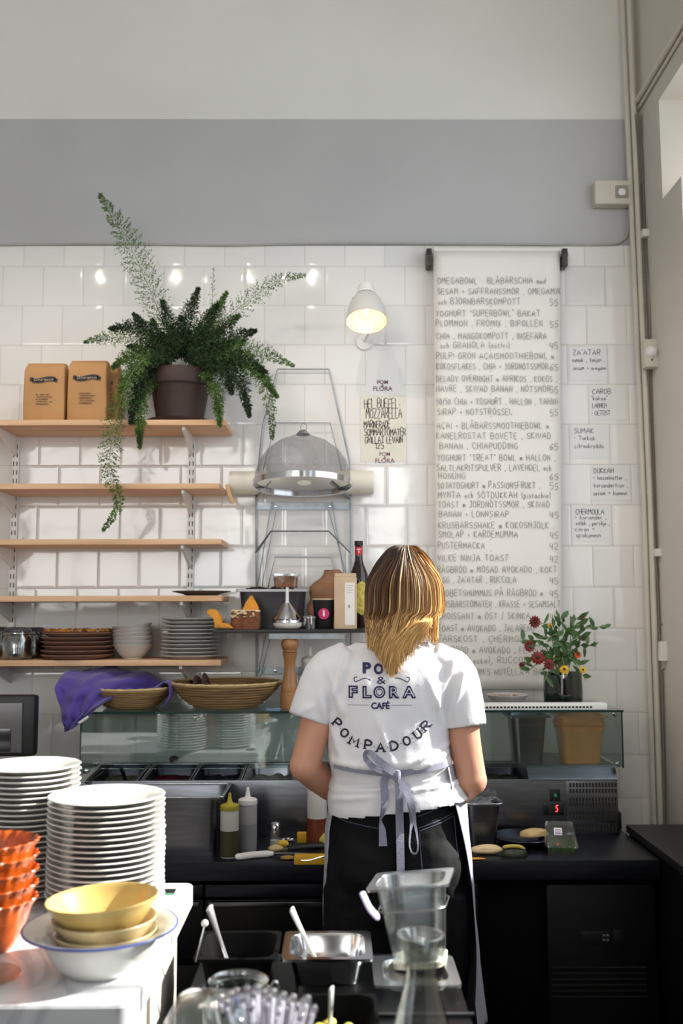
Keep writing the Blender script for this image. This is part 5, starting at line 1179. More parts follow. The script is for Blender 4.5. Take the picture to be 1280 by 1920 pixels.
bm = NB(); q = at(1041, 1522, YU-.006); write(bm, '5', q-L0, (1, 0, 0), (.12, 0, 1), (0, -1, 0), .020, None, .0030, jit=0)
finish('display_digit', bm, mat('red_led', (1, .02, .02, 1), emit=(1, .03, .02, 1), es=6), dc, 0)
# glass: front, top, ends
zgt = at(500, 1337, 3.305).z; YG = 3.305
xgl, xgr = at(152, 1345, YG).x, at(1165, 1330, YG).x
def pane(name, lo, hi, edge=None):
    o = ub(name, lo, hi, G_pane, 0); return o
pane('glass_front', (xgl, YG, zst-.0), (xgr, YG+.006, zgt-.002)); pane('glass_end', (xgl, YG+.007, zst-.02), (xgl+.006, 3.60, zgt-.002)); pane('glass_end', (xgr-.006, YG+.007, zst), (xgr, 3.60, zgt-.002))
pane('glass_top', (xgl, YG-.004, zgt), (xgr+.004, 3.655, zgt+.006))
ub('glass_edge', (xgl, YG-.0065, zgt-.0005), (xgr+.004, YG-.004, zgt+.0065), G_edge, 0); ub('glass_edge', (xgr-.0005, YG-.002, zst-.004), (xgr+.002, YG+.008, zgt), G_edge, 0); ub('glass_edge', (xgl-.002, YG-.002, zst-.02), (xgl+.0005, YG+.008, zgt), G_edge, 0)
for px, py, y in ((1157, 1432, YG+.02), (1151, 1338, YG+.02), (162, 1445, YG+.02), (180, 1432, YG+.2), (366, 1346, 3.5)):
    q = at(px, py, y)-L0; bm = NB(); lathe(bm, [(0, -.010), (.009, -.010), (.009, .008), (.006, .010), (0, .010)], 16, M=Matrix.Translation(q) @ Matrix.Rotation(PI/2, 4, 'X')); finish('glass_clamp', bm, M_chrome, t)
# sunk food pans
PN = [(222, 'light'), (322, 'beet'), (410, 'blue'), (508, 'clear'), (940, 'dark')]
conts = {'light': mat('pale_salad', C(120, 116, 90), .7, var=.4, vs=50, bump=.7, bs=60), 'beet': mat('beetroot_red', C(96, 18, 26), .45, var=.4, vs=40, bump=.8, bs=50), 'blue': mat('dark_lentils', C(34, 36, 50), .5, var=.4, vs=60, bump=.6, bs=80), 'clear': mat('sliced_onion', C(150, 140, 130), .5, var=.4, vs=50, bump=.7, bs=60), 'dark': mat('dark_greens', C(34, 46, 24), .6, var=.4, vs=40, bump=.9, bs=50)}
labs = {'light': 'sunken steel food pan nearest the left end of the topping cooler', 'beet': 'sunken food pan of dark red beetroot, second from the left', 'blue': 'sunken food pan of dark lentils, third from the left in the topping cooler', 'clear': 'sunken steel food pan just left of the woman\'s elbow', 'dark': 'sunken food pan of dark greens right of the woman in the topping cooler'}
for px, kd in PN:
    c = onz(px, 1448, zut+.006); bm = pan_mesh(.172, .255, .10, rim=.012, r=.025)
    tt = thing('food_pan', labs[kd], 'pan', (c.x, YU+.140, zut+.004), 'pans in the topping cooler', rot=(R(4), 0, 0)); finish('pan_shell', bm, M_steeld if kd != 'clear' else M_steel, tt)
    bm = NB(); rim_ring(tt, .170, .253, 0, .0018); NX = 10
    g = [[bm.verts.new((-.07+.14*i/NX, -.11+.22*j/NX, -.035+.012*noise.noise(Vector((i*.7+px, j*.7, 1)))+.008*noise.noise(Vector((i*2.1+px, j*2.3, 5))))) for j in range(NX+1)] for i in range(NX+1)]
    for i in range(NX):
        for j in range(NX): bm.faces.new((g[i][j], g[i+1][j], g[i+1][j+1], g[i][j+1]))
    finish('food', bm, conts[kd], tt, 80)
q = onz(338, 1414, zut+.02); bm = NB(); ball(bm, Vector((0, 0, 0)), .017, (1, 1, .8)); o = finish('dark_tomato', bm, mat('dark_tomato_skin', C(60, 22, 20), .3)); o.location = Vector((at(326, 1425, 3.612).x, 3.612, zut+.012+.0135)); tag(o, 'dark round tomato on the rear rail behind the beetroot pan', 'food')
def spoon(name, lab, p0, p1, w0=.007, w1=.004, m=M_steel, cat='spoon', group=None, bowl=None):
    bm = NB(); P_ = spline([p0, Vector(p0).lerp(Vector(p1), .5)+Vector((0, 0, .004)), p1], 8); n = len(P_)
    rr = [w0+(w1-w0)*(i/(n-1))**.7 for i in range(n)]; tube(bm, P_, rr, 10, flat=.32)
    if bowl: d = (Vector(p1)-Vector(p0)).normalized(); ball(bm, Vector(p1)+d*.02, .02, (.9, .9, .35))
    return tag(finish(name, bm, m, smooth=60), lab, cat, group)
spoon('serving_spoon', 'metal spoon handle sticking up from the leftmost sunken pan', at(227, 1440, 3.37), at(238, 1470, 3.39)+Vector((0, .02, -.02)), .008, .006, bowl=True)

# ------------------------------------------------------------------ on the glass top
ZG = zgt+.006
def ong(px, y): return Vector((at(px, 1330, y).x, y, ZG))
M_bask = M_basket
def basket(px, y, r, h, lab):
    t_ = thing('straw_basket', lab, 'basket', ong(px, y), 'straw baskets on the glass top')
    bm = NB(); n = 9; prof = [(0, .004)]
    for i in range(n):
        f = i/(n-1); rr = r*(.58+.42*f**.75); z = .006+(h-.012)*f
        for a_ in (-60, 0, 60): prof.append((rr+.0042*math.cos(R(a_)), z+.0046*math.sin(R(a_))))
    prof.append((r-.002, h)); prof.append((r-.010, h-.003))
    for i in range(n-1, -1, -1): f = i/(n-1); prof.append((r*(.58+.42*f**.75)-.008, .009+(h-.012)*f))
    prof.append((0, .010)); lathe(bm, prof, 72); finish('coiled_body', bm, M_basket, t_, 60)
    bm = NB(); P_ = [Vector((r*math.cos(2*PI*k/120), r*math.sin(2*PI*k/120), h)) for k in range(121)]; tube(bm, P_, [.0045+.0008*math.sin(k*1.3) for k in range(121)], 6, cap=False); finish('rim_coil', bm, mat('pale_straw', C(206, 180, 132), .7, var=.15, vs=60), t_)
    return t_
B1 = basket(246, 3.445, .138, .068, 'round coiled straw basket with the purple cloth in it'); B2 = basket(423, 3.47, .188, .084, 'larger empty round coiled straw basket beside the pepper mill')
bm = NB()
for k in range(3):
    pts = spline([(-.05+.03*k, .0, .0), (-.045+.03*k, .03, .022+.01*k), (-.02+.025*k, .045, .005)], 5); tube(bm, [Vector(p)+Vector((0, 0, .006)) for p in pts], [.004+.012*math.sin(PI*i/(len(pts)-1)) for i in range(len(pts))], 8, flat=.3)
o = finish('vanilla_husks', bm, mat('dark_husk', C(58, 34, 28), .7, var=.3)); o.location = ong(375, 3.40)+Vector((0, .0, .056)); tag(o, 'dark dried husks at the left edge of the larger straw basket', 'food')
# a draped cloth built as hanging folds: a bunched heap inside the basket and a corner falling in front of the glass
bm = NB(); zr = ZG+.066
def pc(px, py, y): return at(px, py, y)
rowsC = [
 [(176, 1256, 3.548), (205, 1254, 3.558), (240, 1257, 3.568), (275, 1262, 3.568), (305, 1275, 3.558), (320, 1288, 3.538)],
 [(150, 1256, 3.488), (190, 1253, 3.498), (228, 1256, 3.508), (268, 1266, 3.508), (300, 1277, 3.508), (322, 1284, 3.498)],
 [(122, 1262, 3.428), (160, 1264, 3.418), (200, 1266, 3.428), (232, 1275, 3.448), (275, 1293, 3.468), (312, 1280, 3.458)],
 [(109, 1282, 3.368), (138, 1286, 3.348), (172, 1284, 3.358), (206, 1290, 3.378), (232, 1304, 3.408), (296, 1300, 3.418)],
 [(108, 1308, 3.323), (132, 1312, 3.303), (160, 1308, 3.308), (188, 1304, 3.323), (213, 1306, 3.338), (240, 1308, 3.388)],
 [(112, 1335, 3.288), (130, 1340, 3.278), (152, 1334, 3.283), (172, 1326, 3.288), (190, 1320, 3.293), (204, 1312, 3.318)],
 [(118, 1356, 3.278), (128, 1358, 3.273), (142, 1352, 3.278), (156, 1344, 3.278), (170, 1336, 3.288), (184, 1326, 3.298)],
 [(121, 1373, 3.273), (126, 1371, 3.271), (134, 1367, 3.273), (143, 1361, 3.275), (154, 1353, 3.278), (166, 1344, 3.288)]]
cols_ = []
for r_ in rowsC: cols_.append(spline([pc(*p) for p in r_], 8))
nc = len(cols_[0]); cg = []
for k in range(nc): cg.append(spline([cols_[i][k] for i in range(len(cols_))], 7))
nr = len(cg[0])
for k in range(nc):
    for i in range(nr):
        u, v = k/(nc-1), i/(nr-1); p = cg[k][i]; f = .55+.45*math.sin(PI*v)
        p.y += 1.7*f*(.022*noise.noise(Vector((u*5+v*2, v*3.5, 2))) + .012*math.sin(u*22+v*10)*(.4+.6*v)*(1-.5*u)+.010*noise.noise(Vector((u*11, v*9, 4)))); p.z += .016*noise.noise(Vector((u*6, v*6, 9)))*(1-v)+.006*noise.noise(Vector((u*15, v*12, 3)))*(1-v)
vs = [[bm.verts.new(cg[k][i]) for i in range(nr)] for k in range(nc)]
for k in range(nc-1):
    for i in range(nr-1): bm.faces.new((vs[k][i], vs[k+1][i], vs[k+1][i+1], vs[k][i+1]))
pc_ = finish('purple_cloth', bm, M_purple, smooth=80); cloth_thick(pc_, .002); tag(pc_, 'rumpled purple linen cloth spilling out of the straw basket over the glass edge', 'cloth')
bm = NB(); A = [pc(145, 1355, 3.266), pc(150, 1357, 3.266), pc(166, 1346, 3.266), pc(165, 1341, 3.266)]; loft(bm, [A, [p+Vector((0, .001, 0)) for p in A]]); finish('care_label', bm, M_paper, pc_, 0)
# cloth flap over basket right rim
bm = NB(); F1 = spline([pc(300, 1290, 3.418), pc(308, 1280, 3.403), pc(318, 1279, 3.388), pc(322, 1292, 3.373), pc(318, 1312, 3.358), pc(305, 1326, 3.350)], 6); loft(bm, [[p+Vector((0, .03, .004)) for p in F1], F1, [p+Vector((-.006, -.012, -.002)) for p in F1]], closed=False); fl = finish('cloth_corner', bm, M_purple, pc_, 80); cloth_thick(fl, .002)
# pepper mill
p = ong(543, 3.40); t_ = thing('pepper_mill', 'tall turned wooden pepper mill on the glass top left of the woman', 'pepper mill', p)
M_mill = wood('mill_wood', C(140, 94, 54), C(176, 128, 82), .35, (8, 8, 1), 3)
bm = NB(); lathe(bm, [(0, 0), (.030, 0), (.031, .004), (.031, .052), (.029, .054), (.030, .057), (.028, .075), (.021, .11), (.0185, .135), (.020, .160), (.024, .180), (.025, .186), (.0, .186)], 40); finish('mill_body', bm, M_mill, t_, 40)
bm = NB(); lathe(bm, [(0, .187), (.022, .187), (.024, .190), (.023, .194), (.028, .202), (.0305, .214), (.028, .226), (.018, .235), (0, .238)], 40); finish('mill_head', bm, M_mill, t_, 40)
bm = NB(); lathe(bm, [(0, .238), (.008, .238), (.0105, .245), (.008, .252), (0, .254)], 20); finish('top_knob', bm, M_galv, t_)
def squeeze(name, lab, p, r, h, cap, body, liq=None, fill=.5, group='squeeze bottles'):
    t_ = thing(name, lab, 'bottle', p, group)
    bm = NB(); lathe(bm, [(0, 0), (r*.93, 0), (r, .004), (r, h*.70), (r*.97, h*.735), (r*.86, h*.75), (0, h*.75)], 32); finish('bottle_body', bm, body, t_)
    if liq:
        bm = NB(); lathe(bm, [(0, .002), (r*1.004, .004), (r*1.006, h*.7*fill), (0, h*.7*fill+.0002)], 32); finish('sauce', bm, liq, t_)
    bm = NB(); lathe(bm, [(0, h*.735), (r*1.04, h*.735), (r*1.05, h*.74), (r*1.03, h*.805), (r*.9, h*.82), (r*.42, h*.84), (r*.30, h*.86), (r*.2, h*.93), (r*.13, h), (0, h)], 32); finish('nozzle_cap', bm, cap, t_, 35)
    return t_
M_milky = mat('milky_plastic', C(206, 204, 200), .35, var=.02)
squeeze('squeeze_bottle', 'white squeeze bottle behind the pepper mill, half hidden by her sleeve', ong(581, 3.50), .029, .200, M_whitep, M_milky)
# glass in front of mill
p = ong(556, 3.55)+Vector((.012, 0, 0)); bm = NB(); lathe(bm, [(0, .003), (.026, .003), (.027, 0), (.030, .003), (.035, .105), (.034, .106), (.029, .006), (0, .006)], 36); o = finish('drinking_glass', bm, G_jar, smooth=50); o.location = p; tag(o, 'clear drinking glass on the glass top beside the pepper mill', 'glass')
# blue cloth scrap
bm = NB(); A = rrect(.05, .03, .008, 0); loft(bm, [A, [v+Vector((0, 0, .005)) for v in A]]); o = finish('blue_wipe', bm, mat('blue_wipe_cloth', C(112, 140, 176), .9, bump=.5)); o.location = ong(512, 3.345); tag(o, 'small folded pale blue wipe between basket and pepper mill', 'cloth')
# right side: strip, bowl, vase
a, b = ong(902, 3.33), ong(1136, 3.33); t_ = thing('light_strip', 'long white slotted strip lying on the front of the glass top', 'strip', ((a.x+b.x)/2, 3.335, ZG))
LW = (b.x-a.x)/2; bm = NB(); box(bm, (-LW, -.022, 0), (LW, .022, .022), .004); finish('housing', bm, M_white, t_)
bm = NB()
for k in range(30): x = -LW+.012+k*.0118; box(bm, (x, -.0226, .006), (x+.008, -.0218, .012))
finish('slots', bm, M_slot, t_, 0)
p = ong(951, 3.48); o = finish('shallow_bowl', bowl_mesh(.073, .036, .45, .003, .6), M_porcg); o.location = p; tag(o, 'shallow pale bowl of seeds on the glass top beside the flower vase', 'bowl')
bm = NB(); lathe(bm, [(0, .029), (.055, .027), (.062, .024)], 24)
for k in range(30): ball(bm, Vector((rf.uniform(-.045, .045), rf.uniform(-.045, .045), .030)), .005, (1, 1, .6))
o = finish('seeds', bm, mat('mixed_seeds', C(168, 140, 108), .8, var=.4, vs=80)); o.location = p; o['kind'] = 'stuff'; tag(o, 'seeds filling the shallow pale bowl', 'food')
VP = ong(1056, 3.45)
M_vase = glass('green_vase_glass', (.30, .42, .38, 1), .7, .04, .08)
t_ = thing('flower_vase', 'dark green glass vase with lobed sides on the glass top', 'vase', VP)
bm = NB(); rings = []
for z, s_ in ((0, .92), (.004, 1), (.05, 1.02), (.10, .99), (.115, .96), (.115, .91), (.10, .93), (.012, .93)):
    rings.append([Vector((.060*s_*math.cos(q)*(1+.10*math.cos(4*q)), .050*s_*math.sin(q)*(1+.10*math.cos(4*q)), z)) for q in [2*PI*k/56 for k in range(56)]])
loft(bm, rings, True, True); finish('vase_body', bm, M_vase, t_, 60)
bm = NB(); lathe(bm, [(0, .014), (.045, .014), (.046, .08), (0, .08)], 32); finish('dark_water', bm, mat('murky_stem_water', C(26, 38, 32), .2), t_)
M_fl = mat('bouquet_leaf_green', C(72, 104, 58), .6, var=.35, vs=30); M_fs = mat('pale_flower_stem', C(128, 146, 92), .6, var=.15)
M_red = mat('dark_red_petals', C(126, 22, 22), .6, var=.3, vs=60); M_or = mat('orange_petals', C(218, 84, 30), .55, var=.2, vs=60); M_ye = mat('yellow_petals', C(232, 184, 40), .55, var=.15, vs=60)
def flower(kind, col, tip, lab, m, r, face=(0, -1, .25), seed=0, leaves=4):
    rr = random.Random(seed); T_ = at(tip[0], tip[1], tip[2]); base = VP+Vector((rr.uniform(-.02, .02), rr.uniform(-.015, .015), .085)); o0 = thing(kind, lab, 'flower', base, 'flowers in the green vase')
    Lp = T_-base; mid = Vector((Lp.x*.35, Lp.y*.5, max(.05, Lp.z*.7)+.03)); pts = spline([Vector((0, 0, 0)), mid, Lp], 8)
    bm = NB(); tube(bm, pts, .0017, 6); finish('stem', bm, M_fs, o0)
    bm = NB(); F_ = frames(pts)
    for k in range(leaves):
        i = int(len(pts)*(.35+.55*k/max(1, leaves))); i = min(i, len(pts)-2); d = (F_[i][0]*.6+Vector((rr.uniform(-1, 1), rr.uniform(-.8, .5), rr.uniform(-.5, .8)))).normalized(); leafq(bm, pts[i], d, rr.uniform(.026, .046), rr.uniform(.005, .010), rr)
    if leaves: finish('leaves', bm, M_fl, o0, 60)
    else: bm.free()
    if m:
        bm = NB(); fz = Vector(face).normalized(); u = fz.orthogonal().normalized(); v = fz.cross(u)
        for ring, nn, rad, lift in ((0, 13, 1, .05), (1, 10, .72, .3)):
            for k in range(nn):
                q = 2*PI*(k+.5*ring)/nn; d = (u*math.cos(q)+v*math.sin(q)); s_ = fz.cross(d); c0 = Lp+fz*.002*ring; e = Lp+d*r*rad+fz*r*lift
                mdl = c0.lerp(e, .6)+fz*.002; wv = s_*r*.24
                bm.faces.new([bm.verts.new(x) for x in (c0, mdl-wv, e, mdl+wv)])
        finish('petals', bm, m, o0, 60)
        bm = NB(); ball(bm, Lp+fz*.002, r*.30, (1, 1, 1)); finish('flower_centre', bm, mat('dark_flower_centre', C(54, 34, 18), .8), o0)
    return o0
def leafq(bm, p, d, ln, wd, rr):
    s_ = d.cross(Vector((rr.uniform(-.4, .4), -1, rr.uniform(-.4, .4)))).normalized(); n_ = s_.cross(d); A = []
    for f, w_, h in ((0, .1, 0), (.25, .75, .06), (.5, 1, .10), (.78, .65, .06), (1, .05, -.02)): A.append((p+d*ln*f+n_*ln*h, w_*wd))
    L_ = [bm.verts.new(a-s_*w_) for a, w_ in A]; M__ = [bm.verts.new(a-n_*w_*.25) for a, w_ in A]; R_ = [bm.verts.new(a+s_*w_) for a, w_ in A]
    for i in range(4): bm.faces.new((L_[i], M__[i], M__[i+1], L_[i+1])); bm.faces.new((M__[i], R_[i], R_[i+1], M__[i+1]))
FLW = [('red_flower', (1002, 1166, 3.430), 'dark red flower highest on the left of the bouquet', M_red, .024), ('red_flower', (992, 1212, 3.400), 'dark red flower on the left edge, halfway up the bouquet', M_red, .022), ('red_flower', (1008, 1234, 3.380), 'large dark red flower low on the left of the bouquet', M_red, .027), ('red_flower', (1029, 1246, 3.370), 'dark red flower drooping over the vase mouth', M_red, .022), ('red_flower', (978, 1247, 3.410), 'small dark red bloom hanging lowest at the far left', M_red, .012), ('red_flower', (1094, 1196, 3.450), 'dark red flower on the right side of the bouquet', M_red, .013),
 ('orange_flower', (1083, 1228, 3.380), 'bright orange flower on the right above the vase', M_or, .013), ('yellow_flower', (1058, 1256, 3.360), 'round yellow flower in the middle just above the vase', M_ye, .018), ('yellow_flower', (1092, 1256, 3.370), 'small yellow flower at the right above the vase', M_ye, .014), ('yellow_flower', (1031, 1173, 3.470), 'small yellow flower near the top left of the bouquet', M_ye, .011), ('orange_flower', (1092, 1155, 3.470), 'small orange flower on top of the bouquet', M_or, .011)]
for k, (kd, tp, lab, m_, r_) in enumerate(FLW): flower(kd, None, tp, lab, m_, r_, (rf.uniform(-.3, .3), -1, rf.uniform(0, .7)), 100+k, 5)
SPR = [((1057, 1156, 3.470), 'upright green bud sprig at the very top of the bouquet'), ((1144, 1174, 3.430), 'long green sprig reaching out to the far right of the bouquet'), ((1118, 1212, 3.410), 'green sprig reaching lower right of the bouquet'), ((970, 1202, 3.410), 'green sprig reaching out to the far left of the bouquet'), ((985, 1262, 3.390), 'green sprig hanging down at the lower left of the bouquet'), ((1020, 1278, 3.390), 'short drooping bud sprig left of the vase'), ((1099, 1276, 3.380), 'short drooping bud sprig right of the vase'), ((1035, 1190, 3.410), 'leafy sprig in the upper middle of the bouquet'), ((1075, 1185, 3.410), 'leafy sprig right of the middle of the bouquet'), ((1050, 1210, 3.370), 'leafy sprig in the centre front of the bouquet'), ((1090, 1170, 3.450), 'broad leafy sprig under the topmost orange flower'), ((1010, 1195, 3.410), 'leafy sprig between the dark red flowers on the left')]
for k, (tp, lab) in enumerate(SPR): flower('leafy_sprig', None, tp, lab, None, 0, seed=200+k, leaves=9)

# ------------------------------------------------------------------ inside the display, on the compressor cover
def pan_up(name, lab, cat, px0, px1, pyt, pyb, y, m, z0, parts=True, taper=.014, rim=.010, dd=None):
    a, b = at(px0, pyt, y), at(px1, pyt, y); w_ = b.x-a.x; h_ = a.z-z0; d_ = dd or w_*.92
    t_ = thing(name, lab, cat, ((a.x+b.x)/2, y+d_/2, z0)); bm = pan_mesh(w_, d_, h_, rim=rim, taper=taper, r=.028); bm.transform(Matrix.Translation((0, 0, h_))); finish('pan_shell', bm, m, t_); return t_, w_, d_, h_
pan_up('steel_food_pot', 'tall steel food pan standing inside the glass display, left of the orange tub', 'pan', 953, 1033, 1343, 1428, 3.375, M_steel, zst)
t_, w_, d_, h_ = pan_up('plastic_food_tub', 'clear plastic tub full of orange spread inside the glass display', 'tub', 1048, 1141, 1343, 1428, 3.355, mat('amber_plastic', C(220, 154, 84), .3, var=.06, coat=.3), zst, rim=.007)
bm = NB(); loft(bm, [rrect(w_-.016, d_-.016, .02, h_-.05), rrect(w_-.016, d_-.016, .02, h_-.02)]); finish('orange_spread', bm, mat('orange_spread_food', C(226, 146, 66), .6, var=.2, vs=20, bump=.4), t_)
bm = NB()
for z, e in ((h_*.80, .002),): loft(bm, [rrect(w_-.010, d_-.010, .022, z-.003), rrect(w_-.004, d_-.004, .022, z), rrect(w_-.010, d_-.010, .022, z+.003)], False, False)
finish('stacking_ridge', bm, mat('amber_plastic', C(196, 136, 74)), t_)

# ------------------------------------------------------------------ things on the counter
def onc(px, py): return onz(px, py, ZCT)
# big steel pan, left
a = at(418, 1495, 3.05); xr_ = a.x; hh = at(400, 1495, 3.05).z-ZCT
bm = pan_mesh(.325, .235, hh, rim=.009, r=.03, taper=.010); bm.transform(Matrix.Translation((0, 0, hh))); t_ = thing('deep_steel_pan', 'deep rectangular steel food pan on the counter left of the squeeze bottles', 'pan', (xr_-.1625, 3.05+.118, ZCT)); finish('pan_shell', bm, M_steel, t_); rim_ring(t_, .325, .235, hh)
squeeze('squeeze_bottle', 'squeeze bottle with olive yellow cap and dark dressing beside the steel pan', onc(429, 1608)+Vector((0, .01, 0)), .0275, .187, mat('olive_cap', C(176, 164, 52), .45), M_milky, mat('dark_dressing', C(70, 64, 40), .4), .60)
squeeze('squeeze_bottle', 'white capped squeeze bottle with grey sauce, right of the olive capped one', onc(463, 1597)+Vector((0, .015, 0)), .0285, .190, M_white, mat('translucent_grey_plastic', C(168, 166, 168), .35), mat('grey_sauce', C(138, 138, 142), .45), .62)
t_ = squeeze('squeeze_bottle', 'large squeeze bottle with reddish brown sauce hidden partly by her hip', onc(594, 1588)+Vector((0, .02, 0)), .031, .235, M_white, M_milky, mat('red_brown_sauce', C(116, 50, 30), .4), .52)
p = onc(515, 1590)+Vector((0, .01, 0)); t_ = thing('salt_shaker', 'small glass salt shaker with metal top on the counter', 'shaker', p)
bm = NB(); lathe(bm, [(0, 0), (.017, 0), (.018, .004), (.017, .048), (.015, .054)], 24); finish('glass', bm, G_jar, t_); bm = NB(); lathe(bm, [(0, .003), (.0155, .003), (.0155, .022), (0, .024)], 20); finish('salt', bm, M_white, t_); bm = NB(); lathe(bm, [(.0165, .052), (.017, .066), (.012, .074), (0, .075)], 24); finish('cap', bm, M_chrome, t_)
p = onc(538, 1590)+Vector((0, .02, 0)); bm = NB(); lathe(bm, [(0, .001), (.018, .001), (.021, .022), (.0195, .022), (.0165, .004), (0, .004)], 24); o = finish('steel_dip_cup', bm, M_chrome); o.location = p; tag(o, 'tiny steel dip cup behind the bread pieces by the salt shaker', 'cup')
def knife(lab, p0, p1, p2, mh, mb=M_steel, w_=.012, th=.009):
    P0, P1, P2 = onc(*p0)+Vector((0, 0, th)), onc(*p1)+Vector((0, 0, th)), onc(*p2)+Vector((0, 0, th*.6)); t_ = thing('kitchen_knife', lab, 'knife', P0, 'knives on the counter')
    bm = NB(); tube(bm, [q-P0 for q in spline([P0, P0.lerp(P1, .5)+Vector((0, 0, .002)), P1], 5)], [w_*.6]+[w_]*8+[w_*.8, w_*.7], 12, flat=.6); finish('handle', bm, mh, t_)
    d = (P2-P1); s_ = d.cross(Vector((0, 0, 1))).normalized(); bm = NB()
    A = [P1-P0+s_*.012, P1-P0+d*.8+s_*.012, P2-P0-s_*.004, P1-P0-s_*.010]; loft(bm, [A, [q+Vector((0, 0, .0015)) for q in A]]); finish('blade', bm, mb, t_, 0); return t_
knife('knife with white handle lying at the front edge of the counter', (441, 1613), (512, 1606), (600, 1604), M_white, w_=.0105)
knife('knife with black handle lying across the yellow grater', (612, 1590), (540, 1597), (500, 1603), M_black, w_=.011)
# yellow board / peeler
a = onc(552, 1622); b = onc(640, 1618); bm = NB(); box(bm, (0, 0, 0), (.125, .038, .024), .004); t_ = thing('yellow_handled_tool', 'yellow plastic box tool with steel wire at the counter edge by her hip', 'tool', onc(551, 1622)); finish('yellow_body', bm, mat('yellow_plastic', C(228, 176, 30), .45, var=.06), t_)
bm = NB(); tube(bm, spline([(.02, -.002, .014), (.04, -.003, .013), (.075, -.003, .022), (.11, -.002, .03)], 5), .0018, 6); finish('wire', bm, M_chrome, t_)
def blob(name, lab, px, py, s_, m, cat, seed=0, grp=None, rz=0, squash=.5, dz=0):
    bm = NB(); q = NB(); bmesh.ops.create_icosphere(q, subdivisions=3, radius=1)
    for v in q.verts: v.co *= 1+.22*noise.noise(v.co*1.6+Vector((seed, 0, 0)))
    q.transform(Matrix.Diagonal((s_[0], s_[1], s_[2], 1))); mz = min(v.co.z for v in q.verts); q.transform(Matrix.Translation((0, 0, -mz))); join(bm, q)
    o = finish(name, bm, m, smooth=60); o.location = onc(px, py)+Vector((0, 0, dz)); o.rotation_euler = (0, 0, rz); return tag(o, lab, cat, grp)
M_peel = mat('lemon_peel', C(226, 186, 60), .5, var=.1, vs=30); M_br = mat('pale_bread', C(216, 184, 132), .8, var=.15, vs=20, bump=.4)
blob('bread_piece', 'pale bread piece beside the yellow peel by the knives', 516, 1597, (.024, .014, .010), M_br, 'food', 1, rz=.4); blob('lemon_peel', 'bright yellow peel piece left of the black knife handle', 530, 1590, (.018, .014, .012), M_peel, 'food', 2)
blob('bread_piece', 'brownish bread scrap just left of the yellow tool', 538, 1612, (.022, .012, .006), mat('toasted_bread', C(178, 138, 78), .8, var=.2, vs=20), 'food', 3); blob('pear', 'pale green fruit half hidden behind her left hip', 612, 1588, (.024, .022, .020), mat('pale_green_fruit', C(196, 190, 92), .45), 'food', 4)
bm = NB(); box(bm, (0, 0, 0), (.03, .03, .03), .003); o = finish('yellow_tub', bm, mat('yellow_plastic', C(228, 176, 30))); o.location = onc(556, 1584)+Vector((0, .02, 0)); tag(o, 'small yellow tub behind the knives by the dressing bottle', 'tub')
# right side of the woman
p0 = at(880, 1508, 3.14); h_ = p0.z-ZCT; a, b = at(868, 1508, 3.14), at(944, 1508, 3.14); bm = pan_mesh(b.x-a.x, .11, h_, rim=.008, r=.024); bm.transform(Matrix.Translation((0, 0, h_))); t_ = thing('steel_ingredient_pan', 'steel food pan with wrinkled cling film by the woman\'s right elbow', 'pan', ((a.x+b.x)/2, 3.14+.056, ZCT)); finish('pan_shell', bm, M_steel, t_); rim_ring(t_, b.x-a.x, .11, h_)
bm = NB(); NX = 16; g = [[bm.verts.new((-.05+.10*i/NX, -.048+.10*j/NX, h_+.004+.018*abs(noise.noise(Vector((i*.35, j*.35, 3))))+.022*(i/NX)*(j/NX))) for j in range(NX+1)] for i in range(NX+1)]
for i in range(NX):
    for j in range(NX): bm.faces.new((g[i][j], g[i+1][j], g[i+1][j+1], g[i][j+1]))
finish('cling_film', bm, glass('cling_film', (.9, .9, .92, 1), .8, .12, .15), t_, 80)
p = onc(985, 1586)+Vector((0, .03, 0)); bm = NB(); lathe(bm, [(0, .003), (.05, .003), (.080, .010), (.098, .024), (.096, .026), (.078, .014), (.05, .006), (0, .006)], 48); o = finish('steel_tray', bm, mat('dark_tray_steel', C(70, 72, 82), .2, .9)); o.location = p; tag(o, 'shallow dark steel dish on the counter below the red display', 'dish')
o = blob('sandwich_half', 'pale toasted sandwich resting in the shallow dark steel dish', 1002, 1580, (.050, .024, .015), M_br, 'food', 6, rz=.25, dz=.012); o.location.y += .01
blob('peeled_banana', 'pale peeled banana on the counter beside the apron', 912, 1602, (.046, .018, .014), mat('pale_flesh', C(232, 206, 160), .6, var=.1), 'food', 7, rz=.12)
blob('orange_peel', 'thin orange peel scrap lying at the counter edge by the apron', 892, 1612, (.026, .008, .003), mat('orange_peel_skin', C(224, 158, 50), .5), 'food', 8)
# avocado half
t_ = thing('avocado_half', 'dark green avocado half lying on the counter right of the woman', 'fruit', onc(966, 1607)+Vector((0, .015, 0)))
bm = NB(); q = NB(); bmesh.ops.create_uvsphere(q, u_segments=28, v_segments=18, radius=1)
for v in q.verts: v.co = Vector((v.co.x*.040, v.co.y*(.024+.004*v.co.x), max(0, v.co.z+.2)*.024))
join(bm, q); finish('skin', bm, mat('avocado_skin', C(34, 42, 18), .35, var=.3, vs=60, bump=.5, bs=150), t_); bm = NB(); tube(bm, spline([(-.036, -.006, .026), (-.015, -.012, .031), (.012, -.012, .030), (.03, -.010, .022)], 5), [.002, .004, .005, .005, .005, .005, .005, .005, .005, .005, .005, .005, .005, .004, .003, .002], 8); finish('flesh_edge', bm, mat('avocado_flesh', C(196, 176, 80), .5), t_)
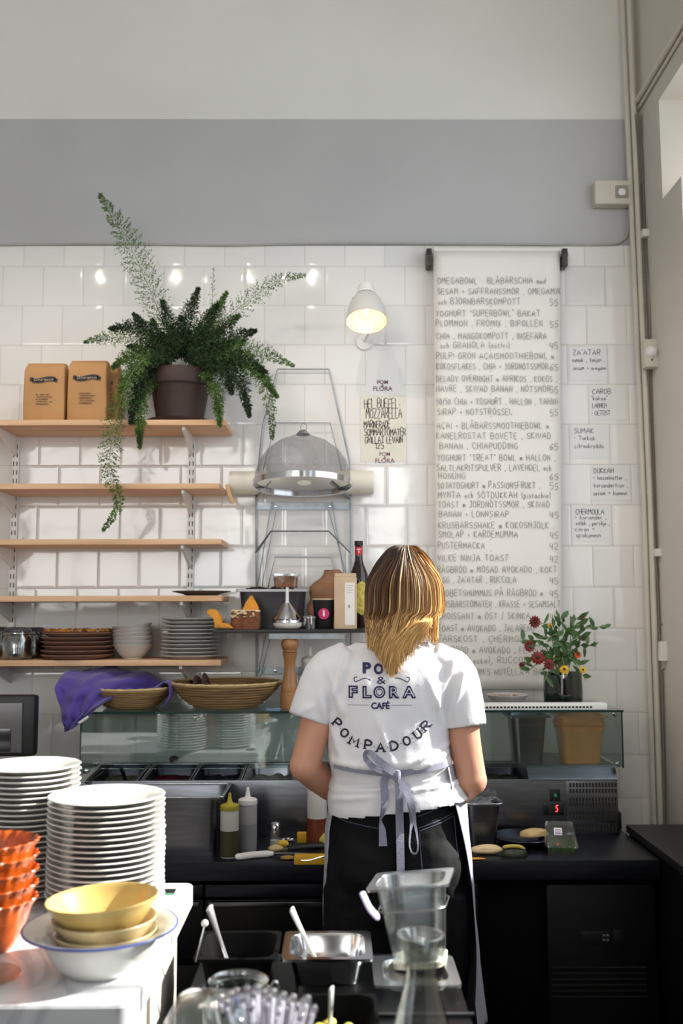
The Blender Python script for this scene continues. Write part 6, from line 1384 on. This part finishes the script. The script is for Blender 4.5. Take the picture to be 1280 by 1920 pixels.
# sprout punnet
pu = onc(1057, 1603); t_ = thing('sprout_punnet', 'clear plastic punnet of green sprouts with white label on the counter', 'punnet', pu+Vector((0, .04, 0)), rot=(0, 0, R(-8)))
bm = NB(); loft(bm, [rrect(.085, .10, .010, 0), rrect(.092, .108, .012, .022), rrect(.098, .114, .012, .024), rrect(.094, .110, .012, .028)], True, False)
for k in range(13): x = -.04+.08*k/12; box(bm, (x-.0012, -.056, .002), (x+.0012, -.052, .022))
finish('tray', bm, G_clear, t_, 30)
bm = NB(); A = rrect(.094, .110, .012, .028); Bb = [Vector((v.x*.86, v.y*.15+.045+ (v.y)*.1, .052+(.026 if v.y > 0 else .0))) for v in A]; loft(bm, [A, [a_.lerp(b_3, .55)+Vector((0, -.008, .012)) for a_, b_3 in zip(A, Bb)], Bb]); finish('lid', bm, G_clear, t_, 30)
bm = NB(); box(bm, (-.013, -.0005, -.012), (.013, .0005, .012)); bm.transform(Matrix.Translation((-.006, .006, .058)) @ Matrix.Rotation(R(-38), 4, 'X')); lb = finish('label', bm, M_paper, t_, 0)
bm = NB(); 
for k in range(4): box(bm, (-.010, -.001, -.007+.004*k), (.006 if k % 2 else .009, -.0006, -.0055+.004*k))
box(bm, (.0105, -.001, -.012), (.013, -.0006, .012)); bm.transform(Matrix.Translation((-.006, .006, .058)) @ Matrix.Rotation(R(-38), 4, 'X')); finish('label_print', bm, mat('violet_print', C(110, 80, 140), .6), lb, 0)
bm = NB()
for k in range(420):
    x, y = rf.uniform(-.038, .038), rf.uniform(-.045, .045); h = rf.uniform(.02, .036); q = Vector((rf.uniform(-.008, .008), rf.uniform(-.008, .008), 0)); tube(bm, [(x, y, .006), (x+q.x, y+q.y, h)], .0006, 3); e = Vector((x+q.x, y+q.y, h))
    bm.faces.new([bm.verts.new(e+Vector(v)) for v in ((-.004, 0, 0), (0, -.002, .002), (.004, 0, .001), (0, .002, 0))])
o = finish('sprouts', bm, mat('sprout_green', C(96, 128, 62), .7, var=.3, vs=60), t_, 0); o['kind'] = 'stuff'
# dark box at the back right end of the counter
bm = NB(); box(bm, (xur+.03, 3.40, ZCT), (xcr+.0, 3.62, ZCT+.055), .004); o = finish('power_block', bm, M_black); tag(o, 'low black box at the back right end of the counter', 'box')
# dark side cabinet on the far right
t_ = thing('side_cabinet', 'dark cabinet at the right photo edge beyond the counter end', 'cabinet', (1.06, 2.95, 0))
xw = wx(.4)
bm = NB(); box(bm, (.965-1.06, 2.55-2.95, .0), (1.17-1.06, 3.35-2.95, .86), .003); finish('cabinet_body', bm, M_blackm, t_); bm = NB(); box(bm, (.958-1.06, 2.54-2.95, .861), (1.172-1.06, 3.36-2.95, .885), .003); finish('cabinet_top', bm, M_black, t_)
bm = NB(); loft(bm, [rrect(.10, .16, .01, 0), rrect(.11, .17, .01, .02), rrect(.085, .14, .01, .028)]); o = finish('folded_napkin', bm, M_paper); o.location = (1.105, 2.76, .885); tag(o, 'white folded cloth on the dark cabinet at the right photo edge', 'cloth')
# till screen left
t_ = thing('till_screen', 'dark framed till screen at the left photo edge behind the white plates', 'screen', (-1.02, 3.04, ZCT))
def scr(name, px0, px1, py0, py1, y0, y1, m, bev=.003, par=None):
    a, b = at(px0, py1, y0), at(px1, py0, y0); bm = NB(); L_ = Vector((-1.02, 3.04, ZCT)); box(bm, (a.x-L_.x, y0-L_.y, a.z-L_.z), (b.x-L_.x, y1-L_.y, b.z-L_.z), bev); return finish(name, bm, m, par or t_)
fr = scr('frame', -140, 66, 1304, 1420, 3.01, 3.06, M_black, .012); scr('screen_bezel', -130, 42, 1318, 1412, 3.002, 3.01, mat('screen_grey', C(96, 92, 94), .3), .001); scr('screen_window', -120, 20, 1366, 1410, 2.998, 3.002, mat('dark_screen', C(44, 46, 48), .15), .001)
bm = NB(); box(bm, (-.10, -.05, 0), (.06, .08, .02), .004); box(bm, (-.04, 0, .02), (0, .03, .20), .003); finish('stand', bm, M_black, t_)

# ================================================================== marble serving counter in front
def marble():
    m = bpy.data.materials.new('white_marble'); m.use_nodes = True; nt = m.node_tree; N = nt.nodes; L = nt.links; b = N['Principled BSDF']
    tc = N.new('ShaderNodeTexCoord'); n = N.new('ShaderNodeTexNoise'); n.inputs['Scale'].default_value = 3.2; n.inputs['Detail'].default_value = 9; n.inputs['Distortion'].default_value = 1.6; L.new(tc.outputs['Object'], n.inputs[0])
    rp = N.new('ShaderNodeValToRGB'); e = rp.color_ramp.elements; e[0].position = .47; e[0].color = C(228, 228, 230); e[1].position = .56; e[1].color = C(226, 226, 229); k = rp.color_ramp.elements.new(.515); k.color = C(196, 196, 202)
    L.new(n.outputs[0], rp.inputs[0]); L.new(rp.outputs[0], b.inputs['Base Color']); b.inputs['Roughness'].default_value = .28; return m
ZM = .987; XM = (onz(367, 1656, ZM).x+onz(241, 1885, ZM).x)/2; YMB = onz(367, 1655, ZM).y; YMF = onz(200, 1886, ZM).y
t_ = thing('marble_counter', 'white marble topped serving counter in the left foreground', 'counter', (-.9, 1.9, 0))
bm = NB(); loft(bm, [rrect(1.16, YMB-YMF, .02, z, 5) for z in (ZM-.045, ZM)]); bmesh.ops.bevel(bm, geom=[e for e in bm.edges if abs(e.verts[0].co.z-e.verts[1].co.z) < 1e-5], offset=.003, segments=2, affect='EDGES')
bm.transform(Matrix.Translation((XM-.58+.9, (YMF+YMB)/2-1.9, 0))); finish('marble_top', bm, marble(), t_, 30)
bm = NB(); box(bm, (-1.48+.9, YMF+.04-1.9, 0), (XM-.03+.9, YMB-.04-1.9, ZM-.0455), .002); finish('counter_body', bm, mat('pale_grey_panel', C(150, 146, 142), .6), t_)
bm = NB(); box(bm, (XM-.03+.9, YMF+.08-1.9, .1), (XM-.022+.9, 1.86-1.9, ZM-.09), .001); box(bm, (XM-.03+.9, 1.90-1.9, .1), (XM-.022+.9, 2.17-1.9, ZM-.09), .001); finish('side_panels', bm, mat('cream_panel', C(188, 182, 170), .5), t_)
def onm(px, py): return onz(px, py, ZM)
PH = .0112
def pstack(px, y, n, r, name, who, seed):
    base = Vector((at(px, 1500, y).x, y, ZM)); stack('white_plate', lambda: plate_mesh(r, .016, .0032, .27), M_porc, base, n, PH, lambda k, n_: f'white porcelain plate in the {who}, {ordl(k, n_)}', 'plate', f'white plates in the {who}', jit=.0012, seed=seed)
pstack(201, 2.11, 20, .1195, 'white_plate', 'stack beside the cream bowls', 5)
pstack(56, 2.225, 24, .108, 'white_plate', 'taller stack at the left photo edge', 6)
# enamel bowl with cream bowls
EB = Vector((at(189, 1735, 1.764).x, 1.764, ZM))
t_ = thing('enamel_bowl', 'wide white enamel bowl with a blue rim on the marble under the cream bowls', 'bowl', EB)
bm = NB(); lathe(bm, [(0, .002), (.052, .002), (.055, 0), (.060, .002), (.080, .020), (.095, .048), (.101, .062), (.128, .072), (.1295, .074), (.127, .0755), (.100, .066), (.092, .049), (.077, .022), (.056, .006), (0, .005)], 64); finish('bowl_body', bm, M_porc, t_, 50)
bm = NB(); tube(bm, [Vector((.1292*math.cos(2*PI*k/72), .1292*math.sin(2*PI*k/72), .0738)) for k in range(73)], .0022, 8, cap=False); finish('blue_rim', bm, mat('blue_enamel', C(52, 70, 140), .2), t_)
cbase = Vector((at(195, 1680, 1.765).x, 1.77, ZM+.0125))
for i, (r_, dx, dy, rx) in enumerate(((.088, .002, 0, 0), (.0885, .0, .001, 0), (.0955, -.001, 0, -3))):
    o = finish('cream_bowl', bowl_mesh(r_, .052 if i < 2 else .058, .5, .0035, .62), M_creamo if i < 2 else M_creamg, smooth=50); o.location = cbase+Vector((dx, dy, .0205*i+(.006 if i == 2 else 0))); o.rotation_euler = (R(rx), 0, i*.7)
    tag(o, ['cream glazed bowl at the bottom of the stack in the enamel bowl', 'cream glazed bowl in the middle of the stack in the enamel bowl', 'mustard yellow glazed bowl on top of the cream stack'][i], 'bowl', 'cream bowls in the enamel bowl')
# orange fluted bowls
OB = Vector((at(-16, 1770, 1.87).x, 1.87, ZM))
def fluted():
    bm = NB(); rings = []
    for r_, z, fl in ((.030, 0, 0), (.036, .001, 0), (.050, .022, .0), (.066, .060, .004), (.071, .078, .02), (.075, .084, .045), (.078, .089, .06), (.0765, .091, .06), (.072, .086, .045), (.067, .076, .02), (.062, .060, .004), (.046, .024, 0), (.030, .006, 0)):
        rings.append([Vector((r_*(1+fl*math.cos(22*q)*.55)*math.cos(q), r_*(1+fl*math.cos(22*q)*.55)*math.sin(q), z)) for q in [2*PI*k/132 for k in range(132)]])
    loft(bm, rings); return bm
stack('orange_bowl', fluted, M_orange, OB, 5, .0255, lambda k, n: f'orange glazed fluted bowl at the left photo edge, {ordl(k, n)} in its stack', 'bowl', 'orange fluted bowls', seed=9)
p = onm(20, 1805); bm = NB(); lathe(bm, [(0, .002), (.04, .002), (.062, .012), (.060, .014), (.04, .005), (0, .005)], 40); o = finish('glass_saucer', bm, G_jar, smooth=50); o.location = (EB.x-.178, 1.705, ZM); tag(o, 'clear glass saucer on the marble below the orange bowls', 'saucer')
p = onm(312, 1674); bm = NB(); box(bm, (-.022, -.016, 0), (.016, .018, .004), .0008); t_ = thing('payment_card_block', 'small dark card with a green edge on the marble behind the plates', 'card', onm(314, 1674))
finish('card', bm, M_black, t_); bm = NB(); box(bm, (-.022, -.0175, 0), (.016, -.0162, .004)); finish('green_edge', bm, mat('green_edge', C(90, 170, 120), .4), t_, 0)

# ================================================================== low serving station
ZS2 = .855
XA, XBR = XM+.03, at(872, 1850, 1.97).x
t_ = thing('serving_station', 'low black serving station in the foreground carrying pans, jars and a carafe', 'counter', (0, 1.7, 0))
bm = NB(); box(bm, (XA, 1.28-1.7, ZS2-.03), (XBR, 2.235-1.7, ZS2), .003); finish('station_top', bm, mat('black_glossy_top', C(6, 6, 8), .35, spec=.25), t_); bm = NB(); box(bm, (XA+.01, 1.30-1.7, 0), (XBR-.01, 2.21-1.7, ZS2-.0305), .002); finish('station_body', bm, M_blackm, t_)
ZR = .914
def spt(px, py, z): return onz(px, py, z)
def gn(name, lab, cat, px0, px1, pyf, zr, d, h, m, **kw):
    a, b = spt(px0, pyf, zr), spt(px1, pyf, zr); w_ = b.x-a.x; t__ = thing(name, lab, cat, ((a.x+b.x)/2, a.y+d/2, zr)); finish('pan_shell', pan_mesh(w_, d, h, **kw), m, t__); return t__, w_
t1, w1_ = gn('black_food_pan', 'black food pan in the serving station with a spoon leaning in it', 'pan', 362, 519, 1799, ZR, .172, ZR-ZS2-.001, M_blackm, rim=.008)
t2, w2_ = gn('steel_food_pan', 'shallow steel food pan in the serving station with a white spoon', 'pan', 527, 699, 1799, ZR, .172, ZR-ZS2-.001, M_chrome, rim=.014, r=.03)
bm = NB(); g = [[bm.verts.new((-.055+.11*i/8, -.055+.11*j/8, -.044+.004*noise.noise(Vector((i, j, 3))))) for j in range(9)] for i in range(9)]
for i in range(8):
    for j in range(8): bm.faces.new((g[i][j], g[i+1][j], g[i+1][j+1], g[i][j+1]))
finish('food', bm, mat('olive_spread', C(120, 116, 66), .5, var=.25, vs=40, bump=.4), t2, 80)
t3, w3_ = gn('clear_tray', 'flat clear plastic tray under the tilted clear container', 'tray', 702, 866, 1848, ZS2+.022, .165, .021, glass('cloudy_plastic', (.80, .82, .83, 1), .6, .25, .30), rim=.02, taper=.006)
# tilted clear container
tc_ = thing('clear_container', 'tall clear plastic food container standing tilted in the right foreground', 'container', spt(793, 1826, ZS2+.006)+Vector((0, .055, 0)), rot=(R(-2), R(-6.5), R(-11)))
bm = pan_mesh(.170, .158, .172, rim=.014, taper=.020, r=.035, t=.002); bm.transform(Matrix.Translation((0, 0, .172))); finish('container_shell', bm, glass('frosted_clear_plastic', (.84, .87, .88, 1), .8, .22, .16), tc_, 30)
bm = NB(); loft(bm, [rrect(.108, .096, .025, .004), rrect(.112, .100, .025, .016), rrect(.07, .05, .02, .024)]); finish('white_flakes', bm, mat('white_flakes', C(214, 206, 188), .8, var=.15, vs=60, bump=.8, bs=90), tc_)
bm = NB(); loft(bm, [rrect(.140, .128, .030, .118), rrect(.1445, .1325, .030, .121), rrect(.141, .129, .030, .124)], False, False); finish('stacking_ridge', bm, glass('cloudy_plastic'), tc_)
bm = NB(); tube(bm, spline([at(678, 1672, 1.90), at(685, 1688, 1.895), at(694, 1705, 1.90), at(710, 1722, 1.92)], 6), [.004]+[.0075]*16+[.0065, .004], 12, flat=.5); vh = finish('rim_highlight', bm, mat('pale_violet_highlight', C(206, 196, 246), .3)); vh.parent = tc_; vh.matrix_parent_inverse = Matrix.LocRotScale(tc_.location, tc_.rotation_euler, None).inverted(); vh['label'] = 'pale violet highlight shape added on the left rim'  # added handle shape, its violet colour stands in for a highlight at the rim
def spoon3(lab, a, b, c, wa, wb, m=M_steel):
    bm = NB(); P_ = spline([a, b, c], 10); n = len(P_); tube(bm, P_, [wa+(wb-wa)*min(1, (i/(n-1))*1.5) if i else wa*.5 for i in range(n)], 10, flat=.35); return tag(finish('spoon', bm, m, smooth=60), lab, 'spoon', 'spoons in the serving station')
M_sp = mat('bright_spoon_steel', C(222, 222, 228), .25, .6)
o = spoon3('silver spoon handle leaning up out of the black food pan', at(392, 1700, 2.0), at(405, 1740, 2.04), onz(426, 1801, .872), .0095, .0045, M_sp); bm = NB(); ball(bm, onz(429, 1812, .866), .016, (.8, 1.1, .4)); finish('spoon_bowl', bm, M_sp, o, 60)
o = spoon3('white handled spoon leaning in the shallow steel food pan', at(546, 1703, 2.02), at(562, 1738, 2.07), onz(591, 1796, .872), .0075, .0050, M_white)
bm = NB(); tube(bm, [at(384, 1733, 1.95), at(376, 1765, 1.95), onz(367, 1803, .917)], .0012, 6); o = finish('wire_skewer', bm, M_sp); q = NB(); ball(q, at(384, 1731, 1.95), .0065); finish('end_ball', q, M_white, o, 60); tag(o, 'thin wire stick with a white ball end beside the left spoon', 'stick')
# near pan with yellow-green food and upright spoon
t4 = thing('low_black_pan', 'black food pan nearest the camera with a little yellow food in it', 'pan', (at(618, 1880, 1.70).x, 1.80, ZS2+.05)); finish('pan_shell', pan_mesh(.165, .15, .049, rim=.006), M_blackm, t4)
bm = NB()
for k in range(26): ball(bm, Vector((rf.uniform(-.03, .035), rf.uniform(-.04, .02), -.036+rf.random()*.012)), rf.uniform(.007, .012), (1, 1, .7))
o = finish('yellow_food', bm, mat('yellow_florets', C(196, 188, 82), .6, var=.25, vs=50, bump=.5), t4); o['kind'] = 'stuff'
spoon3('straight white spoon handle standing in the nearest black pan', at(621, 1851, 1.70), at(620, 1885, 1.73), onz(617, 1932, .862), .0062, .0055, M_white)
# front rail bar
bm = NB(); box(bm, (at(700, 1876, 1.9).x, 1.895, ZS2), (at(735, 1876, 1.9).x+.15, 1.905, ZS2+.006), .001); tag(finish('divider_bar', bm, M_steel), 'thin steel divider bar lying across the station in front of the tray', 'bar')
# clip jar, open
JP = Vector((at(447, 1838, 1.66).x, 1.66, ZS2)); hj = at(447, 1838, 1.66).z-ZS2
t_ = thing('open_clip_jar', 'open empty clip top glass jar behind the wrapped cutlery', 'jar', JP)
bm = NB(); lathe(bm, [(0, .003), (.050, .003), (.056, .010), (.056, hj-.035), (.047, hj-.018), (.0455, hj-.004), (.048, hj), (.0455, hj+.002), (.041, hj-.002), (.041, hj-.018), (.051, hj-.036), (.051, .012), (0, .008)], 48); finish('glass', bm, G_jar, t_, 50)
bm = NB(); tube(bm, [Vector((.0485*math.cos(2*PI*k/40), .0485*math.sin(2*PI*k/40), hj-.014)) for k in range(41)], .0016, 6); tube(bm, spline([(.048, -.01, hj-.012), (.060, -.012, hj+.002), (.064, -.012, hj-.012), (.062, -.012, hj-.03)], 5), .0022, 6); tube(bm, spline([(-.048, -.01, hj-.012), (-.062, -.012, hj-.006), (-.066, -.012, hj-.02)], 5), .0020, 6); finish('clip_wire', bm, M_chrome, t_)
# round glass jar front left
t_ = thing('round_glass_jar', 'rounded glass jar at the bottom photo edge beside the marble counter', 'jar', Vector((at(400, 1900, 1.46).x, 1.46, ZS2)))
h2 = at(400, 1856, 1.46).z-ZS2; bm = NB(); lathe(bm, [(0, .003), (.05, .003), (.066, .02), (.074, h2*.5), (.068, h2*.8), (.050, h2*.95), (.0, h2), (0, h2-.004), (.048, h2*.92), (.065, h2*.78), (.071, h2*.5), (.06, .022), (0, .008)], 48); finish('glass', bm, G_jar, t_, 60)
# holder with wrapped cutlery
HP = Vector((at(490, 1960, 1.44).x, 1.44, ZS2))
t_ = thing('cutlery_holder', 'glass holder at the bottom photo edge full of wrapped cutlery', 'holder', HP)
bm = NB(); lathe(bm, [(0, .002), (.040, .002), (.046, .09), (.044, .09), (.038, .006), (0, .006)], 40); finish('glass', bm, G_jar, t_, 50)
M_wrap = glass('wrapper_film', (.94, .94, .98, 1), .9, .10, .22); M_blue = mat('pale_blue_wrap', C(150, 164, 214), .5); M_whs = mat('white_wrap', C(240, 238, 244), .35)
TIP = [(400, 1885), (412, 1872), (424, 1880), (432, 1866), (443, 1860), (455, 1872), (463, 1856), (474, 1866), (482, 1853), (494, 1862), (503, 1872), (512, 1861), (522, 1878), (531, 1868), (540, 1880), (549, 1872), (556, 1888), (568, 1880), (576, 1874), (588, 1892), (584, 1905), (420, 1898), (445, 1890), (470, 1888), (498, 1890), (520, 1898), (545, 1902), (562, 1908)]
WD = ['first', 'second', 'third', 'fourth', 'fifth', 'sixth', 'seventh', 'eighth', 'ninth', 'tenth', 'eleventh', 'twelfth', 'thirteenth', 'fourteenth', 'fifteenth', 'sixteenth', 'seventeenth', 'eighteenth', 'nineteenth', 'twentieth', 'twenty-first', 'twenty-second', 'twenty-third', 'twenty-fourth', 'twenty-fifth', 'twenty-sixth', 'twenty-seventh', 'last']
for k, (px, py) in enumerate(sorted(TIP)):
    tip = at(px, py, 1.44+rf.uniform(-.03, .03)); base = HP+Vector(((px-490)/1300*.22, rf.uniform(-.025, .025), .008)); d = (tip-base).normalized()
    st = thing('wrapped_cutlery', f'clear wrapped white cutlery piece in the glass holder, {WD[k]} counting from the left', 'cutlery', base, 'wrapped cutlery in the glass holder')
    L_ = (tip-base).length; bm = NB(); tube(bm, [Vector((0, 0, 0)), d*L_*.96], .0032, 8, flat=.6); finish('handle', bm, M_blue if k in (5,) else M_whs, st, 60)
    bm = NB(); tube(bm, [Vector((0, 0, 0))+d*.01, d*L_*.5, d*L_], [.0052, .0058, .0050], 8, flat=.7); ball(bm, d*L_, .0055, (1, .8, 1.2)); finish('wrapper', bm, M_wrap, st, 60)
# carafe
CP = Vector((at(788, 1752, 1.60).x, 1.60, ZS2)); hc = at(788, 1752, 1.60).z-ZS2
t_ = thing('glass_carafe', 'empty clear glass carafe with a flared mouth in the right foreground', 'carafe', CP)
bm = NB(); lathe(bm, [(0, .003), (.050, .003), (.056, .012), (.054, .06), (.042, .11), (.027, hc-.075), (.0235, hc-.055), (.026, hc-.03), (.033, hc-.008), (.0365, hc), (.0345, hc), (.030, hc-.01), (.0225, hc-.032), (.0205, hc-.055), (.024, hc-.076), (.039, .108), (.051, .06), (.052, .014), (0, .010)], 56); finish('glass', bm, G_jar, t_, 60)
bm = NB(); tube(bm, [Vector((.0355*math.cos(2*PI*k/48), .0355*math.sin(2*PI*k/48), hc)) for k in range(49)], .0016, 8, cap=False); finish('mouth_rim', bm, G_jar, t_, 60)
